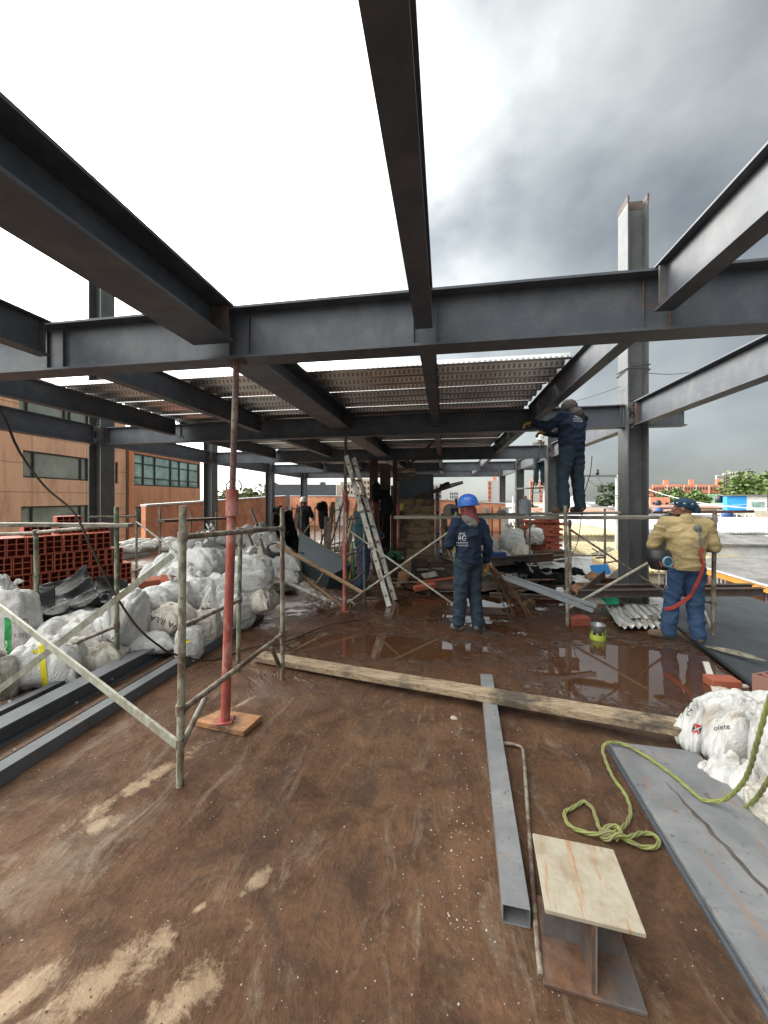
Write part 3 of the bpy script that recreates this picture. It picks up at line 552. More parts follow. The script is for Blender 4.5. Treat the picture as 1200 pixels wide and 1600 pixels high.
# frames around the ladder / middle bay
scaf('pale scaffold frame standing between the dull red prop and the ladder', ('pipe_pale', 'pipe_brown'), [(G(541, 944), W(541, 800, 5.9)), (G(569, 934), W(569, 808, 6.4))], [(W(541, 917, 5.85), W(569, 893, 6.3)), (W(541, 870, 5.85), W(569, 848, 6.3)), (W(541, 812, 5.85), W(569, 808, 6.3))], r=.02)
scaf('green scaffold post pair beside the left arm of the blue helmet worker', ('pipe_green', 'pipe_pale'), [(G(711, 968), W(713, 800, 5.15)), (G(714, 936), W(706, 806, 6.3))], [(W(713, 815, 5.15), W(706, 815, 6.3)), (W(712, 905, 5.15), W(714, 890, 6.3))], r=.021)
brace(W(543, 827, 5.85), W(714, 948, 5.2), 'long pale brace falling to the right in front of the ladder'); brace(W(543, 942, 5.8), W(706, 828, 5.3), 'long pale brace rising to the right in front of the ladder')
plank(W(617, 806, 6.0), W(1030, 806, 5.32), .24, .045, 'long weathered plank carried by the scaffold under the worker at work on the beam')
plank(W(700, 803, 6.9), W(985, 799, 6.1), .22, .04, 'second plank lying behind the one under the scaffold worker')
scaf('pale scaffold frame with two posts in front of the shins of the scaffold worker', ('pipe_pale', 'pipe_brown'), [(G(887, 978), W(883, 790, 4.9)), (G(892, 945), W(890, 812, 5.9))], [(W(885, 818, 4.9), W(890, 818, 5.9)), (W(886, 925, 4.9), W(892, 915, 5.9))], r=.023)
brace(W(889, 826, 4.9), W(1045, 930, 4.95), 'dark brace falling to the right across the tall right column', .014, 'pipe_brown')
brace(W(885, 952, 4.9), W(1012, 880, 4.9), 'pale brace rising to the right across the foot of the tall column', .019)
brace(W(1115, 990, 4.5), W(1085, 915, 5.3), 'thin pale brace right of the yellow jacket worker', .012)
scaf('worn brown scaffold frame standing on the dark felt right of the yellow jacket worker', ('pipe_brown', 'pipe_brown'), [(W(1114, 992, 4.32), W(1117, 797, 4.32)), (WD(1046, 5.6, -.05), W(1046, 806, 5.6))], [(W(1046, 801, 5.6), W(1117, 812, 4.32)), (W(1112, 942, 4.35), W(1060, 925, 5.3))], r=.022)
scaf('thin rusty scaffold frame standing right of the legs of the scaffold worker', ('pipe_brown', 'pipe_brown'), [(WD(945, 7.3, 0), W(945, 795, 7.3)), (WD(828, 7.6, 0), W(828, 800, 7.6))], [(W(828, 868, 7.6), W(945, 868, 7.3))], r=.019)
for i, (px, D, yt) in enumerate([(769, 13, 792), (781, 12.2, 792), (840, 11.6, 805), (856, 12, 803), (866, 13, 805)]):
    m = MB(); a = WD(px, D, .02); m.tube([(0, 0, 0), W(px, yt, D)-a], .02, 6); o = m.build('upright_bar', MAT['steel_rusty']); o.location = a
    tag(o, 'thin rusty upright bar at the back right near the plastic jug', 'bar', 'thin upright bars at the back')
brace(WD(797, 10.5, 0), W(828, 812, 10.5), 'dark rod leaning right below the plastic jug', .022, 'pipe_brown'); brace(W(801, 812, 10.2), WD(828, 10, .15), 'pale rod leaning left below the plastic jug', .014)
plank(W(1028, 799, 5.9), W(1170, 797, 4.6), .16, .035, 'dark plank behind the shoulders of the yellow jacket worker', 'wood_dark')
# ================================================================== NEIGHBOURING BUILDINGS AND CITY
Zg = -7.3
def panel(m, A, B, z0, z1, thick=.25):       # wall slab between two ground points
    A = Vector((A[0], A[1], 0)); B = Vector((B[0], B[1], 0)); a, d, u = frame(B-A); q = [A, B, B-a*thick, A-a*thick]
    m.poly([v+Vector((0, 0, z1)) for v in q], z1-z0)
def wall_openings(m, A, B, z0, z1, wins, thick=.3):
    """wall A->B with rectangular holes; wins = [(s0, s1, za, zb)] in metres along the wall"""
    A = Vector((A[0], A[1], 0)); B = Vector((B[0], B[1], 0)); L_ = (B-A).length; d = (B-A)/L_
    xs = sorted({0, L_, *[w[0] for w in wins], *[w[1] for w in wins]}); zs = sorted({z0, z1, *[w[2] for w in wins], *[w[3] for w in wins]})
    a, _, u = frame(d)
    for i in range(len(xs)-1):
        for j in range(len(zs)-1):
            cx, cz = (xs[i]+xs[i+1])/2, (zs[j]+zs[j+1])/2
            if any(w[0] < cx < w[1] and w[2] < cz < w[3] for w in wins): continue
            p0, p1 = A+d*xs[i], A+d*xs[i+1]; q = [p0, p1, p1-a*thick, p0-a*thick]
            m.poly([v+Vector((0, 0, zs[j+1])) for v in q], zs[j+1]-zs[j])
def window(parent, A, B, s0, s1, za, zb, mulls, trans=(), glass='glass_grey', inset=.1, fw=.07, fm='win_frame', name='window', org=None):
    A = Vector((A[0], A[1], 0)); B = Vector((B[0], B[1], 0)); d = (B-A).normalized(); a, _, u = frame(d); o = org or Vector((0, 0, 0))
    def P_(s_, z, dep): return A+d*s_-a*dep+Vector((0, 0, z))-o
    m = MB()
    for z in (za+fw/2, zb-fw/2)+tuple(za+(zb-za)*t for t in trans): m.bar(P_(s0, z, inset), P_(s1, z, inset), .08, fw)
    for s_ in (s0+fw/2, s1-fw/2)+tuple(s0+(s1-s0)*t for t in mulls): m.bar(P_(s_, za+fw, inset), P_(s_, zb-fw, inset), fw, .076, a)
    f = m.build(name, MAT[fm], parent)
    g = MB(); g.bar(P_(s0, (za+zb)/2, inset+.06), P_(s1, (za+zb)/2, inset+.06), .01, zb-za); g.build('pane', MAT[glass], f); return f
# ------------------------------------------------------------------ orange office building on the left
def fac(px):                                   # point on its facade seen at photo column px
    k = (px-600)/F; D = (-19.88)/(k-.029); return WD(px, D, 0)
A0, B0 = fac(-260), fac(196.5); C0 = fac(306)
t = thing('office_building', 'terracotta panelled office building with long window bands and a glazed wing, behind the left column', 'building', (A0.x, A0.y, Zg)); og = Vector((A0.x, A0.y, Zg))
def sl(px): return (fac(px)-A0).length
w1 = [(sl(36), sl(126), 2.75, 4.22), (sl(126)+.02, sl(170), 2.75, 4.22), (sl(180.5), sl(183.8), 2.75, 4.25)]
bands = [(sl(36), sl(172), 2.78, 4.25), (sl(180), sl(185), 2.70, 4.25), (sl(33), sl(172), -.5, 1.22), (sl(30), sl(140), 5.75, 7.45), (sl(-230), sl(-40), 2.78, 4.25), (sl(-230), sl(-40), -.5, 1.22), (sl(-230), sl(-40), 5.75, 7.45)]
m = MB(); wall_openings(m, A0, B0, Zg, 8.35, bands); m.v = [tuple(Vector(v)-og) for v in m.v]; m.build('wall', MAT['panel_orange'], t)
m = MB(); a_, d_, _u = frame(B0-A0); q = [A0-a_*.3, B0-a_*.3, B0-a_*12, A0-a_*12]; m.poly([v+Vector((0, 0, 8.3))-og for v in q], 8.3-Zg); m.build('building_core', MAT['wall_brown'], t)
for k, b_ in enumerate(bands):
    mu = (.62, .70) if b_[1]-b_[0] > 3 else ()
    window(t, A0, B0, *b_, (.11,)+mu if mu else (), (), 'glass_grey', .12, .09, org=og)
W0, W1 = fac(198), C0; Ln = (W1-W0).length; ww = [(.15, Ln-.15, 2.62, 5.02), (.3, 3.2, -.55, 1.0), (3.5, Ln-1.2, -.45, .95)]
pj = frame(W1-W0)[0]*.45; W0p, W1p = W0+pj, W1+pj
m = MB(); wall_openings(m, W0p, W1p, Zg, 5.25, ww); m.v = [tuple(Vector(v)-og) for v in m.v]; m.build('wing_wall', MAT['panel_brick'], t)
window(t, W0p, W1p, *ww[0], (.12, .27, .50, .64, .80), (.25, .70), 'glass_reflect', .08, .09, org=og, name='glazed_front'); window(t, W0p, W1p, *ww[1], (.5,), (), 'glass_dark', .1, org=og); window(t, W0p, W1p, *ww[2], (.55, .62, .8), (), 'glass_grey', .1, org=og)
m = MB(); q = [W0p-a_*.35, W1p-a_*.35, W1p-a_*9, W0p-a_*9]; m.poly([v+Vector((0, 0, 5.2))-og for v in q], 5.2-Zg); m.build('wing_core', MAT['wall_brown'], t)
m = MB(); m.poly([v+Vector((0, 0, 5.42))-og for v in [W0p+pj*.5, W1p+pj*.5, W1p-a_*9, W0p-a_*9]], .16); m.build('wing_roof', MAT['concrete'], t)
# hand-lettered words in the upper window
def text_mesh(s_, size, mat, parent, M4, name='lettering', extrude=.002, align='CENTER', squeeze=1):
    c = bpy.data.curves.new('txt', 'FONT'); c.body = s_; c.size = size; c.extrude = extrude; c.align_x = align; c.space_line = .9
    to = bpy.data.objects.new('txt', c); col.objects.link(to); dg = bpy.context.evaluated_depsgraph_get(); me = bpy.data.meshes.new_from_object(to.evaluated_get(dg)); bpy.data.objects.remove(to)
    me.transform(Matrix.Diagonal((squeeze, 1, 1, 1))); me.transform(M4); me.materials.clear(); me.materials.append(MAT[mat]); return link(name, me, None, parent)
def basis(origin, right, up):
    r = Vector(right).normalized(); u = Vector(up).normalized(); n = r.cross(u); M4 = Matrix((r, u, n)).transposed().to_4x4(); M4.translation = origin; return M4
q = fac(75)-og+Vector((0, 0, 6.05))+a_*.02
text_mesh('aleM - amaG teertS lavO', .42, 'print_black', t, basis(q, d_, Vector((0, 0, 1))))
# ------------------------------------------------------------------ brick parapet walls around the site
def wall(name, pts, z0, zt, th, mat, label, cat='wall', cap=None, posts=()):
    q0 = Vector((pts[0][0], pts[0][1], z0)); t = thing(name, label, cat, tuple(q0)); m = MB()
    for i in range(len(pts)-1):
        A, B = Vector((*pts[i], 0)), Vector((*pts[i+1], 0)); a, d, u = frame(B-A)
        v = [A, B, B-a*th, A-a*th]; zz = [zt[i], zt[i+1], zt[i+1], zt[i]]
        m.add([p+Vector((0, 0, z))-q0 for p, z in zip(v, zz)]+[p+Vector((0, 0, z0))-q0 for p in v], [(0,1,2,3), (7,6,5,4)]+[(k, k+4, (k+1) % 4+4, (k+1) % 4) for k in range(4)])
    m.build('wall', MAT[mat], t)
    if cap:
        c = MB()
        for i in range(len(pts)-1):
            A, B = Vector((*pts[i], zt[i]+.03))-q0, Vector((*pts[i+1], zt[i+1]+.03))-q0; a = frame(Vector((*pts[i+1], 0))-Vector((*pts[i], 0)))[0]; c.bar(A-a*th/2, B-a*th/2, th+.08, .055)
        c.build('coping', MAT[cap], t)
    for (x, y, z1, w) in posts: p = MB(); p.box((x-q0.x, y-q0.y, (z0+z1)/2-z0), (w, w, z1-z0)); p.build('pillar', MAT['concrete'], t)
    return t
wall('brick_wall', [(-9.15, 10.2), (-9.6, 21.6)], 0, [1.42, 1.78], .15, 'blockwall', 'orange hollow brick wall along the left side behind the sacks', cap='roof_white')
wall('brick_wall', [(-9.5, 21.9), (-6.4, 21.9), (1.1, 21.9)], 0, [1.78, 1.78, 1.5], .15, 'blockwall', 'orange hollow brick wall at the back with a thin white coping, left of the plank shed', cap='roof_white', posts=((-6.2, 21.78, 1.72, .5), (-2.4, 21.78, 1.5, .3)))
wall('brick_wall', [(1.2, 19.6), (3.05, 19.6)], 0, [1.48, 1.38], .15, 'blockwall', 'orange brick wall with pale strips directly behind the blue hard hat', cap='roof_white', posts=((2.05, 19.5, 1.2, .22), (3.0, 19.5, 1.2, .3)))
wall('parapet', [(-8.55, 5.0), (-8.75, 10.0)], -1, [.40, .40], .2, 'wall_white', 'low pale rendered parapet behind the clay blocks, topped with yellowish bricks', cap='roof_tan')
# ------------------------------------------------------------------ generic flat-roofed houses
def house(pA, w, d, rz, zt, wallm, roofm, label, pitch=0.0, wins=0, group=None, name='house', z0=Zg, cat='house', over=.15):
    t = thing(name, label, cat, (pA[0], pA[1], z0), rz, group); H = zt-z0
    m = MB(); m.box((0, 0, H/2), (w, d, H)); 
    m.build('wall', MAT[wallm], t)
    r = MB(); hw, hd = w/2+over, d/2+over
    r.add([(-hw, -hd, H+.02), (hw, -hd, H+.02), (hw, hd, H+.02+pitch), (-hw, hd, H+.02+pitch), (-hw, -hd, H+.1), (hw, -hd, H+.1), (hw, hd, H+.1+pitch), (-hw, hd, H+.1+pitch)], [(0,1,2,3), (7,6,5,4), (0,4,5,1), (1,5,6,2), (2,6,7,3), (3,7,4,0)])
    if pitch > .05: r.add([(-w/2, d/2, H), (w/2, d/2, H), (w/2, d/2, H+pitch), (-w/2, d/2, H+pitch), (-w/2, -d/2, H), (w/2, -d/2, H)], [(0, 1, 2, 3), (0, 3, 4), (1, 5, 2)])
    r.build('roof', MAT[roofm], t)
    for k in range(wins):
        x = -w/2+w*(k+.5)/wins; f = MB()
        for sx in (-.5, .5): f.box((x+sx, -d/2-.02, H-1.3), (.07, .06, 1.1))
        for sz in (-1.85, -.75): f.box((x, -d/2-.02, H+sz), (1.07, .06, .07))
        fo = f.build('window', MAT['rail_white'], t); g = MB(); g.box((x, -d/2-.012, H-1.3), (.93, .02, 1.03)); g.build('pane', MAT['glass_dark'], fo)
    return t
# roofs filling the right side
# (photo column, photo row of the near roof edge, distance, width, depth, roof, wall, label)
RF = [
 (905, 838, 19, 7.5, 7, 'roof_tan', 'wall_beige', 'house with a tan tarpaulin roof below the plank of the scaffold worker', .25, 0),
 (930, 815, 30, 16, 8, 'roof_white', 'wall_white', 'long white roofed house behind the legs of the scaffold worker', .3, 0),
 (915, 801, 42, 14, 8, 'roof_rust', 'wall_brown', 'house with a rusty red roof left of the tall right column', .3, 2),
 (955, 796, 55, 16, 8, 'roof_grey', 'wall_white', 'grey roofed white house behind the utility pole', .2, 3),
 (1030, 826, 24, 9, 9, 'roof_zinc', 'wall_white', 'white zinc roofed house left of the yellow jacket worker', .3, 2),
 (1050, 812, 36, 14, 9, 'roof_grey', 'wall_beige', 'grey roofed house behind the head of the yellow jacket worker', .2, 3),
 (1150, 853, 17.5, 5.5, 5, 'roof_grey', 'wall_white', 'white house with a weathered grey roof beyond the orange gutter', .35, 2),
 (1160, 830, 26, 7.5, 5.5, 'roof_white', 'wall_beige', 'beige house with a bright white roof below the blue painted house', .25, 0),
 (1130, 818, 34, 7, 5, 'roof_tan', 'wall_beige', 'beige walled house right of the brown scaffold post', .1, 0),
 (1195, 815, 34, 7, 7, 'roof_grey', 'wall_beige', 'beige house with a grey roof at the right edge', .3, 2),
 (1090, 803, 48, 14, 8, 'roof_rust', 'wall_brown', 'house with a reddish roof behind the brown scaffold post', .3, 2),
 (1030, 799, 62, 18, 8, 'roof_white', 'wall_white', 'distant white roofed house right of the tall column', .3, 4),
 (1120, 795, 75, 18, 8, 'roof_zinc', 'wall_white', 'distant zinc roofed house below the green roof', .3, 3),
 (1195, 800, 60, 12, 8, 'roof_tan', 'wall_white', 'distant tan roofed house at the right edge behind the blue house', .3, 2),
 (870, 801, 50, 12, 8, 'roof_tan', 'wall_beige', 'distant yellowish house left of the legs of the scaffold worker', .3, 2),
 (850, 797, 70, 18, 8, 'roof_grey', 'apt_beige', 'distant beige row house right of the plastic jug', .2, 4),
 (770, 801, 60, 12, 8, 'roof_grey', 'wall_white', 'distant white house right of the blue hard hat', .2, 2),
 (900, 790, 105, 30, 10, 'roof_rust', 'wall_white', 'far white house with a red roof by the pointed white roof', .4, 5),
 (1000, 790, 110, 30, 10, 'roof_grey', 'wall_beige', 'far beige house behind the tall right column', .4, 5),
 (1075, 788, 120, 34, 10, 'roof_zinc', 'apt_beige', 'far beige house in front of the two round trees', .4, 5),
 (830, 789, 120, 34, 10, 'roof_rust', 'apt_beige', 'far beige house at the foot of the right brick tower', .4, 5),
 (1180, 846, 21, 6, 3, 'roof_white', 'wall_beige', 'low beige house with a white flat roof between the grey roofs at the right edge', .1, 0),
]
for px, py, D, w, d, rm, wm, l, pt, wi in RF:
    w *= .62; d *= .75; q = W(px, py, D); house((q.x+CF.x*d/2, q.y+CF.y*d/2), w, d, YAW+R(random.uniform(-6, 6)), q.z, wm, rm, l, pt, wi)
rg = random.Random(17); kk_ = 0
for j in range(15):
    for i in range(16):
        Dv = 14.5+j*5.2+rg.uniform(-1, 1); Xv = Dv*.16+i*5.4+rg.uniform(-1, 1)
        if Dv < 17 and Xv < 9: Xv += 2
        k_ = Xv/Dv
        if k_ > 1.75 or k_ < .18 or (k_ > .80 and Dv < 16.5): continue
        p = CF*Dv+CR*Xv; zt = CH-rg.uniform(.75, 1.0)*(1.5+.016*Dv)-.55-(.5 if Dv < 24 else 0)
        rm, wm = rg.choice([('roof_zinc', 'wall_white'), ('roof_white', 'wall_white'), ('roof_grey', 'wall_beige'), ('roof_rust', 'brickface'), ('roof_white', 'wall_beige'), ('roof_zinc', 'wall_white'), ('roof_tan', 'wall_beige'), ('roof_grey', 'brickface')])
        h_ = house((p.x, p.y), rg.uniform(3.6, 5.2), rg.uniform(3.8, 5.2), YAW+rg.uniform(-.12, .12)-(.3 if i > 6 else 0), zt, wm, rm, 'low house with a sheet roof among the closely packed roofs on the right', rg.uniform(.1, .55), 1 if Dv < 60 else 0, 'packed small houses on the right'); kk_ += 1
        if rg.random() < .35:
            o = MB(); o.lathe((rg.uniform(-1, 1), rg.uniform(-1, 1), zt-Zg+.2), [(0, 0), (.42, 0), (.45, .7), (.3, .9), (0, .92)], 10); o.build('roof_tank', MAT[rg.choice(['tank_black', 'tank_black', 'blue_box', 'white_paint'])], h_)
        if rg.random() < .5:
            o = MB(); x_ = rg.uniform(-1.5, 1.5); o.tube([(x_, .5, zt-Zg), (x_, .5, zt-Zg+rg.uniform(.8, 1.6))], .03, 5); o.bar((x_-.3, .5, zt-Zg+.8), (x_+.3, .5, zt-Zg+.8), .03, .03); o.build('antenna', MAT['steel_grey'], h_)
# near house with orange gutter
nl, nr_, fr, f_l = W(1096, 884, 12.0), W(1290, 940, 8.3), W(1300, 865, 13.5), W(1106, 871, 14.5)
t = thing('house', 'brick house with dark ribbed roof and orange gutter, right of the yellow jacket worker', 'house', (nl.x, nl.y, Zg)); og = Vector((nl.x, nl.y, Zg))
m = MB(); m.poly([v-og for v in (nl, nr_, fr, f_l)], .09); m.build('roof', MAT['roof_grey'], t)
m = MB(); m.bar(nl-og-Vector((0, 0, .12)), nr_-og-Vector((0, 0, .12)), .10, .17); m.build('gutter', MAT['orange_gutter'], t)
m = MB(); m.bar(nl-og-Vector((0, 0, .02)), nr_-og-Vector((0, 0, .02)), .14, .035); m.build('gutter_flashing', MAT['rail_white'], t)
inw = (fr-nr_).normalized()*.9; wa, wb = nl+inw-Vector((0, 0, .2)), nr_+inw-Vector((0, 0, .2)); Lw = (Vector((wb.x, wb.y, 0))-Vector((wa.x, wa.y, 0))).length
wn_ = [(.35, .75, -2.2, -.75), (1.05, 1.45, -2.2, -.8), (2.1, 2.75, -2.5, -.9)]
m = MB(); wall_openings(m, (wa.x, wa.y), (wb.x, wb.y), Zg, min(wa.z, wb.z), wn_, .2); m.v = [tuple(Vector(v)-og) for v in m.v]; m.build('wall', MAT['brickface'], t)
for b_ in wn_: window(t, (wa.x, wa.y), (wb.x, wb.y), *b_, (.5,), (), 'glass_dark', .05, .07, 'rail_white', org=og)
cb_ = inw*1.4; m = MB(); m.poly([v-og-Vector((0, 0, .16)) for v in (wa+cb_*.2, wb+cb_*.2, fr-inw*.3, f_l-inw*.3)], 6.5); m.build('building_core', MAT['wall_brown'], t)
# blue and white roof house with tanks
q = W(1166, 798, 40); t = thing('roof_house', 'small bright blue and white house with a greenish window, standing above black tanks', 'house', (q.x, q.y, q.z), YAW-R(36))
m = MB(); m.box((-.75, 1.6, .78), (1.55, 3.2, 1.56)); m.build('blue_wall', MAT['blue_paint'], t)
m = MB(); m.box((.82, 1.6, .78), (1.56, 3.1, 1.6)); m.build('white_wall', MAT['white_paint'], t)
m = MB(); m.box((.1, 1.5, 1.66), (3.7, 3.7, .08)); m.build('roof', MAT['roof_grey'], t); m = MB(); m.box((.9, .03, .62), (1.15, .05, .8)); f = m.build('window', MAT['rail_white'], t); m = MB(); m.box((.9, .0, .62), (1.0, .04, .66)); m.build('pane', MAT['glass_reflect'], f)
m = MB(); m.box((0, 1.6, -4.2), (4.4, 3.6, 8.3)); m.build('lower_wall', MAT['wall_beige'], t)
for i, (px, py, s_) in enumerate([(1152, 812, 1.0), (1168, 812, 1.0), (1148, 806, .8)]):
    q = W(px, py, 38-i*.3); m = MB(); m.lathe((0, 0, -.9), [(0, 0), (.55*s_, 0), (.62*s_, .15), (.62*s_, 1.0*s_), (.5*s_, 1.2*s_), (.2*s_, 1.28*s_), (0, 1.28*s_)], 18); o = m.build('water_tank', MAT['tank_black']); o.location = q
    tag(o, 'black plastic water tank below the blue and white house', 'water tank', 'black tanks under the blue house')
for px, py, D, l in ((1124, 779, 44, 'small black water tank standing above the brown scaffold post'), (1028, 785, 60, 'small black water tank on the roof right of the tall column')):
    q = W(px, py, D); m = MB(); m.lathe((0, 0, -.5), [(0, 0), (.36, 0), (.4, .1), (.4, .7), (.25, .85), (0, .88)], 14); o = m.build('water_tank', MAT['tank_black']); o.location = q; tag(o, l, 'water tank')
# white roof-top railing and A frame ladder
q = W(1165, 820, 30); t = thing('railing', 'white tubular roof railing in front of the black tanks', 'railing', tuple(q), YAW)
for i in range(4):
    m = MB(); m.tube([(-2.0+i*1.3, 0, -.3), (-2.0+i*1.3, 0, 1.1)], .045, 6); m.build('post', MAT['rail_white'], t)
for z in (.45, 1.0): m = MB(); m.tube([(-2.0, -.06, z), (1.9, -.06, z)], .03, 6); m.build('rail', MAT['rail_white'], t)
q = W(1178, 818, 28); t = thing('step_ladder', 'white A shaped step ladder standing on the roof below the blue house', 'ladder', tuple(q), YAW)
for sx in (-1, 1):
    for sy in (0, .6): m = MB(); m.tube([(sx*.35, sy, -.3), (sx*.12, .3, 1.3)], .035, 6); m.build('leg', MAT['rail_white'], t)
# felt covered neighbouring roof
fp = [W(1040, 968, 5.15), W(1095, 1010, 4.2), W(1200, 1092, 3.1), (W(1200, 1092, 3.1)+Vector((-.3, -2.2, 0))), Vector((7.5, .5, -.35)), Vector((8.2, 5.4, -.62)), W(1105, 925, 7.6), W(1045, 938, 6.9)]
for i in (0, 1, 2, 3): fp[i].z = .045
t = thing('felt_roof', 'neighbouring roof covered in creased dark grey felt, right of the muddy floor', 'roof', tuple(fp[0])); m = MB()
NX, NY = 40, 30; near = [fp[3], fp[2], fp[1], fp[0], Vector((3.0, 6.35, .03))]; far = [Vector((7.5, .2, -.35)), Vector((8.0, 3.2, -.5)), Vector((7.6, 5.6, -.62)), W(1130, 922, 8.3), W(1060, 925, 8.2)]
def lerp_poly(L_, t_): 
    f = t_*(len(L_)-1); i = min(int(f), len(L_)-2); return L_[i].lerp(L_[i+1], f-i)
vs = []
for j in range(NY+1):
    for i in range(NX+1):
        p = lerp_poly(near, i/NX).lerp(lerp_poly(far, i/NX), j/NY); p.z += .02*fbm(p.x, p.y*2.2, 1.6)*min(1, j/4); vs.append(p-fp[0])
m.add(vs, [(j*(NX+1)+i, j*(NX+1)+i+1, (j+1)*(NX+1)+i+1, (j+1)*(NX+1)+i) for j in range(NY) for i in range(NX)], True); m.build('felt', MAT['felt'], t)
m = MB(); m.tube([p+Vector((-.02, 0, -.01))-fp[0] for p in near], .022, 6); m.build('edge_seal', MAT['dark_roof_seal'], t)
m = MB(); m.poly([Vector((p.x, p.y, -.8))-fp[0] for p in (near[0], near[2], near[3], near[4], far[4], far[2], far[0])], 6.4); m.build('building_core', MAT['wall_brown'], t)
q = G(1147, 1020, .06); vs = []; m = MB()
for j in range(9):
    for i in range(17):
        a = 2*math.pi*i/16; r = j/8; x = r*.24*math.cos(a); y_ = r*.06*math.sin(a); vs.append((x*math.cos(-.75)-y_*math.sin(-.75), x*math.sin(-.75)+y_*math.cos(-.75), .03*(1-r*r)+.008*fbm(x, y_, 20)))
m.add(vs, [(j*17+i, j*17+i+1, (j+1)*17+i+1, (j+1)*17+i) for j in range(8) for i in range(16)], True); o = m.build('gravel', MAT['gravel']); o.location = q; tag(o, 'small spill of yellowish gravel on the edge of the dark felt', 'gravel', kind='stuff')
# ------------------------------------------------------------------ towers and apartment blocks
def block(px0, px1, ytop, D, dep, wallm, label, rows, cols_, bands=None, name='apartment_block', z0=Zg, top=None, glass='glass_dark', rz=0, sidem=None, mat2=None):
    A, B = W(px0, ytop, D), W(px1, ytop, D); w = (B-A).length; H = A.z-z0; c_ = (A+B)/2; fa = math.atan(((px0+px1)/2-600)/F)*.9; w *= math.cos(fa); rz = rz-fa
    t = thing(name, label, 'building', (c_.x, c_.y, z0), YAW+rz); m = MB(); m.box((0, dep/2, H/2), (w, dep, H)); m.build('wall', MAT[wallm], t)
    if bands:
        for x0, x1, bm_ in bands: m = MB(); m.box((w*((x0+x1)/2-.5), dep/2-.3, H/2-.2), (w*(x1-x0), dep, H)); m.build('wall_strip', MAT[bm_], t)
    xs = [(-.5+(k+.5)/cols_)*w for k in range(cols_)] if isinstance(cols_, int) else [(k-.5)*w for k in cols_]
    fh = 2.9; ww_ = w/(len(xs))*.45 if isinstance(cols_, int) else w*.07
    pane = None
    for r in range(rows):
        for x in xs:
            if pane is None:
                m = MB(); m.box((0, 0, 0), (ww_, .25, 1.35)); pane = m.build('window', MAT[glass], t); pane.location = (x, -.45, H-1.9-r*fh)
            else: o = pane.copy(); col.objects.link(o); o.parent = t; o.location = (x, -.45, H-1.9-r*fh)
    if top:
        for x0, x1, h in top: m = MB(); m.box((w*((x0+x1)/2-.5), dep/2, H+h/2), (w*(x1-x0), dep*.6, h)); m.build('stair_tower', MAT[mat2 or wallm], t)
    return t
block(762, 785, 751, 240, 12, 'apt_grey', 'tall grey tower edged in orange brick, right of the blue hard hat', 9, (.13, .87), [(0, .22, 'apt_red'), (.74, 1, 'apt_red')], 'tower', top=((.35, .6, 2.5),), mat2='apt_red')
block(828, 847.5, 751, 250, 12, 'apt_grey', 'second grey and orange tower, between the two right hand columns', 8, (.13, .87), [(0, .22, 'apt_red'), (.74, 1, 'apt_red')], 'tower', top=((.2, .6, 3),), mat2='apt_red')
block(702, 716, 768, 330, 12, 'apt_grey', 'slim pale grey tower left of the blue hard hat', 6, 4, None, 'tower')
block(646, 668, 752, 220, 12, 'apt_pale', 'pinkish apartment tower above the slanting shed roof', 8, 5, None, 'tower'); block(664, 690, 756, 235, 12, 'apt_grey', 'grey apartment tower behind the slanting shed roof', 8, 5, None, 'tower')
block(532, 552, 753, 170, 12, 'apt_beige', 'beige apartment tower left of the top of the ladder', 7, 4, None, 'tower'); block(552, 578, 748, 190, 12, 'apt_pale', 'pinkish apartment tower behind the top of the ladder', 8, 5, None, 'tower')
block(414, 526, 757, 46, 10, 'slate_wall', 'wide dark slate clad building behind the left columns', 0, 1, None, 'slate_building', top=((.05, .12, .35), (.78, .86, .4))); block(526, 540, 758, 47, 8, 'apt_beige', 'narrow tan building joined to the right of the slate building', 3, 2, None, 'slate_building_annex')
for (a, b_, yt, l, tp) in [(1012, 1020.5, 762, 'short red brick apartment block touching the tall right column', None), (1021, 1064, 757, 'left long red brick apartment block with a stair tower', ((.4, .56, 2.4),)), (1070.5, 1105, 757, 'middle long red brick apartment block with a stair tower', ((.22, .42, 2.6),)), (1110.5, 1151, 757, 'right long red brick apartment block in front of the beige towers', ((.25, .45, 2.9),))]:
    block(a, b_, yt, 185, 12, 'apt_red', l, 6, max(2, int((b_-a)/4.2)), [(.45, .55, 'apt_pale')] if b_-a > 20 else None, top=tp, mat2='apt_red')
for (a, b_, yt, l, wm) in [(1120, 1130, 742, 'leftmost pale beige high rise left of the big tree', 'apt_grey'), (1131, 1140, 739, 'second beige high rise left of the big tree', 'apt_beige'), (1141, 1152, 737, 'third brown beige high rise left of the big tree', 'apt_grey'), (1153, 1172, 737, 'brown high rise partly behind the big tree', 'apt_beige')]:
    block(a, b_, yt, 330, 14, wm, l, 12, 3, [(.4, .55, 'wall_brown')], 'tower')
block(1105, 1156, 772, 130, 16, 'green_roof', 'long pale green roofed hall in front of the red apartment blocks', 0, 1, None, 'green_hall'); block(1017, 1046, 777, 90, 8, 'apt_red', 'small orange brick house right of the tall column', 2, 3, None, 'brick_house')
block(806, 812, 774, 90, 8, 'apt_red', 'small orange brick house left of the jug column', 2, 2, None, 'brick_house')
q = W(896, 797, 70); t = thing('pointed_roof_house', 'tiny white house with a pointed white roof behind the boots of the scaffold worker', 'house', tuple(q), YAW); m = MB(); m.box((0, 0, -3), (4.2, 4, 7.2)); m.build('wall', MAT['wall_white'], t); m = MB(); m.lathe((0, 0, .6), [(3.4, 0), (1.4, 1.0), (0, 2.2)], 4, Matrix.Rotation(R(45), 3, 'Z')); m.build('roof', MAT['white_paint'], t)
block(942, 966, 779, 75, 6, 'wall_white', 'pale blue and white house with small windows beside the utility pole', 1, 3, None, 'white_house')
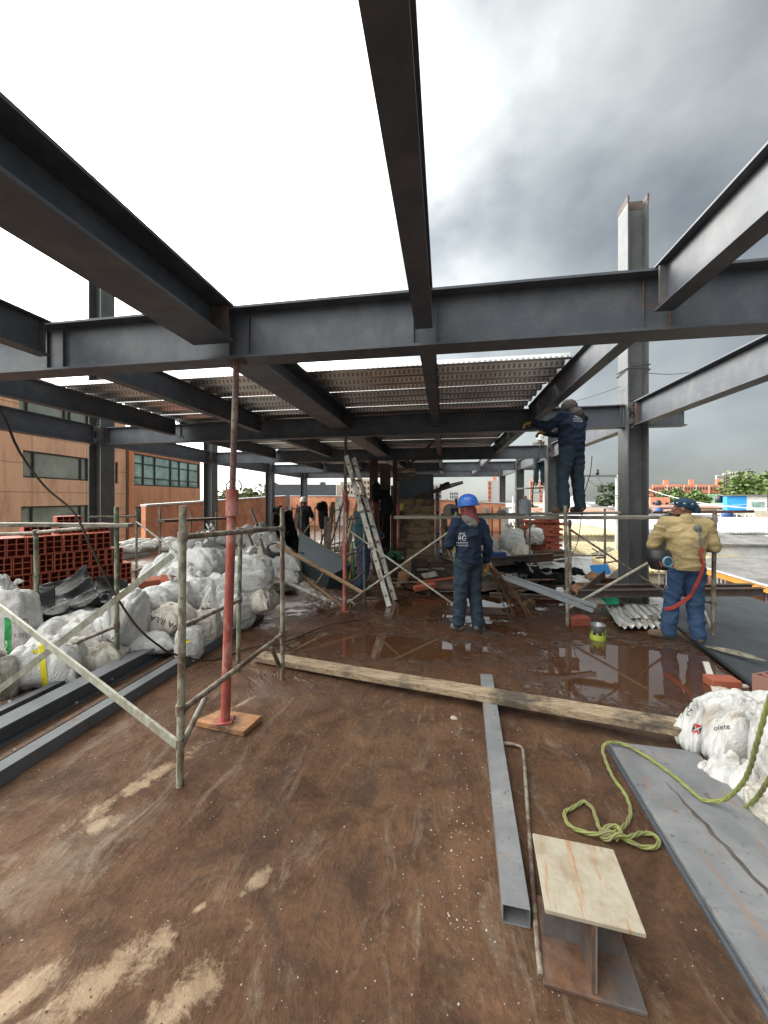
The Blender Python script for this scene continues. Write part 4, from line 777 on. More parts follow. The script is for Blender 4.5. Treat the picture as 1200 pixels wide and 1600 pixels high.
# ------------------------------------------------------------------ utility poles and wires
def pole(px, ytop, ybot, D, arms, label):
    a = W(px, ytop, D); t = thing('utility_pole', label, 'utility pole', (a.x, a.y, Zg), YAW); H = a.z-Zg; m = MB(); m.tube([(0, 0, 0), (0, 0, H)], .17, 10, .11); m.build('pole', MAT['pole_concrete'], t)
    for (dx0, dx1, dz) in arms:
        m = MB(); m.bar((dx0, 0, H-dz), (dx1, 0, H-dz), .08, .10); m.build('cross_arm', MAT['steel_grey'], t)
        for x in (dx0+.1, (dx0+dx1)/2, dx1-.1): m = MB(); m.lathe((x, 0, H-dz+.05), [(0, 0), (.06, 0), (.08, .08), (.05, .13), (.07, .2), (0, .26)], 8); m.build('insulator', MAT['black_plastic'], t)
    return t
pole(966, 742, 800, 16, [(-1.95, .15, .05)], 'pale concrete utility pole with a long cross arm touching the tall right column')
pole(851, 768, 805, 33, [(-1.2, .3, .1)], 'white concrete utility pole between the jug column and the scaffold worker'); pole(802, 775, 795, 40, [], 'short pale pole with a lamp head left of the jug column')
def wirec(a, b_, sag, label, r=.012, n=14, mat='wire', group='overhead wires'):
    a, b_ = Vector(a), Vector(b_); m = MB(); m.tube([(b_-a)*(i/n)-Vector((0, 0, sag*4*(i/n)*(1-i/n))) for i in range(n+1)], r, 5); o = m.build('wire', MAT[mat]); o.location = a; return tag(o, label, 'wire', group)
wirec(W(918, 748, 16), W(972, 776, 14), .15, 'steep wire running down from the cross arm to the tall column', .014); wirec(W(934, 747, 16), W(980, 790, 13), .1, 'second steep wire below the cross arm', .012)
wirec(W(1013, 765, 40), W(1210, 795, 30), .5, 'pale overhead wire above the head of the yellow jacket worker', .04, mat='rail_white'); wirec(W(1050, 786, 40), W(1210, 783, 40), .4, 'pale overhead wire crossing in front of the blue house', .04, mat='rail_white')
wirec(W(1013, 583, 5.9), W(1085, 580, 8.5), .04, 'thin wire leading right from the tall right column', .006); wirec(W(862, 633, 9), W(968, 604, 5.9), .05, 'thin wire from the hood of the scaffold worker to the tall column', .006)
m = MB(); c_ = Vector((CX, 6.52, 0)); lp = []
for k in range(33): a = 2*math.pi*k/16; lp.append((.205*max(-.80, min(.80, math.cos(a)*1.2)), .23*max(-.80, min(.80, math.sin(a)*1.2)), 3.68+.05*math.sin(a*.5+1)+.02*k/16))
m.tube(lp, .007, 5); o = m.build('wire_wrap', MAT['wire']); o.location = c_; tag(o, 'thin dark wire wrapped twice around the tall right column', 'wire')
# dark cable hanging in front of the left column
pts = [(-60, 560, 2.6), (0, 640, 2.8), (30, 705, 3.0), (70, 760, 3.1), (115, 800, 3.15), (140, 850, 3.15), (178, 925, 3.2), (215, 980, 3.25), (250, 1010, 3.35), (272, 1022, 3.5)]
pp = [W(*p) for p in pts]; pp += [G(330, 1032, .02), G(390, 1012, .02), G(440, 1005, .02), G(490, 985, .02), G(520, 975, .02), G(570, 966, .02)]
def smooth(P_, k=4):
    o_ = []
    for i in range(len(P_)-1):
        p0, p1, p2, p3 = P_[max(i-1, 0)], P_[i], P_[i+1], P_[min(i+2, len(P_)-1)]
        for j in range(k):
            t_ = j/k; o_.append(.5*((2*p1)+(-p0+p2)*t_+(2*p0-5*p1+4*p2-p3)*t_*t_+(-p0+3*p1-3*p2+p3)*t_**3))
    return o_+[P_[-1]]
m = MB(); q = pp[0]; m.tube([p-q for p in smooth(pp)], .009, 7); o = m.build('cable', MAT['cable_brown']); o.location = q; tag(o, 'long dark cable hanging at the left and trailing across the wet floor', 'cable')
m = MB(); pw = smooth([W(846, 690, 9), W(838, 730, 9.2), W(833, 765, 9.4), W(832, 790, 9.6)]); m.tube([p-pw[0] for p in pw], .012, 5); o = m.build('cable', MAT['wire']); o.location = pw[0]; tag(o, 'dark cable hanging down in front of the right brick tower', 'cable')
m = MB(); pw = smooth([W(925, 712, 5.6), W(922, 740, 5.6), W(912, 775, 5.7), W(908, 810, 5.8), W(903, 845, 6), W(893, 868, 6.2)]); m.tube([p-pw[0] for p in pw], .006, 5); o = m.build('cable', MAT['wire']); o.location = pw[0]; tag(o, 'thin cable hanging down right of the scaffold worker', 'cable')
# ------------------------------------------------------------------ trees
def tree(base, H, rad, label, nleaf, leafm='leaf_green', lobes=14, ls=.16, zc=.62, sq=.8, name='tree', seed=0, cat='tree', trunk_r=None, gap=.0):
    rnd = random.Random(seed); t = thing(name, label, cat, tuple(base)); tr = trunk_r or H*.028; m = MB(); top = Vector((0, 0, H*zc))
    m.tube([(0, 0, -.2), (H*.01, 0, H*.2), (-H*.01, H*.01, H*.4), tuple(top)], tr, 8, tr*.5); cs = []
    for k in range(lobes):
        a = 2.4*k+rnd.random(); rr = rad*(.25+.62*math.sqrt((k+.5)/lobes)); c_ = Vector((math.cos(a)*rr, math.sin(a)*rr, H*zc+(H*(1-zc)*.95)*(1-(rr/rad)**1.6)*rnd.uniform(.35, 1)-H*.05*rnd.random())); cs.append((c_, rad*rnd.uniform(.26, .45)))
        m.tube([tuple(Vector((0, 0, H*rnd.uniform(.3, .5)))), tuple(c_*.5+Vector((0, 0, H*.22))), tuple(c_)], tr*.45, 6, tr*.1)
    m.build('trunk', MAT['bark'], t); vs = []; fs = []
    for k in range(nleaf):
        c_, r = cs[rnd.randrange(len(cs))]; d = Vector((rnd.gauss(0, 1), rnd.gauss(0, 1), rnd.gauss(0, 1))).normalized(); rr = r*abs(rnd.gauss(.62, .38)); p = c_+Vector((d.x*rr, d.y*rr, d.z*rr*sq))
        if noise.noise(p*(1.6/rad*2.2)+Vector((seed, 0, 0))) < -.28+gap: continue
        s_ = ls*1.7*rnd.uniform(.6, 1.3); n1_ = Vector((rnd.gauss(0, 1), rnd.gauss(0, 1), rnd.gauss(.8, 1))).normalized(); a, b_, u = frame(n1_); q_ = len(vs)
        vs += [p-a*s_*.5, p-b_*s_*.3+u*s_*.1*0, p+a*s_*.5, p+b_*s_*.3]; vs[q_+1] = p+u*s_*.32; vs[q_+3] = p-u*s_*.32; fs.append((q_, q_+1, q_+2, q_+3))
    m = MB(); m.add(vs, fs); m.build('crown', MAT[leafm], t); return t
def tr(px, ytop, D, rpx, label, n, **k):
    a = W(px, ytop, D); tree((a.x, a.y, Zg), a.z-Zg, rpx/F*D, label, n, **k)
tr(1198, 728, 62, 48, 'big leafy green tree at the right edge behind the blue house', 15000, ls=.42, lobes=26, seed=3, zc=.66)
tr(1054, 757, 105, 21, 'left one of the two round green trees in front of the red apartment blocks', 4500, ls=.55, seed=5, lobes=14); tr(1085, 760, 100, 18, 'right one of the two round green trees in front of the red apartment blocks', 4500, ls=.55, seed=6, lobes=14)
tr(951, 750, 70, 17, 'dark green tree behind the utility pole cross arm', 5000, ls=.4, seed=8, lobes=14, leafm='leaf_dark'); tr(833, 772, 60, 8, 'small green tree behind the jug column', 1500, ls=.3, seed=9, lobes=6)
tr(376, 733, 27, 44, 'airy olive green tree over the brick wall between the left columns', 5200, ls=.19, seed=11, lobes=15, leafm='leaf_olive', zc=.72, gap=.1)
tr(345, 745, 30, 22, 'light green tree just right of the second left column', 3000, ls=.2, seed=12, lobes=8, leafm='leaf_green', gap=.05)
tr(312, 762, 34, 9, 'small green tree beside the end of the glazed wing', 1500, ls=.2, seed=13, lobes=6)
for i, px in enumerate((697, 705)): tr(px, 764+i*2, 120, 3.4, ['left', 'right'][i]+' one of two dark slender conifers left of the blue hard hat', 1200, ls=.5, seed=20+i, lobes=6, leafm='leaf_dark', zc=.4)
# scattered low city beyond, so the ground reads as town from the side too
k = 0; rr = random.Random(5)
for j in range(12):
    for i in range(13):
        x = -60+i*16+rr.uniform(-4, 4); y_ = 40+j*15+rr.uniform(-4, 4); p = Vector((x, y_, 0)); Dv = p.dot(CF); Xv = p.dot(CR)
        if Dv < 30: continue
        px = 600+F*Xv/Dv
        if -200 < px < 560 and Dv < 70: continue
        zt = min(CH-.012*Dv*rr.uniform(.9, 2.2)-.6, 0.6); 
        if k >= 110: break
        rm, wm = rr.choice([('roof_zinc', 'wall_white'), ('roof_grey', 'wall_beige'), ('roof_rust', 'wall_brown'), ('roof_white', 'wall_white'), ('roof_tan', 'wall_beige'), ('roof_grey', 'wall_white')])
        if Dv < 125: 
            if px > 740 and Dv < 60: continue
        house((x, y_), rr.uniform(8, 13), rr.uniform(7, 11), rr.uniform(-.15, .15), zt, wm, rm, 'low house among the many small houses of the distant town', rr.uniform(.1, .5), 2 if Dv < 120 else 0, 'small houses of the distant town'); k += 1
# ================================================================== HOLLOW CLAY BLOCKS
def block_mesh(w, h, l, nx, nz, name='clay_block'):
    """hollow block, cells open along y; w x h face with nx x nz cells"""
    m = MB(); t = .011; dep = l*.5
    cw, chh = (w-t*(nx+1))/nx, (h-t*(nz+1))/nz; xs = [-w/2+i*(cw+t) for i in range(nx+1)]; zs = [i*(chh+t) for i in range(nz+1)]
    for x in xs: m.box((x+t/2, l/2, h/2), (t, l, h))
    for z in zs:
        for i in range(nx): m.box((xs[i]+t+cw/2, l/2, z+t/2), (cw-.0006, l-.002, t-.001))
    m.box((0, l*.55, h/2), (w-2*t, .01, h-2*t)); return m.mesh(name)
cb1 = block_mesh(.20, .270, .32, 2, 3); cb1.materials.append(MAT['clay']); cb2 = block_mesh(.235, .270, .32, 3, 3); cb2.materials.append(MAT['clay']); cb3 = block_mesh(.32, .135, .30, 4, 2); cb3.materials.append(MAT['clay'])
rb = random.Random(3)
def cblock(p, rz, me, label, group, roll=0):
    o = bpy.data.objects.new('clay_block', me); col.objects.link(o); o.location = p; o.rotation_euler = (0, roll, rz); tag(o, label, 'clay block', group)
SL, SR = W(-70, 860, 4.9), W(186, 838, 6.35); SL.z = SR.z = 0; sdir = (SR-SL).normalized(); sang = math.atan2(sdir.y, sdir.x); sn = Vector((-sdir.y, sdir.x, 0)); SLn = (SR-SL).length
for r in range(4):
    x = rb.uniform(0, .06); z = .01+r*.275
    while x < SLn-(0 if r < 3 else .12)-.1+(.12 if r < 2 else 0):
        me, w = (cb1, .205) if rb.random() < .7 else (cb2, .24); p = SL+sdir*(x+w/2)+sn*rb.uniform(-.025, .03); p.z = z
        cblock(p, sang+rb.uniform(-.03, .03), me, 'red hollow clay block in the stack behind the black plastic, cells facing the camera', 'stacked hollow clay blocks'); x += w+.004
        if r == 3: 
            q = p+sn*.34; cblock(q, sang, me, 'red hollow clay block in the rear row of the stack behind the black plastic', 'rear row of clay blocks')
for i, (x, l) in enumerate([(.55, 'loose clay block lying on its side on top of the stack, left'), (.95, 'loose clay block lying on its side on top of the stack, middle'), (1.32, 'loose clay block lying on its side on top of the stack, right')]):
    p = SL+sdir*(x+.3)+sn*.25; p.z = 1.108; cblock(p, sang+.04*i, cb3, l, 'loose blocks on the stack')
p = SL+sdir*1.25+sn*.35; p.z = 1.246; cblock(p, sang-.03, cb3, 'topmost clay block, seen above the weathered plank', 'loose blocks on the stack')
# ================================================================== SACKS
def sack_mesh(seed, sx=1, sy=.72, sz=.62, tie=False, nseg=72, amp=.12, flatb=.42):
    rnd = random.Random(seed); off = Vector((seed*7.3, seed*1.7, seed*3.1)); vs = []; nv = nseg//2
    for j in range(nv+1):
        th = math.pi*j/nv
        for i in range(nseg):
            ph = 2*math.pi*i/nseg; e = .62
            cx, cy, cz = math.sin(th)*math.cos(ph), math.sin(th)*math.sin(ph), math.cos(th)
            f = lambda q, e_=e: math.copysign(abs(q)**e_, q)
            p = Vector((f(cx)*sx, f(cy)*sy, f(cz, .85)*sz))*.5
            d = Vector((cx, cy, cz)); q = d*1.15+off
            n1_ = noise.noise(q*1.1)*amp*.9
            w1 = Vector((noise.noise(q*1.5), noise.noise(q*1.5+Vector((5, 1, 2))), noise.noise(q*1.5+Vector((2, 8, 4)))))*.55
            qa = Vector((q.x*1.1, q.y*3.4, q.z*2.9))+w1; qb = Vector((q.x*2.6, q.y*6.8, q.z*5.6))+w1*2
            rid = (1-abs(noise.noise(qa)))**5; rid2 = (1-abs(noise.noise(qb)))**5; pin = abs(cx)**3
            p *= 1+n1_-amp*.75*rid-amp*.42*rid2+noise.noise(q*13)*amp*.05+pin*.05*math.sin(ph*1+th*9)*0
            p.y *= 1-.22*pin; p.z *= 1-.30*pin; p.z += .05*sz*pin*math.sin(q.y*6)
            if p.z < -sz*flatb: p.z = -sz*flatb-(p.z+sz*flatb)*-.15
            if tie and p.x > sx*.30:
                k_ = min(1, (p.x-sx*.30)/(sx*.2)); g = 1-.75*math.sin(math.pi*min(1, k_*.62)); p.y *= g; p.z = p.z*g+sz*.06*k_
                p.x += k_*sx*.14
            vs.append(p+Vector((0, 0, sz*flatb)))
    fs = [(j*nseg+i, (j+1)*nseg+i, (j+1)*nseg+(i+1) % nseg, j*nseg+(i+1) % nseg) for j in range(nv) for i in range(nseg)]
    m = MB(); m.add(vs, fs, True); me = m.mesh('sack'); return me
def pillow(seed, sy=.62, T=.40, nx=46, ny=34):
    off = Vector((seed*5.1, seed*2.7, seed)); vs = []; idx = {}; fs = []
    def pt(i, j, top):
        x, y = -1+2*i/nx, -1+2*j/ny; x = math.copysign(abs(x)**.8, x); y = math.copysign(abs(y)**.8, y); e = max(0, (1-abs(x)**3.2)*(1-abs(y)**2.6))**.5
        q = Vector((x*1.6, y*1.1, .7 if top else -.9))+off; w = Vector((noise.noise(q), noise.noise(q+Vector((3, 1, 7))), 0))*.5
        f1 = (1-abs(noise.noise(Vector((x*1.0+w.x, y*3.2+w.y, top*3))+off)))**6; f2 = (1-abs(noise.noise(Vector((x*2.2+w.y, y*6.5+w.x, top*5))+off)))**6
        ex = abs(x)**5; ey = abs(y)**6; cr = .05*math.sin(y*15+4*noise.noise(q*2))*ex*(1-ey)+.03*math.sin(x*17+3*noise.noise(q*2))*ey
        z = T*e*(1+.25*noise.noise(q*1.1)-.30*f1-.13*f2)*(1 if top else -.55)+cr*.6
        px = x*(1-.10*(1-abs(y)**3))*(1-.02*math.sin(y*9+seed)); py = y*(1-.10*(1-abs(x)**3))*(1-.03*math.sin(x*7+seed))
        return Vector((px*.5, py*.5*sy/.62*.72, z*.5+.12+.10*abs(x)**3*noise.noise(off)+.05*abs(y)**3*noise.noise(off*2)))
    for top in (1, 0):
        for j in range(ny+1):
            for i in range(nx+1):
                b = i in (0, nx) or j in (0, ny); k = (i, j, 0 if b else top)
                if k not in idx: idx[k] = len(vs); vs.append(pt(i, j, top))
                idx[(i, j, top)] = idx[k]
    for top in (1, 0):
        for j in range(ny):
            for i in range(nx):
                f = [idx[(i, j, top)], idx[(i+1, j, top)], idx[(i+1, j+1, top)], idx[(i, j+1, top)]]; fs.append(f if top else f[::-1])
    z0 = min(v.z for v in vs); m = MB(); m.add([v-Vector((0, 0, z0)) for v in vs], fs, True); return m.mesh('sack')
SM = [sack_mesh(1), sack_mesh(2, tie=True), sack_mesh(3, sz=.8, amp=.13), sack_mesh(4, sy=.8, amp=.12), sack_mesh(5, tie=True, sz=.7), sack_mesh(6, sz=.75, amp=.14), sack_mesh(7, sy=.6, sz=.5, tie=True)]
GS = 'sacks in the heap on the left'
SM[0] = pillow(1); SM[3] = pillow(2, T=.46); SM[6] = pillow(3, T=.34); 
def neck_mesh(seed):
    n = 28; vs = []; prof = [(.13, 0), (.06, .045), (.045, .07), (.07, .10), (.115, .13), (.15, .15)]
    for j, (r, z) in enumerate(prof):
        for k in range(n):
            a = 2*math.pi*k/n; rp = 1+(.10+.05*j)*math.sin(a*7+seed+j*.4)+.25*noise.noise(Vector((math.cos(a)*1.5+seed, math.sin(a)*1.5, j*.5))); vs.append((math.cos(a)*r*rp, math.sin(a)*r*rp*.7, z-.02+.035*j*.2*math.sin(a*3+seed)))
    m = MB(); m.add(vs, [(j*n+k, j*n+(k+1) % n, (j+1)*n+(k+1) % n, (j+1)*n+k) for j in range(len(prof)-1) for k in range(n)], True); return m.mesh('tied_neck')
NECKS = [neck_mesh(i*1.7) for i in range(4)]; ncnt = [0]
def sackat(px, py, D, wpx, hpx, kind, label, mat='sack_white', rz=0, rx=0, ry=0, group=GS, cat='sack', dy=.8):
    """sack whose middle is seen at px,py"""
    w, h = wpx/F*D, hpx/F*D; q = W(px, py, D); me = SM[kind]; 
    me2 = me.copy(); me2.materials.clear(); me2.materials.append(MAT[mat]); o = bpy.data.objects.new('sack', me2); col.objects.link(o)
    bz = max(v.co.z for v in me.vertices); bz = {0: bz, 3: bz, 6: bz, 4: .59, 1: .52, 2: .67, 5: .63}[kind] if True else {0: .52, 1: .52, 2: .67, 3: .52, 4: .59, 5: .63, 6: .42}[kind]; o.scale = (w, w*dy*1.15, h/bz); e = Euler((rx, ry, YAW+rz)); o.rotation_euler = e
    o.location = q-e.to_matrix() @ Vector((0, 0, h*.5)); ncnt[0] += 1
    if cat == 'sack' and kind in (2, 4, 5) and group in (GS, 'sacks at the right edge', 'sacks below the plastic jug', 'sacks right of the wheelbarrow'):
        nm = NECKS[ncnt[0] % 4].copy(); nm.materials.append(MAT[mat]); k_ = link('tied_neck', nm, None, o); zt = max(v.co.z for v in me.vertices); k_.location = (.05*((ncnt[0] % 3)-1), -.04, zt-.06); k_.rotation_euler = (R(22*((ncnt[0] % 3)-1)), R(15), ncnt[0]); sld = k_.modifiers.new('s', 'SOLIDIFY'); sld.thickness = .008
    return tag(o, label, cat, group)
def decal(o, s_, size, mat, px, py, D, roll=0, name='print', squeeze=1, off=.004):
    """lettering laid onto the surface of o, as seen from the work floor"""
    dg = bpy.context.evaluated_depsgraph_get(); dg.update(); c = W(px, py, D); up = Matrix.Rotation(roll, 3, CF) @ Vector((0, 0, 1)); rt = Matrix.Rotation(roll, 3, CF) @ CR
    view = (c-cam.location).normalized()
    if isinstance(s_, str):
        t_ = text_mesh(s_, size, mat, None, Matrix.Identity(4), name=name, extrude=0, squeeze=squeeze)
    else: t_ = link(name, s_, MAT[mat] if not s_.materials else None)
    me = t_.data; bm = bmesh.new(); bm.from_mesh(me)
    for _ in range(2): bmesh.ops.subdivide_edges(bm, edges=[e for e in bm.edges if e.calc_length() > .02], cuts=1)
    inv = o.matrix_world.inverted() if o.parent is None else o.matrix_world.inverted()
    bpy.context.view_layer.update(); mw = o.matrix_world; inv = mw.inverted(); bvh = BVHTree.FromPolygons([mw @ v.co for v in o.data.vertices], [p.vertices for p in o.data.polygons]); bad = []
    for v in bm.verts:
        p = c+rt*v.co.x+up*v.co.y; st = p-view*1.2; h = bvh.ray_cast(st, view, 4)
        if h[0] is None: bad.append(v); continue
        v.co = inv @ (h[0]-view*off)
    bmesh.ops.delete(bm, geom=bad, context='VERTS'); bm.to_mesh(me); bm.free(); t_.parent = o; return t_
def rect_mesh(w, h, nx=8, ny=16):
    m = MB(); m.add([(w*(i/nx-.5), h*(j/ny-.5), 0) for j in range(ny+1) for i in range(nx+1)], [(j*(nx+1)+i, j*(nx+1)+i+1, (j+1)*(nx+1)+i+1, (j+1)*(nx+1)+i) for j in range(ny) for i in range(nx)]); return m.mesh('print')
s1 = sackat(12, 990, 3.65, 92, 124, 2, 'upright white sack with a green stripe at the left edge', rz=.2); decal(s1, rect_mesh(.06, .42), 0, 'print_green', 12, 1000, 3.65); decal(s1, 'PRO', .075, 'print_black', 33, 975, 3.65, 0); decal(s1, 'LOTE', .055, 'print_black', 33, 996, 3.65, 0); 
s2 = sackat(8, 945, 3.75, 70, 62, 3, 'white sack with a small red mark on top of the green striped sack', rz=-.3); decal(s2, rect_mesh(.05, .04), 0, 'print_red', 16, 948, 3.7, -.5)
s3 = sackat(74, 1034, 3.35, 108, 84, 0, 'white sack with a yellow stripe lying on the dirt beside the steel tubes', rz=.3, ry=.1); decal(s3, rect_mesh(.055, .42), 0, 'print_yellow', 67, 1040, 3.3, -.1); decal(s3, rect_mesh(.04, .03), 0, 'print_yellow', 54, 1018, 3.35, -.1)
sackat(4, 1062, 3.1, 44, 66, 2, 'dirty torn sack at the very left edge above the steel tubes', 'sack_dirty', rz=.9)
sackat(108, 1000, 3.75, 110, 74, 3, 'large creased white sack behind the yellow striped sack', rz=.4)
sackat(128, 966, 3.95, 84, 34, 0, 'white sack with an open folded mouth under the black plastic', rz=-.2, ry=-.1)
sackat(160, 985, 3.9, 66, 62, 3, 'creased white sack left of the second green post', rz=-.5); sackat(150, 958, 4.1, 70, 40, 0, 'flattened white sack with a yellowish patch under the black plastic', 'sack_dirty', rz=.1)
sackat(143, 1032, 3.55, 72, 44, 0, 'small dirty white sack low beside the steel tubes', 'sack_dirty', rz=.5); sackat(165, 1026, 3.6, 50, 46, 6, 'torn tan paper bag leaning on the small sack beside the steel tubes', 'sack_dirty', rz=.2, ry=-.5)
sackat(204, 974, 3.95, 84, 92, 1, 'big drooping white sack right of the second green post', rz=-1.4, ry=.35); sackat(222, 940, 4.3, 100, 48, 3, 'flat white sack on top of the drooping one', rz=.1)
sackat(182, 1000, 4.0, 60, 60, 4, 'greyish sack behind the second green post', 'sack_grey', rz=1.2)
s4 = sackat(262, 968, 4.1, 86, 52, 0, 'grey sack printed NOVA upside down behind the nearest post', 'sack_dirty', rz=-.25, ry=-.3); decal(s4, 'NOVA ILLA', .085, 'print_black', 268, 972, 4.05, 3.14+.35*1, squeeze=1.1)
sackat(238, 1000, 3.95, 78, 44, 3, 'white sack with a yellow print by the dark channel', rz=.3); s5 = sackat(296, 1008, 3.85, 44, 52, 5, 'small white sack with yellow patches right of the nearest post', rz=.5); decal(s5, rect_mesh(.04, .03), 0, 'print_yellow', 293, 1002, 3.8, .3)
sackat(322, 980, 4.25, 50, 52, 2, 'small dirty round sack left of the red prop', 'sack_dirty', rz=.2); sackat(272, 938, 4.6, 70, 50, 4, 'white sack with a knotted mouth under the loose bricks', rz=.4)
sackat(305, 935, 4.9, 72, 62, 5, 'plump white sack right of the nearest post top rail', rz=-.5); sackat(338, 950, 4.8, 60, 76, 3, 'white sack standing directly left of the red prop', rz=.7)
sackat(285, 905, 5.3, 80, 54, 0, 'white sack with a yellow stripe behind the loose bricks', rz=.2); sackat(318, 890, 5.6, 70, 62, 5, 'white sack behind the top of the nearest post', rz=-.3)
sackat(296, 868, 6.0, 60, 60, 2, 'limp white sack hanging over the heap behind the nearest post', 'tarp_white', rz=.9, ry=.5); sackat(252, 885, 5.6, 70, 34, 6, 'long white wrapped bundle slanting down left behind the nearest post', 'tarp_white', rz=.2, ry=-.55)
sackat(330, 862, 6.6, 50, 54, 4, 'white plastic sack in front of the second left column', 'tarp_white', rz=-.4); sackat(345, 925, 5.2, 76, 60, 0, 'white sack behind the red prop', rz=.2); sackat(350, 978, 4.7, 54, 44, 5, 'low white sack behind the foot of the red prop', rz=.6)
sackat(392, 902, 4.95, 72, 64, 5, 'bright white sack on top of the dirty one between the two green posts', rz=.3); sackat(397, 934, 4.95, 72, 52, 3, 'dirty white sack at the right end of the heap between the two green posts', 'sack_dirty', rz=-.2); sackat(372, 956, 4.8, 60, 54, 2, 'white sack leaning left of the dirty one', rz=1.0)
k = 0
for (px, py, D, w) in [(372, 840, 6.6, 60), (372, 868, 6.4, 62), (415, 845, 6.5, 54), (410, 862, 6.3, 60), (440, 862, 6.2, 56), (420, 880, 6.1, 62), (450, 880, 6.0, 54), (440, 845, 6.6, 50), (365, 890, 6.1, 60), (445, 900, 5.9, 60), (465, 885, 6.3, 50), (400, 832, 6.8, 56)]:
    sackat(px, py, D, w, 32, (0, 3, 0, 6)[k % 4], 'pale grey filled sack in the stack behind the wheelbarrow', 'sack_grey', rz=.15*((k % 3)-1), group='stacked grey sacks behind the wheelbarrow'); k += 1
for i, (px, py, D) in enumerate([(205, 858, 8.4), (228, 852, 8.7), (250, 856, 8.9), (272, 852, 9.1), (215, 848, 9.0), (258, 846, 9.3)]):
    sackat(px, py, D, 44, 15, (0, 3)[i % 2], 'grey tarpaulin wrapped sack lying on the pale parapet behind the clay blocks', 'sack_grey', rz=.1*i, group='sacks on the parapet')
# filler under the heap (sacks below the visible ones)
for i, (x, y_, s_) in enumerate([(-4.6, 3.9, .8), (-5.0, 4.6, .8), (-4.2, 4.6, .75), (-4.6, 5.3, .8), (-3.7, 5.2, .7), (-4.0, 5.9, .8), (-3.3, 5.9, .7), (-3.3, 4.9, .6), (-5.3, 3.7, .8), (-3.6, 6.5, .8), (-2.9, 6.3, .6), (-4.9, 5.9, .9)]):
    o = bpy.data.objects.new('sack', SM[i % 7].copy()); o.data.materials.clear(); o.data.materials.append(MAT['sack_dirty']); col.objects.link(o); o.scale = (s_, s_, s_*.9); o.location = (x, y_, .0); o.rotation_euler.z = i*1.3
    tag(o, 'dirty white sack at the bottom of the heap, mostly buried by the others', 'sack', 'buried sacks at the bottom of the heap')
# right-hand heap
GR = 'sacks at the right edge'
r1 = sackat(1182, 1112, 2.72, 132, 62, 3, 'white sack lying at the back of the right hand pile, below the hollow block', rz=-.2, ry=-.05, group=GR)
r2 = sackat(1165, 1150, 2.42, 170, 112, 0, 'big white sack with handwriting and yellow print in the right hand pile', rz=.1, ry=.25, group=GR, dy=.6)
r3 = sackat(1090, 1138, 2.50, 82, 84, 3, 'white sack with the red and black square emblem, nearest the timber beam', rz=.5, ry=.3, group=GR, dy=.5)
r4 = sackat(1160, 1222, 2.22, 140, 90, 3, 'white sack with a red stripe low in the right hand pile beside the steel plate', rz=.4, ry=.2, group=GR, dy=.7)
r5 = sackat(1215, 1275, 1.95, 110, 80, 5, 'dirty white sack at the right edge behind the steel plate', 'sack_dirty', rz=.4, ry=.2, group=GR, dy=.8)
sackat(1235, 1180, 2.1, 120, 150, 2, 'tall white sack partly cut by the right edge of the picture', rz=.3, group=GR)
tri = MB(); a_ = .03
tri.add([(-a_*1.1, a_, 0), (a_, a_, 0), (-.004, .004, 0)], [(0, 1, 2)]); tri.add([(-a_, -a_, 0), (a_*1.1, -a_, 0), (.004, -.004, 0)], [(0, 1, 2)]); decal(r3, tri.mesh(), 0, 'print_red', 1089, 1139, 2.5, .3, 'emblem')
tri = MB(); tri.add([(-a_, -a_*.9, 0), (-a_, a_*.9, 0), (-.010, 0, 0)], [(0, 1, 2)]); tri.add([(a_, -a_*.9, 0), (a_, a_*.9, 0), (.010, 0, 0)], [(0, 1, 2)]); decal(r3, tri.mesh(), 0, 'print_black', 1089, 1139, 2.5, .3, 'emblem')
decal(r3, 'Z', .07, 'print_black', 1072, 1116, 2.5, .6); decal(r3, 'uloas', .038, 'print_black', 1103, 1120, 2.48, 1.1)
decal(r2, 'olete', .05, 'print_black', 1128, 1140, 2.4, -.1); decal(r2, 'lobo', .05, 'print_black', 1148, 1196, 2.4, .5); decal(r2, rect_mesh(.07, .07), 0, 'print_yellow', 1186, 1140, 2.4, .4); decal(r2, rect_mesh(.045, .12), 0, 'print_yellow', 1197, 1158, 2.4, .1); decal(r4, rect_mesh(.035, .13), 0, 'print_red', 1196, 1232, 2.2, .3)
# ================================================================== BLACK PLASTIC, TARPAULINS (crumpled sheets)
def sheet(name, corners, nx, ny, amp, sc, label, cat, mat, seed=0, sag=0, thick=.003, rid=1.0):
    a, b_, c_, d_ = [Vector(v) for v in corners]; org = (a+b_+c_+d_)/4; nrm_ = (b_-a).cross(d_-a).normalized(); vs = []
    for j in range(ny+1):
        for i in range(nx+1):
            u, v = i/nx, j/ny; p = (a.lerp(b_, u)).lerp(d_.lerp(c_, u), v); q = p*sc+Vector((seed, seed*2, 0))
            r_ = (1-abs(noise.noise(q)))**2*rid+noise.noise(q*2.3)*.5+(1-abs(noise.noise(q*2.1+Vector((9, 4, 2)))))**3*.5*rid
            e = noise.noise(Vector((u*3+seed, v*3, 5)))*.5
            vs.append(p-org+nrm_*(r_-.6)*amp+Vector((0, 0, -sag*4*u*(1-u)))+(b_-a)*.05*e*(1 if 0 < u < 1 else 1.5))
    m = MB(); m.add(vs, [(j*(nx+1)+i, j*(nx+1)+i+1, (j+1)*(nx+1)+i+1, (j+1)*(nx+1)+i) for j in range(ny) for i in range(nx)], True); o = m.build(name, MAT[mat]); o.location = org
    s_ = o.modifiers.new('s', 'SOLIDIFY'); s_.thickness = thick; return tag(o, label, cat)
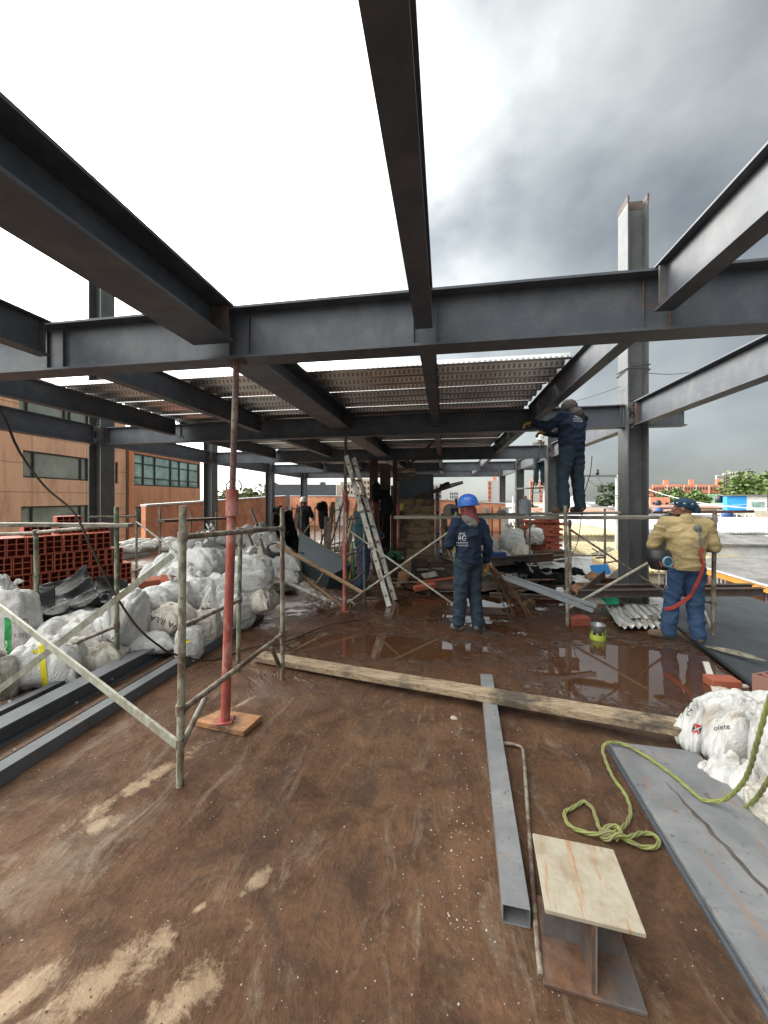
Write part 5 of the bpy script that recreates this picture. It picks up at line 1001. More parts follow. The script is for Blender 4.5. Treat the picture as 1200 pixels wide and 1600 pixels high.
sheet('plastic_sheet', [W(-30, 990, 3.75), W(95, 1005, 3.8), W(85, 925, 4.3), W(-30, 930, 4.5)], 60, 46, .12, 1.5, 'black plastic sheet draped over the sacks at the left edge', 'plastic sheet', 'plastic_black', 1)
sheet('plastic_sheet', [W(40, 985, 3.8), W(162, 952, 3.95), W(140, 893, 4.7), W(45, 930, 4.6)], 60, 46, .13, 1.4, 'large creased black plastic sheet peaked in front of the clay blocks', 'plastic sheet', 'plastic_black', 4)
sheet('plastic_sheet', [W(150, 958, 3.95), W(206, 948, 4.1), W(200, 908, 4.7), W(150, 908, 4.6)], 46, 36, .12, 1.7, 'smaller black plastic sheet right of the second green post', 'plastic sheet', 'plastic_black', 9)
sheet('plastic_sheet', [W(425, 835, 6.0), W(482, 878, 5.9), W(452, 800, 6.6), W(425, 797, 6.6)], 40, 30, .14, 3.0, 'black plastic sheet over the grey sacks behind the wheelbarrow', 'plastic sheet', 'plastic_black', 12)
sheet('tarpaulin', [W(888, 905, 7.0), W(930, 903, 6.8), W(924, 868, 7.6), W(893, 872, 7.6)], 30, 26, .10, 3.2, 'crumpled white tarpaulin behind the pale scaffold post below the scaffold worker', 'tarpaulin', 'tarp_white', 15)
sheet('tarpaulin', [W(923, 924, 6.4), W(968, 924, 6.2), W(960, 906, 6.7), W(935, 907, 6.7)], 30, 20, .07, 4, 'upper part of a green tarpaulin above the rusty beam left of the tall column', 'tarpaulin', 'tarp_green', 18)
sheet('tarpaulin', [W(936, 946, 5.9), W(968, 944, 5.8), W(966, 926, 6.0), W(930, 926, 6.0)], 24, 20, .06, 4, 'green tarpaulin scrap hanging below the rusty beam left of the tall column', 'tarpaulin', 'tarp_green', 21)
sackat(917, 936, 6.0, 44, 22, 3, 'dirty white sack below the rusty beam left of the tall column', 'sack_dirty', group='odd sacks right of the middle'); sackat(958, 905, 7.2, 34, 22, 0, 'white sack right of the blue board', 'sack_white', group='odd sacks right of the middle')
for i, (px, py, D, w, h) in enumerate([(800, 848, 9.5, 42, 40), (815, 862, 9, 40, 30), (835, 838, 10, 30, 24), (778, 868, 8.6, 44, 20), (765, 852, 9.2, 30, 22)]): sackat(px, py, D, w, h, (2, 3, 5, 0, 4)[i], 'white rubble sack in the heap below the plastic jug', ('sack_white', 'sack_dirty')[i % 2], rz=i, group='sacks below the plastic jug')
for i, (px, py, D, w, h) in enumerate([(500, 898, 7.5, 40, 26), (522, 892, 7.6, 34, 22), (515, 905, 7.2, 30, 18), (531, 905, 7.0, 26, 20), (545, 880, 8, 30, 20)]): sackat(px, py, D, w, h, (2, 3, 5, 0, 4)[i], 'crumpled white sack right of the wheelbarrow', 'sack_white', rz=i, group='sacks right of the wheelbarrow')
# ================================================================== BRICKS
def brick(p, rz, size, mat, label, group=None, rx=0, ry=0):
    m = MB(); m.box((0, 0, size[2]/2), size); o = m.build('brick', MAT[mat]); bevel(o, .006, 2); o.location = p; o.rotation_euler = (rx, ry, rz); return tag(o, label, 'brick', group)
p = G(1128, 1072, 0); brick(p, YAW-.15, (.235, .13, .075), 'brick_red', 'wet red brick lying in the puddle near the white strip'); 
q = W(232, 916, 4.75); brick(q, .9, (.26, .14, .10), 'brick_red', 'red brick lying on the sacks, left of the two loose ones', rx=.2); q = W(262, 910, 4.85); brick(q, 1.9, (.2, .12, .09), 'clay', 'broken red brick lying on the sacks right of its neighbour', ry=.3)
p = G(904, 976, 0); brick(p, .3, (.26, .14, .11), 'brick_red', 'muddy brick on the floor between the scaffold post and the paint can')
rb = random.Random(11); c0 = WD(846, 10.2, 0)
for r in range(12):
    for k in range(4):
        p = c0+CR*((k-1.5)*.25+(.06 if r % 2 else -.06)+rb.uniform(-.015, .015))+CF*rb.uniform(-.04, .04)+Vector((0, 0, .28+r*.073))
        if r == 11 and k in (0, 3): continue
        brick(p, YAW+rb.uniform(-.06, .06), (.235, .2, .066), 'brick_red', 'small red brick in the pile left of the column behind the scaffold worker', 'pile of red bricks')
m = MB(); m.box(c0+Vector((0, 0, .14)), (1.1, .9, .28), YAW); o = m.build('pallet', MAT['wood_dark']); tag(o, 'dark low platform under the pile of red bricks', 'pallet')
hb = block_mesh(.30, .24, .22, 3, 2); hb.materials.append(MAT['clay_pink']); 
for (px, py, z, l) in ((1195, 1062, .0, 'brown hollow block standing with its cells up at the right edge'), (1222, 1075, .0, 'second brown hollow block at the right edge')):
    o = bpy.data.objects.new('clay_block', hb); col.objects.link(o); q = G(px, 1090); o.location = q+Vector((0, 0, .0)); o.rotation_euler = (R(90), 0, YAW+.25); o.location.z = 0.0; tag(o, l, 'clay block', 'hollow blocks at the right edge')
# ================================================================== STEEL ON THE FLOOR
def boxtube(p0, p1, w, h, label, mat='steel_grey', t=.004, cat='steel tube', name='steel_tube', up=Vector((0, 0, 1)), group=None):
    q = Vector(p0); d = Vector(p1)-q; a, dd_, u = frame(d, up); m = MB(); pr = [(-w/2, 0), (w/2, 0), (w/2, h), (-w/2, h)]; pi = [(-w/2+t, t), (w/2-t, t), (w/2-t, h-t), (-w/2+t, h-t)]
    vs = [p+a*x+u*z for p in (Vector((0, 0, 0)), d) for x, z in pr+pi]
    fs = [(i, (i+1) % 4, 8+(i+1) % 4, 8+i) for i in range(4)]+[(4+i, 12+i, 12+(i+1) % 4, 4+(i+1) % 4) for i in range(4)]+[(i, 4+i, 4+(i+1) % 4, (i+1) % 4) for i in range(4)]+[(8+i, 8+(i+1) % 4, 12+(i+1) % 4, 12+i) for i in range(4)]
    m.add(vs, fs); o = m.build(name, MAT[mat]); o.location = q; bevel(o, .003, 2); return tag(o, label, cat, group)
boxtube(G(807, 1447), G(760, 1066), .105, .075, 'worn blue grey box tube lying in front with its rusty open end toward the camera', 'plate_worn')
gt = 'steel sections along the sacks'
boxtube((-2.62, -1, .0), (-2.58, 4.95, .0), .10, .09, 'light grey box tube nearest the middle of the floor, running along the sacks', 'steel_matte', group=gt)
q = Vector((-3.0, -1, 0)); t = MB(); t.ib((0, 0, 0), (-.02, 5.45, 0), .14, .16, .01, .012); o = t.build('steel_section', MAT['steel_matte']); o.location = q; tag(o, 'grey I section lying between the light tube and the black channel', 'steel section', gt)
boxtube((-3.3, -1, .0), (-3.28, 3.55, 0), .07, .10, 'black channel lying nearest the sacks', 'steel_dark', group=gt)
plank((-2.80, -.5, .03), (-2.78, 3.9, .03), .06, .03, 'thin rusty brown lath between the steel sections on the left', 'wood_dark')
# long timber
a_ = G(404, 1031, .0); b_ = G(1075, 1152, .08); a_.z = .065; b_.z = .165
plank(a_, b_, .15, .055, 'long weathered timber beam lying across the floor over the box tube', 'wood_old', 'timber', 'timber_beam')
# bent rod
pts = [G(787, 1161, .02), G(812, 1166, .02), G(818, 1180, .02), G(824, 1260, .02), G(830, 1350, .02), G(838, 1450, .02), G(845, 1525, .012)]
m = MB(); q = pts[0]; m.tube([p-q for p in smooth(pts, 3)], .011, 8); o = m.build('bent_rod', MAT['pipe_brown']); o.location = q; tag(o, 'thin bent rusty rod lying right of the box tube, hooked at its far end', 'rod')
# I section stub with bright flange
q = G(928, 1563, 0); st = thing('beam_stub', 'short rusty I beam stub in the foreground with a pale rust stained top flange', 'beam stub', tuple(q), YAW*0-.02)
dv = (G(900, 1330, .27)-G(931, 1440, .27)); dv.z = 0; dv = dv.normalized(); rt_ = Vector((dv.y, -dv.x, 0)); st.rotation_euler.z = math.atan2(dv.y, dv.x)-R(90)
m = MB(); m.box((0, .145, .262), (.305, .30, .016)); o = m.build('top_flange', MAT['plate_tan'], st); bevel(o, .002)
m = MB(); m.box((0, .145, .130), (.011, .285, .248)); m.build('web', MAT['steel_rusty'], st)
m = MB(); m.box((0, .145, .007), (.315, .30, .014)); o = m.build('bottom_flange', MAT['steel_rusty'], st); bevel(o, .002)
m = MB(); m.box((-.07, .15, .130), (.13, .01, .245)); m.box((.07, .15, .130), (.13, .01, .245)); m.build('stiffener', MAT['steel_rusty'], st)
m = MB(); m.tube([(.009, .004, .02), (.009, .003, .25)], .004, 6); m.build('weld_bead', MAT['can_metal'], st)
# steel plates
A, B, C_, D_ = G(950, 1158, .05), G(1060, 1163, .05), G(1335, 1560, .05), G(1222, 1600, .05)
axis_ = (D_-A).normalized(); wv_ = .52; per = Vector((axis_.y, -axis_.x, 0))
if per.dot(CR) < 0: per = -per
for i, (dx, z, l, mt) in enumerate([(0, .052, 'upper of two big blue grey steel plates at the right, with a long rusty scar', 'plate_worn'), (-.012, .022, 'lower steel plate, its dark edge showing under the upper one', 'steel_dark')]):
    p0 = A+axis_*(.02*i)+per*dx; m = MB(); m.poly([Vector((0, 0, 0)), per*wv_, per*wv_+axis_*2.6, axis_*2.6], .022); o = m.build('steel_plate', MAT[mt]); o.location = (p0.x, p0.y, z); bevel(o, .002); tag(o, l, 'steel plate')
    if i == 0:
        m = MB(); pa, pb_ = G(1040, 1222, .052)-o.location, G(1250, 1450, .052)-o.location; pa.z = pb_.z = .0015; n = 26; vs = []
        aa = frame(pb_-pa)[0]
        for k in range(n+1):
            w_ = .002+.009*min(1, k/9)*(1+.5*noise.noise(Vector((k*.7, 0, 1)))); p = pa.lerp(pb_, k/n)+aa*.02*noise.noise(Vector((k*.45, 3, 1))); vs += [p-aa*w_, p+aa*w_, p+Vector((0, 0, .002))]
        fs = []
        for k in range(n): fs += [(3*k, 3*k+3, 3*k+5, 3*k+2), (3*k+2, 3*k+5, 3*k+4, 3*k+1)]
        m.add(vs, fs); m.build('rusty_scar', MAT['steel_rusty'], o)
# two bright channels leaning into the puddle
for i, (a, b_) in enumerate(((W(775, 901, 4.7), W(925, 957, 4.35)), (W(790, 902, 4.85), W(931, 950, 4.4)))):
    boxtube(b_, a, .045, .045, ['lower', 'upper'][i]+' one of two bright grey box profiles resting beside the blue helmet worker', 'steel_grey', group='box profiles beside the worker')
# ================================================================== WHEELBARROW
def wheelbarrow():
    c = W(486, 893, 5.9); t = thing('wheelbarrow', 'dark grey wheelbarrow tipped up on its side against the grey sacks', 'wheelbarrow', tuple(c)); 
    ax = (W(540, 925, 5.7)-W(445, 862, 6.1)).normalized()     # long axis, down to the right
    nv = (-CF*.80+CR*-.18+Vector((0, 0, -.45))); nv = (nv-ax*nv.dot(ax)).normalized()   # tray bottom faces the camera
    sd_ = ax.cross(nv)
    def Q(x, y, z): return ax*x+sd_*y-nv*z
    bot = [(-.30, -.17, 0), (.34, -.14, 0), (.34, .14, 0), (-.30, .17, 0)]; top_ = [(-.52, -.33, .26), (.50, -.29, .33), (.50, .29, .33), (-.52, .33, .26)]
    m = MB(); vs = [Q(*v) for v in bot+top_]; m.add(vs, [(0, 1, 2, 3), (0, 4, 5, 1), (1, 5, 6, 2), (2, 6, 7, 3), (3, 7, 4, 0)]); o = m.build('tray', MAT['barrow'], t); s_ = o.modifiers.new('s', 'SOLIDIFY'); s_.thickness = .006; b_ = bevel(o, .02, 3)
    m = MB(); rim = [Q(*v) for v in top_]; m.tube(rim+[rim[0]], .014, 8); m.build('rim', MAT['barrow_in'], t)
    for s_ in (-1, 1):
        m = MB(); m.bar(Q(-.72, s_*.12, -.03), Q(.95, s_*.27, -.03), .035, .045, nv); m.build('handle', MAT['wood_plank'], t)
        m = MB(); m.tube([Q(.25, s_*.2, -.04), Q(.32, s_*.2, -.30), Q(.20, s_*.2, -.30)], .012, 6); m.build('leg', MAT['pipe_brown'], t)
    wc = Q(-.72, 0, -.05); M3 = Matrix((ax, -nv, sd_)).transposed(); m = MB(); pr = [(.12+.045*math.cos(a), .045*math.sin(a)) for a in [2*math.pi*k/12 for k in range(13)]]; m.lathe(wc, pr, 24, M3); w = m.build('wheel', MAT['rubber'], t)
    m = MB(); m.lathe(wc, [(.085, -.02), (.09, 0), (.085, .02), (.03, .03), (.03, -.03), (.085, -.02)], 20, M3); m.build('rim', MAT['can_metal'], w)
    return t
wheelbarrow()
m = MB(); pp_ = [W(414, 893, 5.2), W(460, 912, 5.2), W(517, 938, 5.3)]; plank(pp_[0], pp_[2], .05, .035, 'pale narrow batten slanting down to the right in front of the wheelbarrow', 'ladder', 'batten', 'batten')
for a, b_, l in ((W(385, 832, 5.7), W(405, 882, 5.6), 'left steel bar leaning on the grey sacks above the wheelbarrow wheel'), (W(405, 842, 5.7), W(418, 882, 5.6), 'short steel bar leaning on the grey sacks above the wheelbarrow wheel')):
    boxtube(a, b_, .05, .03, l, 'pipe_brown', cat='steel bar', name='steel_bar')
boxtube(W(392, 797, 6.9), W(402, 822, 6.4), .04, .04, 'dark handle sticking up from the grey sacks', 'steel_rusty', cat='steel bar', name='steel_bar')
# ================================================================== ROPE
def rope(pts, label, r=.0075, strands=3, k=8):
    P_ = smooth([Vector(p) for p in pts], k); q = P_[0].copy(); t = MB(); L_ = 0; acc = [0]
    for i in range(1, len(P_)): L_ += (P_[i]-P_[i-1]).length; acc.append(L_)
    n = int(L_/.012); res = []; j = 0
    for i in range(n+1):
        s_ = L_*i/n
        while j < len(acc)-2 and acc[j+1] < s_: j += 1
        f = (s_-acc[j])/max(1e-6, acc[j+1]-acc[j]); res.append(P_[j].lerp(P_[j+1], min(1, f)))
    for s_ in range(strands):
        out_ = []; pa = None
        for i, p in enumerate(res):
            d = (res[min(i+1, n)]-res[max(0, i-1)]).normalized()
            if pa is None: pa = frame(d)[0]
            pa = (pa-d*pa.dot(d)).normalized(); u = pa.cross(d); an = i*.42+s_*2*math.pi/strands; out_.append(p-q+pa*math.cos(an)*r*.72+u*math.sin(an)*r*.72)
        t.tube(out_, r*.74, 5)
    o = t.build('rope', MAT['rope']); o.location = q; return tag(o, label, 'rope')
gz = lambda x, y_, z=.012: G(x, y_, z)
pts = [gz(912, 1252), gz(895, 1262), gz(882, 1270), gz(890, 1290), gz(920, 1302, .02), gz(948, 1303, .03), gz(966, 1297, .035), gz(980, 1285, .02), gz(985, 1265, .015), gz(976, 1240, .015), gz(958, 1215, .015), gz(945, 1185, .03), gz(942, 1168, .06), gz(952, 1160, .075), gz(975, 1163, .07), gz(1010, 1182, .066), gz(1050, 1210, .066), gz(1085, 1240, .066), gz(1100, 1250, .066), W(1130, 1250, 1.95), W(1157, 1228, 1.86), W(1172, 1200, 1.78), W(1183, 1160, 1.7), W(1200, 1100, 1.62), W(1230, 1010, 1.5)]
rope(pts, 'yellow green twisted rope looping over the steel plate and up past the right sacks')
rope([gz(912, 1252), gz(925, 1262, .03), gz(932, 1280, .02), gz(938, 1296, .03), gz(955, 1300, .04), gz(975, 1310, .03), gz(1000, 1322, .015), gz(1022, 1324, .015), gz(1030, 1314, .015), gz(1020, 1304, .015), gz(1000, 1302, .02), gz(982, 1308, .035), gz(965, 1304, .05), gz(950, 1312, .02), gz(938, 1306, .015), gz(945, 1294, .04), gz(962, 1290, .05), gz(970, 1302, .05), gz(962, 1312, .02)], 'knotted tail of the yellow green rope bunched behind the I beam stub')
rope([W(1155, 1268, 2.0), W(1180, 1250, 1.9), W(1195, 1228, 1.82), W(1225, 1180, 1.7)], 'short second length of rope running off the right edge below the main rope')
# ================================================================== PAINT CAN, JUG, HARD HAT, SMALL THINGS
q = G(934, 998); t = thing('paint_can', 'open metal paint can with yellow green paint drips standing in the puddle', 'paint can', tuple(q)); m = MB(); m.lathe((0, 0, 0), [(0, .004), (.082, .004), (.084, .0), (.084, .165), (.087, .17), (.084, .175), (.079, .17), (.079, .02), (0, .02)], 24); m.build('can', MAT['can_metal'], t)
m = MB(); m.lathe((0, 0, .0), [(.0855, .0), (.0865, .05), (.0855, .062)], 24); m.build('paint_band', MAT['can_paint'], t); 
for a in (3.6, 4.3, 5.0, 5.6): m = MB(); m.bar((.086*math.cos(a), .086*math.sin(a), .055), (.086*math.cos(a), .086*math.sin(a), .055+.05+.02*math.sin(a*7)), .02, .004, Vector((math.cos(a), math.sin(a), 0))); m.build('paint_drip', MAT['can_paint'], t)
q = W(820, 804.5, 5.63); t = thing('plastic_jug', 'ribbed grey plastic jug with an orange cap standing on the long plank', 'jug', tuple(q)); m = MB(); pr = [(0, .002), (.082, .002), (.092, .02)]
for k in range(6): pr += [(.093, .03+k*.023), (.088, .041+k*.023)]
pr += [(.092, .17), (.088, .195), (.07, .225), (.035, .245), (.028, .25), (.028, .262)]; m.lathe((0, 0, 0), pr, 24); m.build('jug_body', MAT['jug'], t); m = MB(); m.lathe((0, 0, .258), [(.03, 0), (.031, .02), (.026, .028), (0, .028)], 16); m.build('cap', MAT['cap_orange'], t)
q = W(704, 804, 6.6); t = thing('welding_mask', 'grey domed welding mask resting on the plank left of the blue hard hat', 'welding mask', tuple(q), .6); m = MB(); m.lathe((0, 0, 0), [(.125, 0), (.13, .06), (.12, .12), (.09, .165), (.05, .185), (0, .19)], 20); m.build('dome', MAT['grey_cloth'], t); m = MB(); m.box((0, -.118, .07), (.14, .04, .10)); m.build('face_opening', MAT['black_plastic'], t)
q = W(783, 803, 5.75); sackat(784, 800, 5.75, 14, 9, 3, 'crumpled grey rag on the plank between the blue hard hat and the jug', 'grey_cloth', group='rags', cat='rag')
m = MB(); a_, b_ = W(942, 893, 6.9), W(952, 883, 7.0); m.box((0, 0, 0), (.34, .03, .19)); o = m.build('board', MAT['tarp_blue']); o.location = W(938, 890, 6.9); o.rotation_euler = (R(-25), R(-4), YAW); tag(bevel(o, .02, 3), 'bright blue plastic board leaning by the white tarpaulin', 'board')
q = W(772, 868, 6.6); m = MB(); m.box((0, 0, 0), (.36, .25, .15)); o = m.build('toolbox', MAT['blue_box']); o.location = q; o.rotation_euler.z = .2; bevel(o, .02, 3); tag(o, 'dark blue plastic box just right of the blue helmet worker', 'box')
q = G(628, 858, .35); m = MB(); 
m = MB(); m.lathe((0, 0, 0), [(0, 0), (.05, 0), (.055, .25), (.05, .28), (0, .28)], 14, Matrix.Rotation(R(80), 3, 'Y')); o = m.build('steel_pipe_piece', MAT['pipe_brown']); o.location = W(988, 972, 4.95); o.rotation_euler.z = .1; tag(o, 'short rusty pipe piece lying on the white corrugated sheet', 'pipe')
# white strip
boxtube(G(1122, 1092, 0), G(1103, 1037, .0), .05, .02, 'dirty white plastic strip lying in the puddle beside the red brick', 'white_pipe', cat='strip', name='strip'); 
q = G(1133, 1070, 0)
# corrugated sheets below the tall column
def csheet(name, p0, ux, uy, nx_, amp, label, mat='sheet_zinc', pitch=.09):
    p0 = Vector(p0); ux, uy = Vector(ux), Vector(uy); n = nx_; vs = []; W_ = ux.length; ud = ux.normalized()
    for j in range(7):
        for i in range(n+1):
            s_ = i/n; vs.append(ux*s_+uy*(j/6)+Vector((0, 0, amp*math.sin(2*math.pi*s_*W_/pitch)+.02*noise.noise(Vector((s_*3, j*.5, 2))))))
    m = MB(); m.add(vs, [(j*(n+1)+i, j*(n+1)+i+1, (j+1)*(n+1)+i+1, (j+1)*(n+1)+i) for j in range(6) for i in range(n)], True); o = m.build(name, MAT[mat]); o.location = p0; s_ = o.modifiers.new('s', 'SOLIDIFY'); s_.thickness = .002; return tag(o, label, 'metal sheet')
a0 = G(962, 985, .05); csheet('corrugated_sheet', G(968, 980, .06), G(1048, 980, .05)-G(968, 980, .06), G(945, 948, .10)-G(968, 980, .05), 48, .022, 'pale corrugated sheet lying in front of the tall column, its edge toward the camera')
csheet('corrugated_sheet', G(985, 966, .10), G(1042, 966, .10)-G(985, 966, .10), G(975, 944, .18)-G(985, 966, .10), 20, .006, 'flat crumpled sheet lying on the corrugated one, left of the yellow jacket worker', 'sheet_zinc', .4)
csheet('corrugated_sheet', W(800, 905, 6.3), W(835, 897, 6.3)-W(800, 905, 6.3), W(790, 884, 6.9)-W(800, 905, 6.3), 30, .02, 'small bright corrugated sheet in the debris right of the blue helmet worker')
csheet('sheet_metal', W(1013, 950, 5.6), W(1046, 972, 5.3)-W(1013, 950, 5.6), W(1018, 925, 6.2)-W(1013, 950, 5.6), 20, .02, 'white bent metal sheet between the tall column and the yellow jacket worker', 'tarp_white', .5)
# rusty beams and boards in the debris
gb = 'rusty steel pieces in the debris'
def ibm(p0, p1, h, bf, label, mat='steel_rusty'):
    q = Vector(p0); m = MB(); m.ib((0, 0, 0), Vector(p1)-q, h, bf, .008, .01); o = m.build('rusty_beam', MAT[mat]); o.location = q; return tag(o, label, 'beam', gb)
ibm(W(905, 933, 5.35), W(1193, 930, 4.9), .10, .09, 'long rusty beam running right past the column and the yellow jacket worker'); ibm(W(920, 922, 5.8), W(1175, 922, 5.4), .09, .09, 'second rusty beam just behind the long one, ending right of the brown post')
ibm(W(768, 884, 6.4), W(865, 876, 6.8), .14, .12, 'rusty beam lying across the debris right of the blue box'); ibm(W(800, 915, 5.9), W(968, 911, 6.2), .09, .1, 'rusty beam in the debris behind the pale scaffold post'); ibm(W(765, 932, 5.8), W(905, 938, 5.6), .06, .08, 'dark beam low behind the two bright box profiles')
m = MB(); m.poly([W(890, 918, 5.6), W(924, 892, 6.2), W(944, 900, 6.1), W(905, 930, 5.4)], .012); o = m.build('rusty_channel', MAT['wood_warm']); tag(o, 'rusty orange brown open channel slanting up left of the tall column', 'channel', gb)
m = MB(); e0, e1 = W(903, 932, 5.38), W(945, 897, 6.1); m.bar(e0, e1, .012, .13); o = m.build('rusty_channel', MAT['steel_rusty']); tag(o, 'dark upstanding side plate of the rusty channel', 'channel', gb)
sackat(908, 907, 5.85, 24, 8, 3, 'small pinkish white cloth lying in the rusty channel', 'tarp_white', group='rags', cat='rag'); sackat(875, 925, 5.3, 13, 13, 5, 'small pale cloth hanging behind the two box profiles', 'tarp_white', group='rags', cat='rag')
q = G(827, 946, 0); brick(q, .6, (.16, .1, .08), 'wood_plank', 'small wooden block standing in the puddle right of the blue helmet worker')
# stones
for i, (px, py, s_) in enumerate([(1130, 1072, .05), (1142, 1066, .045), (700, 1010, .02)]):
    pass
def stone(p, s_, label, sc=(1.4, 1, .6), mat='mortar', rz=0):
    bm = bmesh.new(); bmesh.ops.create_icosphere(bm, subdivisions=3, radius=1)
    for v in bm.verts: v.co *= 1+.28*noise.noise(v.co*1.3+Vector((p.x*9, p.y*7, 0))); v.co = Vector((v.co.x*sc[0]*s_, v.co.y*sc[1]*s_, v.co.z*sc[2]*s_))
    me = bpy.data.meshes.new('stone'); bm.to_mesh(me); bm.free(); o = link('stone', me, MAT[mat], smooth=True); o.location = p; o.rotation_euler.z = rz; return tag(o, label, 'stone')
stone(G(1126, 1078), .045, 'rounded pale stone left of the red brick'); stone(G(953, 1066), .028, 'long grey stone at the edge of the puddle', (1.6, .5, .4), 'steel_rusty', rz=-.4); stone(G(1163, 1073), .035, 'small yellowish stone right of the red brick'); stone(G(709, 1122), .02, 'small grey stone just left of the box tube near the timber')
# chips scattered on the slab
rc = random.Random(21); vs = []; fs = []; m = MB(); m2 = MB()
def chip(mm, x, y_, s_):
    m0 = len(mm.v); a = rc.uniform(0, 6.3); r_ = [rc.uniform(.5, 1) for _ in range(5)]; e = rc.uniform(.3, 1)
    base = [Vector((math.cos(a+k*1.256)*s_*r_[k], math.sin(a+k*1.256)*s_*r_[k]*e, 0)) for k in range(5)]; c = Vector((x, y_, .001)); mm.add([c+b for b in base]+[c+b*.55+Vector((0, 0, s_*rc.uniform(.3, .7))) for b in base], [tuple(range(5, 10))]+[(k, (k+1) % 5, 5+(k+1) % 5, 5+k) for k in range(5)])
for _ in range(430):
    px, py = rc.uniform(-50, 1250), 960+rc.random()**1.4*680; p = G(px, py); chip(m, p.x, p.y, rc.uniform(.0015, .0048)*(1+.25*rc.random()*p.length))
for _ in range(130):
    px, py = rc.gauss(722, 26), rc.uniform(1100, 1500); p = G(px, py); chip(m, p.x, p.y, rc.uniform(.002, .007))
o = m.build('chips', MAT['rubble']); tag(o, 'small pale chips and splinters scattered over the muddy floor', 'chips', kind='stuff')
for _ in range(900):
    px, py = rc.uniform(-50, 1250), 980+rc.random()**1.2*650; p = G(px, py); chip(m2, p.x, p.y, rc.uniform(.002, .007))
o = m2.build('mud_crumbs', MAT['mud']); tag(o, 'dark crumbs of mud scattered over the floor', 'mud crumbs', kind='stuff')
for _ in range(1): pass
m = MB()
for _ in range(500):
    x, y_ = rc.gauss(-3.7, .35), rc.uniform(1.6, 5.6); chip(m, x, y_, rc.uniform(.008, .03))
for v in range(len(m.v)): m.v[v] = (m.v[v][0], m.v[v][1], m.v[v][2]+.03)
o = m.build('rubble', MAT['rubble']); tag(o, 'pale mortar rubble between the sacks and the steel sections', 'rubble', kind='stuff')
# ================================================================== PLANK SHED IN THE MIDDLE
c0 = WD(652, 9.7, 0); t = thing('plank_shed', 'dark timber clad stair shed in the middle with plank walls and a slanting roof', 'shed', tuple(c0), YAW)
def LX(px, D=9.7): return (px-652)/F*D
x0, x1 = LX(620), LX(679)
for i in range(9):
    z = .0+i*.185; m = MB(); m.box(((x0+x1)/2, rb.uniform(-.01, .01), z+.09), (x1-x0, .03, .172), Euler((0, R(rb.uniform(-.6, .6)), 0))); m.build('wall_plank', MAT['wood_plank'], t)
m = MB(); m.box(((x0+x1)/2, .9, 1.15), (x1-x0-.04, 1.7, 2.3)); m.build('shed_core', MAT['slate_wall'], t)
m = MB(); z_a, z_b = CH+(778-793)/F*-9.7*-1, CH+(778-757)/F*9.7; pA, pB = Vector((LX(648), -.25, CH+(778-779)/F*9.7)), Vector((LX(720), -.25, CH+(778-755)/F*9.7)); m.bar(pA, pB, .07, .05); m.bar(pA+Vector((0, 1.9, 0)), pB+Vector((0, 1.9, 0)), .07, .05); m.add([pA+Vector((0, 0, .03)), pB+Vector((0, 0, .03)), pB+Vector((0, 1.9, .03)), pA+Vector((0, 1.9, .03)), pA+Vector((0, 0, .05)), pB+Vector((0, 0, .05)), pB+Vector((0, 1.9, .05)), pA+Vector((0, 1.9, .05))], [(0,1,2,3), (7,6,5,4), (0,4,5,1), (1,5,6,2), (2,6,7,3), (3,7,4,0)]); m.build('slanting_roof', MAT['wood_dark'], t)
for i, px in enumerate((669, 695, 702, 708)): m = MB(); f = (px-648)/72; p = pA.lerp(pB, f); m.box(p+Vector((0, .5+.2*i, .09)), (.09, .16, .09)); m.build('brick_weight', MAT['steel_rusty'], t)
m = MB(); m.box((LX(683), -.06, .95), (.10, .05, 1.85)); pl = m.build('perforated_post', MAT['steel_grey'], t)
for z in (.5, .6, .7, 1.15, 1.25, 1.6, 1.7): m = MB(); m.box((LX(683), -.092, z+.05), (.05, .02, .06)); m.build('slot', MAT['black_plastic'], pl)
dx0, dx1 = LX(592), LX(612)
for x in (dx0, dx1): m = MB(); m.box((x, -.1, 1.0), (.05, .08, 2.0)); m.build('door_frame', MAT['wood_dark'], t)
m = MB(); m.box(((dx0+dx1)/2, .55, .95), (dx1-dx0-.05, .05, 1.9)); m.build('dark_doorway', MAT['black_cloth'], t)
m = MB(); m.box(((LX(576)+dx0)/2, .0, 1.35), (dx0-LX(576)-.05, .1, 2.7)); m.box(((dx1+x0)/2, .0, 1.35), (x0-dx1-.06, .1, 2.7)); m.build('side_panels', MAT['wood_dark'], t)
m = MB(); m.box(((dx0+dx1)/2, .02, 2.2), (dx1-dx0-.06, .1, .62)); m.build('header_panel', MAT['wood_dark'], t)
for i in range(9): m = MB(); m.box((LX(634), .05+.04*i, 2.05+.0*i-.07*i+.35), (.5-.01*i, .3, .03), Euler((0, R(-2+i*.6), 0))); m.build('upper_plank', MAT['wood_plank'], t)
for x in (dx0-.12, dx1+.1, x0-.02): m = MB(); m.box((x, -.14, 1.38), (.055, .06, 2.76)); m.build('timber_stud', MAT['wood_dark'], t)
m = MB(); m.bar((LX(640), -.3, 2.55), (LX(672), -.3, 3.05), .04, .06); m.bar((LX(628), -.3, 2.8), (LX(641), -.3, 2.5), .03, .05); m.build('roof_strut', MAT['wood_dark'], t)
q = WD(640, 9.2, 2.78); m = MB(); m.lathe((0, 0, 0), [(0, 0), (.03, .02), (.04, .07), (.03, .11), (0, .12)], 10); 
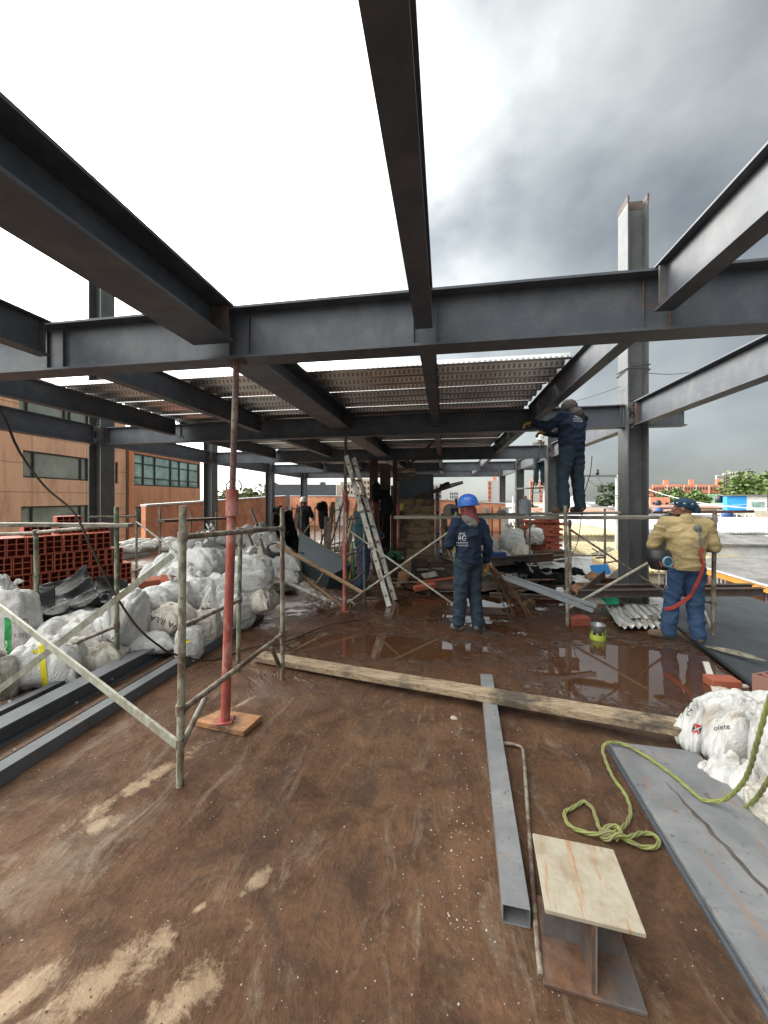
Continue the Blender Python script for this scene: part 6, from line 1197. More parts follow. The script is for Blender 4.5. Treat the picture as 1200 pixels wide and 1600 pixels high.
# dark things hanging at the shed
for i, (px, py, D, w, h, mt, l) in enumerate([(604, 790, 8.9, 22, 30, 'black_cloth', 'dark jacket hanging beside the doorway of the shed'), (588, 770, 8.8, 20, 30, 'black_cloth', 'dark bundle hanging left of the doorway of the shed'), (628, 792, 9.3, 11, 10, 'yellow_metal', 'small dull yellow bag hanging on the plank wall'), (505, 806, 10.3, 16, 40, 'black_cloth', 'dark jacket hanging on the rusty scaffold behind the wheelbarrow'), (503, 792, 10.3, 22, 12, 'black_cloth', 'dark rag knotted on the scaffold bar behind the wheelbarrow')]):
    sackat(px, py, D, w, h, (2, 5)[i % 2], l, mt, rz=i, group=None, cat='hanging cloth', dy=.5)
# stepped planks and boxes in front of the shed
q = WD(625, 8.0, 0); m = MB(); m.box((0, 0, .05), (.22, .5, .05), Euler((R(22), 0, 0))); 
plank(G(628, 918, .02), W(640, 868, 8.6), .20, .03, 'wooden plank ramp leading up to the plank wall', 'wood_plank'); plank(G(627, 917, .03), W(630, 893, 7.4), .19, .05, 'short warm coloured wooden board at the foot of the ramp', 'wood_warm')
m = MB(); m.box((0, 0, .22), (.34, .3, .44)); o = m.build('dark_box', MAT['wood_dark']); o.location = WD(655, 7.8, 0); o.rotation_euler.z = .1; bevel(o, .01); tag(o, 'dark brown box standing right of the plank ramp', 'box')
def compressor():
    q = W(617, 868, 8.3); t = thing('generator', 'small green engine set in a black frame left of the plank ramp', 'generator', tuple(q)); m = MB(); m.box((0, 0, 0), (.30, .25, .17)); o = m.build('engine_block', MAT['green_tool'], t); bevel(o, .03, 3)
    m = MB(); c_ = [(-.22, -.16), (.22, -.16), (.22, .16), (-.22, .16), (-.22, -.16)]
    for z in (-.12, .15): m.tube([(x, y_, z) for x, y_ in c_], .012, 6)
    for x, y_ in c_[:4]: m.tube([(x, y_, -.12), (x, y_, .15)], .012, 6)
    m.build('tube_frame', MAT['black_plastic'], t); m = MB(); m.lathe((.0, -.14, 0), [(0, -.01), (.07, -.01), (.07, .01), (0, .02)], 14, Matrix.Rotation(R(90), 3, 'X')); m.build('pull_starter', MAT['black_plastic'], t)
    m = MB(); m.box((0, 0, -.35), (.5, .4, .42)); m.build('crate', MAT['wood_dark'], t)
compressor()
# long boards strewn across the wet slab
rr = random.Random(31)
for i in range(20):
    px = rr.uniform(655, 905); py = rr.uniform(868, 925); D = F*CH/(py-778)*.99; q = W(px, py, D); q.z = .02+rr.random()*.12; a = rr.uniform(-.5, .5)+(0 if rr.random() < .7 else 1.3); L_ = rr.uniform(.7, 2.0); d = Vector((math.cos(a), math.sin(a), rr.uniform(-.04, .1)))*L_
    plank(q-d/2, q+d/2+Vector((0, 0, .0)), rr.uniform(.08, .24), .03, 'dark wet board lying in the debris between the shed and the tall column', rr.choice(['wood_dark', 'wood_dark', 'wood_grey', 'steel_rusty', 'wood_plank']), group='wet boards in the debris')
for i in range(10):
    px = rr.uniform(760, 900); py = rr.uniform(885, 912); D = rr.uniform(6.0, 7.4); q = W(px, py, D); s_ = rr.uniform(.15, .32); c4 = [q+Vector((-s_, -s_*.6, rr.uniform(-.05, .05))), q+Vector((s_, -s_*.6, rr.uniform(-.05, .05))), q+Vector((s_, s_*.6, rr.uniform(.0, .12))), q+Vector((-s_, s_*.6, rr.uniform(.0, .12)))]
    sheet('scrap_sheet', c4, 14, 10, .06, 5, 'crumpled scrap sheet in the debris right of the blue helmet worker', 'scrap', rr.choice(['sheet_zinc', 'plastic_black', 'tarp_white', 'steel_grey', 'plastic_black']), i*3.3); col.objects[-1]['group'] = 'scraps in the debris'
heap('debris_bed', lambda x, y: .04+.16*max(0, 1-abs(x-1.3)/2.2)*max(0, 1-abs(y-7.6)/1.6)+.05*fbm(x, y, 3), -.2, 2.75, 6.6, 9.4, 60, 50, 'mud', 'bed of wet rubble and dirt under the boards', 'rubble')
heap('debris_bed', lambda x, y: -.03+.09*fbm(x, y, 2.2)+.06, -6.5, -1.2, 8.6, 14, 60, 50, 'rubble', 'pale rubble and splinters around the far left scaffolding', 'rubble')
for i in range(14):
    px = rr.uniform(455, 535); py = rr.uniform(838, 880); D = rr.uniform(8.6, 10.5); q = W(px, py, D); q.z = max(.06, q.z*0+.1+rr.random()*.25); a = rr.uniform(-.2, .5); L_ = rr.uniform(1.0, 2.2); d = Vector((math.cos(a), math.sin(a), rr.uniform(-.1, .25)))*L_
    plank(q-d/2, q+d/2, rr.uniform(.06, .14), .03, 'dark board or bar strewn under the far left scaffolding', rr.choice(['wood_dark', 'steel_rusty', 'wood_grey']), group='boards under the far left scaffolding')
for i, (px0, py0, px1, py1, mt) in enumerate([(551, 846, 553, 905, 'green_tool'), (556, 846, 560, 905, 'pipe_red'), (548, 850, 547, 905, 'yellow_metal')]):
    m = MB(); a, b_ = W(px0, py0, 7.6), W(px1, py1, 7.4); m.tube([(0, 0, 0), a-b_], .018, 8); o = m.build('prop_tube', MAT[mt]); o.location = b_; tag(o, ['green', 'red', 'yellow'][i]+' steel tube leaning upright between the dull red prop and the ladder', 'tube')
for i in range(95):
    px = rr.choice([rr.uniform(752, 965), rr.uniform(752, 965), rr.uniform(640, 705), rr.uniform(460, 540)]); py = rr.uniform(862, 932) if px > 600 else rr.uniform(850, 905)
    D = min(10.5, F*CH/(py-778)); q = W(px, py, D); q.z = rr.uniform(.03, .28) if px > 600 else rr.uniform(.05, .35); a = rr.uniform(-.6, .9); L_ = rr.uniform(.15, .8); d = Vector((math.cos(a), math.sin(a), rr.uniform(-.3, .35)))*L_; w_, h_ = rr.choice([(.02, .02), (.05, .03), (.12, .012), (.2, .01), (.09, .07)])
    mt = rr.choice(['wood_dark', 'wood_plank', 'wood_grey', 'steel_rusty', 'sheet_zinc', 'tarp_white', 'plastic_black', 'rubble', 'clay', 'black_cloth', 'pipe_pale'])
    m = MB(); m.bar(-d/2, d/2, w_, h_); o = m.build('debris_piece', MAT[mt]); o.location = q; o.rotation_euler.x = rr.uniform(-.3, .3); tag(o, 'short broken offcut of wood, metal or sheet in the site debris', 'offcut', 'offcuts in the debris')
for i in range(34):
    px = (rr.uniform(494, 600) if i % 3 else rr.uniform(440, 460)) if i < 26 else rr.uniform(690, 760); D = rr.uniform(7.6, 10.8); a = WD(px, D, .03); t_ = a+CR*rr.uniform(-.45, .45)+CF*rr.uniform(0, .5)+Vector((0, 0, rr.uniform(.7, 1.75)))
    m = MB(); m.bar((0, 0, 0), t_-a, rr.choice([.03, .05, .10, .16]), rr.choice([.02, .03, .04])); o = m.build('leaning_board', MAT[rr.choice(['wood_dark', 'wood_dark', 'steel_rusty', 'wood_plank', 'pipe_brown'])]); o.location = a; tag(o, 'dark board or bar leaning upright in the clutter in the middle background', 'board', 'leaning boards in the middle background')
# bundle of rods at the worker's feet and rings of wire
for i, (px, py, r_) in enumerate([(800, 920, .22), (818, 915, .28), (765, 985, .12), (690, 955, .2)]):
    q = G(px, py+10, .02); m = MB(); m.tube([(r_*math.cos(a*.4)*(1+.05*math.sin(a)), r_*math.sin(a*.4)*.8, .03+.1*r_*math.sin(a*.9+i)) for a in range(24)], .006, 5); o = m.build('wire_coil', MAT['cable_brown']); o.location = q; tag(o, ['loose wire coil right of the rod bundle', 'bigger loose wire coil in the puddle', 'small wire ring beside the right boot of the blue helmet worker', 'tangled cable lying in the bright puddle left of the blue helmet worker'][i], 'wire coil')
# ================================================================== PEOPLE
def capsule(bm, p0, p1, r0, r1, seg=14):
    p0, p1 = Vector(p0), Vector(p1); d = p1-p0; L_ = max(d.length, 1e-5); a, dd_, u = frame(d if d.length > 1e-5 else Vector((0, 0, 1))); rings = []
    prof = [(-r0*math.cos(t), r0*math.sin(t)) for t in [math.pi/2*k/4 for k in range(5)]]+[(L_+r1*math.sin(t), r1*math.cos(t)) for t in [math.pi/2*k/4 for k in range(5)]]
    for s_, r in prof:
        r = max(r, 1e-4); rings.append([bm.verts.new(p0+dd_*s_+a*math.cos(2*math.pi*k/seg)*r+u*math.sin(2*math.pi*k/seg)*r) for k in range(seg)])
    for i in range(len(rings)-1):
        for k in range(seg): bm.faces.new((rings[i][k], rings[i+1][k], rings[i+1][(k+1) % seg], rings[i][(k+1) % seg]))
    bm.faces.new(rings[0]); bm.faces.new(list(reversed(rings[-1])))
def ellip(bm, c, r, e=None):
    v = bmesh.ops.create_icosphere(bm, subdivisions=3, radius=1)['verts']; M3 = e.to_matrix() if e else Matrix.Identity(3)
    for x in v: x.co = Vector(c)+M3 @ Vector((x.co.x*r[0], x.co.y*r[1], x.co.z*r[2]))
def blob(name, prims, voxel, mat, parent, it=3, wr=None, cut=None):
    """one continuous surface grown over tapered limbs and masses"""
    bm = bmesh.new()
    for p in prims:
        if p[0] == 'c': capsule(bm, *p[1:])
        else: ellip(bm, *p[1:])
    bmesh.ops.recalc_face_normals(bm, faces=bm.faces); me = bpy.data.meshes.new(name); bm.to_mesh(me); bm.free(); o = bpy.data.objects.new(name, me); col.objects.link(o)
    m = o.modifiers.new('r', 'REMESH'); m.mode = 'VOXEL'; m.voxel_size = voxel; m2 = o.modifiers.new('s', 'SMOOTH'); m2.factor = .5; m2.iterations = it
    dg = bpy.context.evaluated_depsgraph_get(); dg.update(); me2 = bpy.data.meshes.new_from_object(o.evaluated_get(dg)); bpy.data.objects.remove(o)
    if wr or cut:
        bm = bmesh.new(); bm.from_mesh(me2); bm.normal_update()
        if wr:
            amp, sx, sz, off = wr
            for v in bm.verts:
                q = Vector((v.co.x*sx+off, v.co.y*sx, v.co.z*sz)); k = (1-abs(noise.noise(q)))**4-.4+.35*noise.noise(q*2.3); v.co += v.normal*k*amp
        if cut:
            for co, no in cut: bmesh.ops.bisect_plane(bm, geom=bm.verts[:]+bm.edges[:]+bm.faces[:], plane_co=co, plane_no=no, clear_outer=True)
        bm.to_mesh(me2); bm.free()
    me2.materials.clear(); me2.materials.append(MAT[mat]); o = link(name, me2, None, parent, True); return o
def hand(p, d, palm_n, side, s=1.0, curl=.7, g=0):
    """palm + four jointed fingers + thumb. p wrist, d pointing direction, palm_n normal of the palm, side = thumb side"""
    p = Vector(p); d = Vector(d).normalized(); n = Vector(palm_n); n = (n-d*n.dot(d)).normalized(); t = n.cross(d)*side; pr = []
    for k, (o_, ln) in enumerate(((.030, .038), (.010, .043), (-.011, .040), (-.030, .032))):
        kn = p+d*.085*s+t*o_*s; pr.append(('c', p+t*o_*.55*s+d*.01*s, kn, (.015+g)*s, (.0125+g)*s)); a = curl*(.8+.12*k); d1 = d*math.cos(a)+n*math.sin(a); j1 = kn+d1*ln*s; d2 = d*math.cos(a*2.1)+n*math.sin(a*2.1); j2 = j1+d2*ln*.72*s; d3 = d*math.cos(a*2.9)+n*math.sin(a*2.9)
        pr += [('c', kn, j1, (.011+g)*s, (.0098+g)*s), ('c', j1, j2, (.0098+g)*s, (.009+g)*s), ('c', j2, j2+d3*ln*.5*s, (.009+g)*s, (.0075+g)*s)]
    tb = p+d*.028*s+t*.028*s; t1 = tb+(t*.75+d*.7+n*.35).normalized()*.042*s; t2 = t1+(t*.2+d*.85+n*.6).normalized()*.033*s
    pr += [('c', tb-t*.012*s, tb, (.017+g)*s, (.015+g)*s), ('c', tb, t1, (.015+g)*s, (.012+g)*s), ('c', t1, t2, (.012+g)*s, (.0095+g)*s)]; return pr
def person(label, loc, rz, J, st):
    """J: joints in the person's own frame (x right, y forward, z up from the soles)"""
    t = thing('person', label, 'person', tuple(loc), rz, st.get('group')); V = Vector; j = {k: V(v) for k, v in J.items()}; vx = st.get('voxel', .011); yaw = st.get('head_yaw', 0); tilt = st.get('head_tilt', 0)
    H = j['head']; Hm = Euler((tilt, 0, yaw)).to_matrix(); hp = lambda x, y_, z: H+Hm @ V((x, y_, z))
    body = [('e', H+Hm @ V((0, -.008, .03)), (.076, .094, .09), Euler((tilt, 0, yaw))), ('e', hp(0, .02, -.035), (.058, .068, .078), Euler((tilt, 0, yaw))), ('c', hp(0, .088, .015), hp(0, .104, -.02), .010, .014), ('c', hp(0, .078, -.085), hp(0, .06, -.095), .022, .022),
            ('c', hp(-.02, .086, -.048), hp(.02, .086, -.048), .008, .008), ('c', hp(-.035, .08, .03), hp(.035, .08, .03), .014, .014), ('e', hp(-.078, -.005, .0), (.010, .022, .032), Euler((tilt, 0, yaw))), ('e', hp(.078, -.005, .0), (.010, .022, .032), Euler((tilt, 0, yaw))), ('c', j['neck'], hp(0, -.02, -.05), .055, .052)]
    body += [('c', j['pelvis'], j['chest'], .115, .12), ('c', j['shL'], j['shR'], .055, .055), ('c', j['chest'], j['neck'], .10, .06)]
    for s_ in 'LR': body += [('c', j['sh'+s_], j['el'+s_], .048, .038), ('c', j['el'+s_], j['wr'+s_], .036, .026), ('c', j['hip'+s_], j['kn'+s_], .075, .05), ('c', j['kn'+s_], j['an'+s_], .048, .033), ('c', j['an'+s_]-V((0, 0, .02)), j['toe'+s_], .033, .026)]
    hands = {}
    for s_, sd in (('L', -1), ('R', 1)):
        d = j.get('hd'+s_, (j['wr'+s_]-j['el'+s_]).normalized()); n = j.get('pn'+s_, V((-sd, 0, 0))); hands[s_] = (j['wr'+s_], d, n, st.get('ts'+s_, -sd), st.get('curl', .55)); body += hand(j['wr'+s_], d, n, st.get('ts'+s_, -sd), 1.0, st.get('curl', .55))
    b_ = blob('body', body, min(vx, .009), st.get('skin', 'skin'), t, 2)
    jm = st['jacket']; off = st.get('seed', 1)*3.3; sl = st.get('sleeve', 1.0); k = st.get('bulk', 1.0)
    hem = j['pelvis']+V((0, 0, st.get('hem', -.04)))
    P_ = [('c', hem, j['chest'], .145*k, .155*k), ('e', (j['chest']+j['shL']*.5+j['shR']*.5)/2+V((0, 0, -.02)), (.205*k, .125*k, .15), None), ('c', j['shL'], j['shR'], .078*k, .078*k), ('c', (j['shL']+j['shR'])/2+V((0, 0, -.01)), j['neck'], .09, .068),
          ('c', hem+V((.05, 0, 0)), j['chest']+V((.055, 0, 0)), .12*k, .115*k), ('c', hem-V((.05, 0, 0)), j['chest']-V((.055, 0, 0)), .12*k, .115*k)]
    for s_ in 'LR': w_ = j['el'+s_].lerp(j['wr'+s_], sl); P_ += [('c', j['sh'+s_], j['el'+s_], .076*k, .062*k), ('c', j['el'+s_], w_, .061*k, .048*k)]
    cut = [(hem-V((0, 0, .055)), V((0, 0, -1)))]
    jk = blob('jacket', P_, vx, jm, t, 2, (st.get('wr', .020), 5.5, 9, off), cut)
    s__ = jk.modifiers.new('s', 'SOLIDIFY'); s__.thickness = .006
    if st.get('undershirt'):
        blob('undershirt', [('c', hem+V((.045, 0, -.03)), hem+V((.045, 0, .05)), .115, .12), ('c', hem-V((.045, 0, .03)), hem+V((-.045, 0, .05)), .115, .12)], vx, st['undershirt'], t, 2, None, [(hem-V((0, 0, .085)), V((0, 0, -1)))])
    T_ = [('c', j['pelvis']+V((.04, 0, .05)), j['pelvis']-V((-.05, 0, .05)), .115, .125), ('c', j['pelvis']+V((-.04, 0, .05)), j['pelvis']-V((.05, 0, .05)), .115, .125)]
    lg = st.get('leg', 1.06)
    for s_ in 'LR': T_ += [('c', j['hip'+s_], j['kn'+s_], .102*lg, .080*lg), ('c', j['kn'+s_], j['an'+s_]+V((0, 0, .0)), .079*lg, .072*lg)]
    cut = [(V((0, 0, min(j['anL'].z, j['anR'].z)-.045)), V((0, 0, -1)))]
    tr_ = blob('trousers', T_, vx, st['trousers'], t, 2, (st.get('wrt', .015), 6, 8, off+5), cut)
    for s_ in 'LR':
        a, q = j['an'+s_], j['toe'+s_]; f = (q-a); f.z = 0; f.normalize()
        blob('boot', [('c', a+V((0, 0, .06)), a-V((0, 0, .02)), .052, .052), ('c', a-f*.035-V((0, 0, .035)), q, .040, .036), ('c', a-V((0, 0, .01)), q+V((0, 0, .012)), .044, .034)], min(vx, .009), st['boots'], t, 2, None, [(V((0, 0, .002)), V((0, 0, -1)))])
    if st.get('gloves'):
        for s_ in st.get('glove_on', 'LR'): 
            h = hands[s_]; pr = hand(*h[:4], 1.05, h[4], .0045)+[('c', h[0]-h[1]*.07, h[0]+h[1]*.02, .044, .034)]; blob('glove', pr, .006, st['gloves'], t, 1)
    for sx in (-1, 1):
        m = MB(); e = hp(sx*.030, .080, .008); m.lathe(e, [(0, -.010), (.008, -.006), (.011, 0), (.008, .006), (0, .010)], 10); ey = m.build('eye', MAT['print_white'], t); m = MB(); m.lathe(hp(sx*.030, .090, .008), [(0, -.004), (.004, 0), (0, .004)], 8); m.build('pupil', MAT['black_plastic'], ey)
    t['hp'] = 0; del t['hp']; return t, hp, Hm, jk
def hat(t, hp, Hm, mat, z=.055, brim=True):
    m = MB(); n = 24; vs = []; rows = [(1.0, 0), (1.0, .02), (.97, .055), (.86, .095), (.66, .125), (.36, .143), (0.02, .148)]
    for r, h in rows:
        for k in range(n): a = 2*math.pi*k/n; ridge = 1+.03*math.exp(-((math.cos(a))**2)*9)*(h > .03); vs.append(hp(math.cos(a)*.112*r, math.sin(a)*.135*r-.01, z-.02+h*ridge))
    fs = [(i*n+k, i*n+(k+1) % n, (i+1)*n+(k+1) % n, (i+1)*n+k) for i in range(len(rows)-1) for k in range(n)]; m.add(vs, fs, True); o = m.build('helmet', MAT[mat], t)
    m = MB(); vs = []
    for rr_, dz in ((.98, 0), (1.0, .008), (1.0, -.002)):
        for k in range(n):
            a = 2*math.pi*k/n; f = 1+(.14 if True else 0)+(.24*max(0, math.sin(a))**2 if rr_ == 1.0 else 0)
            w_ = rr_ if rr_ < 1 else 1.0*f; vs.append(hp(math.cos(a)*.112*(w_ if rr_ < 1 else 1+.10), math.sin(a)*.135*w_-.01, z-.02+dz-(.012*max(0, math.sin(a)) if rr_ == 1.0 else 0)))
    fs = [(k, (k+1) % n, n+(k+1) % n, n+k) for k in range(n)]+[(n+k, n+(k+1) % n, 2*n+(k+1) % n, 2*n+k) for k in range(n)]+[(2*n+k, 2*n+(k+1) % n, (k+1) % n, k) for k in range(n)]
    m.add(vs, fs, True); m.build('brim', MAT[mat], o); return o
def scarf(t, hp, mat, r=.092, zs=(-.16, -.02), mat2=None):
    return blob('scarf', [('c', hp(0, -.03, zs[0]-.01), hp(0, -.03, zs[0]+.03), .105, .095), ('c', hp(0, -.025, zs[0]+.02), hp(0, -.02, zs[1]), .088, .086)], .008, mat, t, 2, (.010, 12, 16, 4))
def emblem(jk, px, py, D, sc=1.0, roll=0):
    decal(jk, 'eni', .075*sc, 'print_white', px, py-5*sc*0, D, roll, 'back_print'); k = F/D
    decal(jk, 'RG', .115*sc, 'print_white', px, py+.085*sc*k, D, roll, 'back_print', .85); decal(jk, 'INGENIEROS', .034*sc, 'print_white', px, py+.125*sc*k, D, roll, 'back_print', .9); decal(jk, 'Y ASOCIADOS', .030*sc, 'print_white', px, py+.165*sc*k, D, roll, 'back_print', .9)
BASE = dict(head=(0, .01, 1.535), neck=(0, -.01, 1.40), chest=(0, -.01, 1.20), pelvis=(0, 0, .93), shL=(-.165, 0, 1.36), shR=(.165, 0, 1.36), hipL=(-.085, 0, .88), hipR=(.085, 0, .88), knL=(-.10, .02, .48), knR=(.10, .02, .48), anL=(-.11, -.01, .10), anR=(.11, -.01, .10), toeL=(-.13, .15, .045), toeR=(.14, .15, .045), elL=(-.23, -.03, 1.10), elR=(.23, -.03, 1.10), wrL=(-.24, .03, .86), wrR=(.24, .03, .86))
def pose(**k): d = dict(BASE); d.update(k); return d
# 1 worker with the blue hard hat, back to the camera, holding a bundle of rusty rods at his right side
q = G(732, 988); t, hp, Hm, jk = person('worker in navy jacket and blue hard hat, back to camera, holding rusty rods', q, YAW+R(20),
    pose(head=(.01, .035, 1.545), shL=(-.175, .01, 1.36), shR=(.175, -.01, 1.35), elL=(-.25, .04, 1.12), wrL=(-.13, .27, 1.04), elR=(.25, -.06, 1.09), wrR=(.285, .03, .85), hdR=(.25, .35, -.9), toeL=(-.14, .14, .045), anR=(.12, -.02, .10), toeR=(.24, .08, .045), anL=(-.10, .07, .10)),
    dict(jacket='navy', trousers='navy_trouser', boots='boot_grey', gloves='glove', head_yaw=R(28), head_tilt=R(-6), skin='skin', seed=1, bulk=1.03, hem=-.03, curl=.75))
hat(t, hp, Hm, 'helmet_blue'); scarf(t, hp, 'maroon'); m = MB()
blob('hood_flap', [('c', (-.05, -.07, 1.41), (.02, -.105, 1.36), .05, .045), ('c', (-.07, -.03, 1.42), (-.03, -.085, 1.36), .05, .045)], .008, 'grey_cloth', t, 2, (.006, 12, 12, 2))
bpy.context.view_layer.update(); emblem(jk, 722, 836, 4.55, .82)
# rods
hq = W(767, 897, 4.55); rt = thing('rod_bundle', 'bundle of rusty thin rods held by the blue helmet worker, fanning down to the floor', 'rod bundle', tuple(hq)); rr = random.Random(4)
for i in range(26):
    e = G(rr.uniform(795, 838), rr.uniform(945, 985), .015); s_ = W(rr.uniform(762, 770), rr.uniform(880, 890), 4.5+rr.uniform(-.03, .03)); mid = s_.lerp(e, .5)+Vector((rr.uniform(-.04, .04), rr.uniform(-.04, .04), rr.uniform(-.02, .04))); m = MB(); m.tube([p-hq for p in smooth([s_, mid, e], 3)], .0055, 5); m.build('rod', MAT['wood_warm' if i % 2 else 'steel_rusty'], rt)
# 2 worker standing on the scaffold, hands at the end of the beam
q = W(893, 803, 5.28); t, hp, Hm, jk = person('worker in navy jacket standing on the plank, back half turned, gloved hands on the beam', q, YAW+R(16),
    pose(head=(.0, .06, 1.50), neck=(0, .01, 1.40), chest=(0, .0, 1.20), elL=(-.31, .12, 1.24), wrL=(-.38, .33, 1.33), elR=(.13, .22, 1.16), wrR=(-.12, .36, 1.20), hdL=(-.5, .8, .1), hdR=(-.9, .5, .1), pnL=(.2, 0, -1), pnR=(-.2, 0, -1), knL=(-.135, .02, .48), knR=(.135, .03, .48), anL=(-.165, -.04, .10), toeL=(-.19, .14, .045), anR=(.165, .02, .10), toeR=(.19, .19, .045)),
    dict(jacket='navy', trousers='navy_trouser', boots='boot', gloves='glove', head_tilt=R(-24), head_yaw=R(30), skin='skin_dark', seed=3, hem=.02, undershirt='orange_cloth', bulk=1.10, tsL=1, tsR=-1, leg=1.06))
blob('hood', [('e', hp(0, -.02, .02), (.095, .112, .115), Euler((R(-24), 0, R(30)))), ('c', hp(0, -.04, -.08), hp(0, -.06, -.13), .085, .10)], .008, 'hood_dark', t, 2, (.008, 12, 14, 7)); m = MB(); bpy.context.view_layer.update(); emblem(jk, 903, 645, 5.2, .75)
# 3 worker in the yellow leather jacket
q = G(1071, 1004); t, hp, Hm, jk = person('worker in a stained yellow leather jacket and patterned blue cap, head turned left', q, YAW-R(14),
    pose(head=(-.01, .02, 1.55), shL=(-.195, .02, 1.37), shR=(.185, -.01, 1.37), elL=(-.29, .09, 1.13), wrL=(-.15, .31, 1.17), elR=(.27, -.02, 1.12), wrR=(.20, .22, 1.10), anL=(-.16, .04, .10), toeL=(-.31, .11, .045), knL=(-.12, .04, .48), anR=(.11, -.03, .10), toeR=(.10, .14, .045)),
    dict(jacket='leather_yellow', trousers='denim', boots='boot', gloves='glove_grey', head_yaw=R(58), skin='skin', seed=5, hem=-.02, bulk=1.15, wr=.014, wrt=.016))
cp = [('e', hp(0, -.02, .052), (.092, .112, .080), Euler((R(14), 0, R(58)))), ('c', hp(0, -.10, .02), hp(0, -.125, -.02), .045, .035)]; cap = blob('cap', cp, .007, 'cap_blue', t, 2, (.003, 20, 20, 1), [(hp(0, .085, .022), Hm @ Vector((0, .30, -.95)))])
for k in range(18):
    a = 2*math.pi*k/18; m = MB(); p = hp(.090*math.cos(a), -.02+.108*math.sin(a), .068+.01*math.sin(a)); m.box(p, (.012, .010, .014), a); m.build('cap_check', MAT['print_white' if k % 2 else 'black_plastic'], cap)
blob('collar', [('c', (0, -.01, 1.40), (0, -.012, 1.435), .088, .078)], .008, 'leather_yellow', t, 2, (.004, 12, 12, 3)); blob('beard', [('c', hp(-.05, .03, -.07), hp(0, .078, -.09), .018, .020), ('c', hp(.05, .03, -.07), hp(0, .078, -.09), .018, .020)], .007, 'black_cloth', t, 1)
dg = bpy.context.view_layer.update()
# chain, patch and red strap
def on_jacket(pts, D=4.3, lift=.012):
    vs, fs = [], []
    for ch in t.children:
        if ch.type == 'MESH' and ch.name.split('.')[0] in ('jacket', 'trousers'):
            b0 = len(vs); mw = ch.matrix_world; vs += [mw @ v.co for v in ch.data.vertices]; fs += [[i+b0 for i in p.vertices] for p in ch.data.polygons]
    bvh = BVHTree.FromPolygons(vs, fs); res = []
    for px, py in pts:
        c = W(px, py, D); v = (c-cam.location).normalized(); h = bvh.ray_cast(c-v*1.5, v, 4)
        if h[0]: res.append(h[0]-v*lift)
    return res
def ribbon(pts, w, mat, name, parent, label=None):
    m = MB(); inv = parent.matrix_world.inverted(); P_ = smooth([Vector(p) for p in pts], 5); vs = []
    for i, p in enumerate(P_):
        d = (P_[min(i+1, len(P_)-1)]-P_[max(i-1, 0)]).normalized(); v = (p-cam.location).normalized(); a = d.cross(Vector((CF.x, CF.y, -.1))).normalized(); vs += [inv @ (p-a*w/2), inv @ (p+a*w/2)]
    m.add(vs, [(2*i, 2*i+1, 2*i+3, 2*i+2) for i in range(len(P_)-1)]); o = m.build(name, MAT[mat], parent); s_ = o.modifiers.new('s', 'SOLIDIFY'); s_.thickness = .004; return o
jp = on_jacket([(1097, 855), (1096, 872), (1099, 888)]); ribbon(on_jacket([(1100, 880), (1096, 895), (1091, 908), (1085, 920), (1078, 932), (1068, 941), (1056, 947), (1046, 951), (1038, 952)], lift=.03), .042, 'strap_red', 'strap', t)
ribbon(jp, .03, 'strap_red', 'strap', t)
cpz = on_jacket([(1093, 822), (1092, 830), (1095, 842), (1096, 852)], lift=.014); m = MB(); inv = t.matrix_world.inverted()
for i in range(9):
    f = i/8*(len(cpz)-1); a_ = min(int(f), len(cpz)-2); p = inv @ cpz[a_].lerp(cpz[a_+1], f-a_); m = MB(); m.lathe(p, [(.010+.004*math.cos(b), .004*math.sin(b)) for b in [2*math.pi*k/6 for k in range(7)]], 10, Euler((R(90), R(90)*(i % 2), 0)).to_matrix()); m.build('chain_link', MAT['steel_grey'], t)
cpt = on_jacket([(1090, 826)], lift=.004)[0]; 
m = MB(); p = inv @ cpt; m.lathe(p, [(.045, 0), (.04, .008), (.0, .01)], 14, Euler((R(90), 0, 0)).to_matrix()); m.build('torn_patch', MAT['grey_cloth'], t)
# welding mask he carries
q = W(1033, 873, 4.12); t = thing('welding_mask', 'black welding mask with pale blue visor at the hip of the yellow jacket worker', 'welding mask', tuple(q), YAW); m = MB()
n = 18; vs = []
for i in range(9):
    v = i/8
    for k in range(n): a = math.pi*(k/(n-1)); w_ = (.105+.03*math.sin(math.pi*v))*(1-.25*v*v); vs.append((math.cos(a)*w_, .05-math.sin(a)*(.10+.04*math.sin(math.pi*v)), .10-.22*v))
m.add(vs, [(i*n+k, i*n+k+1, (i+1)*n+k+1, (i+1)*n+k) for i in range(8) for k in range(n-1)], True); o = m.build('shell', MAT['black_plastic'], t); s_ = o.modifiers.new('s', 'SOLIDIFY'); s_.thickness = .005
M3 = Euler((R(90), 0, 0)).to_matrix(); m = MB(); m.lathe((0, -.095, -.02), [(.055, -.01), (.062, 0), (.055, .012), (.045, .014), (.045, 0)], 20, M3); o = m.build('visor_rim', MAT['visor_rim'], t); m = MB(); m.lathe((0, -.098, -.02), [(.046, 0), (0, .006)], 18, M3); m.build('visor', MAT['visor'], o)
for sx in (-1, 1): m = MB(); m.bar((sx*.075, -.08, -.02), (sx*.055, -.085, -.075), .018, .01); m.build('side_trim', MAT['strap_red'], t)
q = W(1036, 925, 4.2); t = thing('strap_hooks', 'two pale hanging straps with metal hooks below the carried welding mask', 'hooks', tuple(q), YAW)
for sx in (-.045, .035):
    m = MB(); m.bar((sx, 0, .30), (sx, 0, .08), .012, .004, Vector((0, -1, 0))); m.build('webbing', MAT['tarp_white'], t); m = MB(); m.lathe((sx, 0, .055), [(.016+.004*math.cos(b), .004*math.sin(b)) for b in [2*math.pi*k/6 for k in range(7)]], 12, M3); m.build('hook', MAT['can_metal'], t)
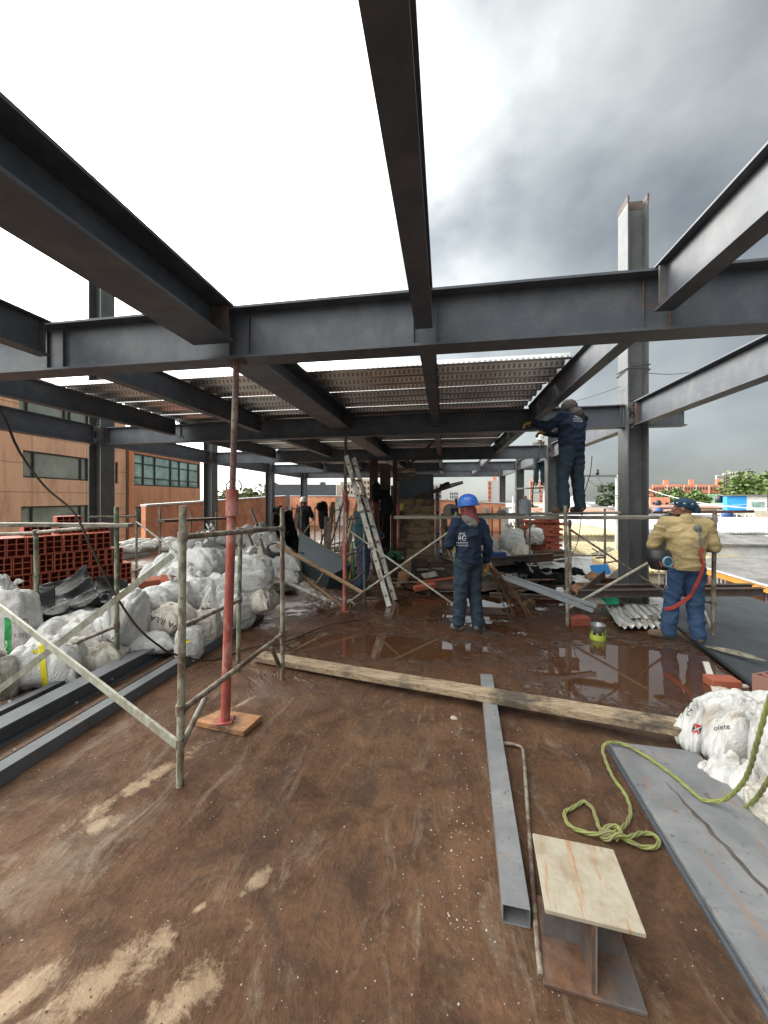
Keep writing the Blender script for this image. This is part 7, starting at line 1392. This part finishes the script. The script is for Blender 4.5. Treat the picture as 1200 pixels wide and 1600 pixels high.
# 4 man behind the ladder
q = WD(566, 6.75, 0); t, hp, Hm, jk = person('worker in a teal shirt and jeans standing behind the ladder, facing right', q, YAW-R(62),
    pose(head=(0, .04, 1.50), elL=(-.22, .10, 1.12), wrL=(-.10, .30, 1.05), elR=(.22, .12, 1.12), wrR=(.12, .32, 1.0), knL=(-.12, .08, .47), anR=(.13, -.08, .10), toeR=(.15, .08, .045)),
    dict(jacket='teal', trousers='denim', boots='boot_grey', gloves=None, skin='skin', head_tilt=R(-14), seed=8, voxel=.014))
hat(t, hp, Hm, 'black_plastic')
# 5 distant worker with the white cap among the scaffolds
q = WD(475, 11.4, 0); t, hp, Hm, jk = person('distant worker in dark clothes and a white cap among the left scaffolding', q, YAW-R(20),
    pose(elR=(.24, .08, 1.12), wrR=(.16, .28, 1.02)), dict(jacket='black_cloth', trousers='black_cloth', boots='boot', gloves=None, skin='skin_dark', seed=11, voxel=.018)); hat(t, hp, Hm, 'helmet_white')
# 6 worker behind the far beam with the white hard hat
q = W(843, 682, 11.9); zz = q.z-1.60; t, hp, Hm, jk = person('worker in a white hard hat looking down over the far cross beam', (q.x, q.y, zz), YAW+R(170),
    pose(head=(0, .06, 1.50), elL=(-.30, .12, 1.20), wrL=(-.20, .34, 1.18), elR=(.30, .12, 1.20), wrR=(.20, .34, 1.18)), dict(jacket='grey_cloth', trousers='navy_trouser', boots='boot', gloves=None, skin='skin', head_tilt=R(-20), seed=13, voxel=.016)); hat(t, hp, Hm, 'helmet_white')
plank(W(815, 682, 11.6)+Vector((0, 0, -1.60)), W(870, 682, 11.9)+Vector((0, 0, -1.60)), .5, .045, 'plank under the boots of the worker in the white hard hat', 'wood_grey')
for dx in (818, 866):
    a = WD(dx, 11.9, zz-.06); m = MB(); m.tube([(0, 0, 0), (0, 0, -(zz-.08))], .022, 7); o = m.build('scaffold_post', MAT['pipe_brown']); o.location = a; tag(o, 'scaffold post carrying the plank of the worker in the white hard hat', 'post', 'posts under the far plank')
scene.render.resolution_x = 768; scene.render.resolution_y = 1024
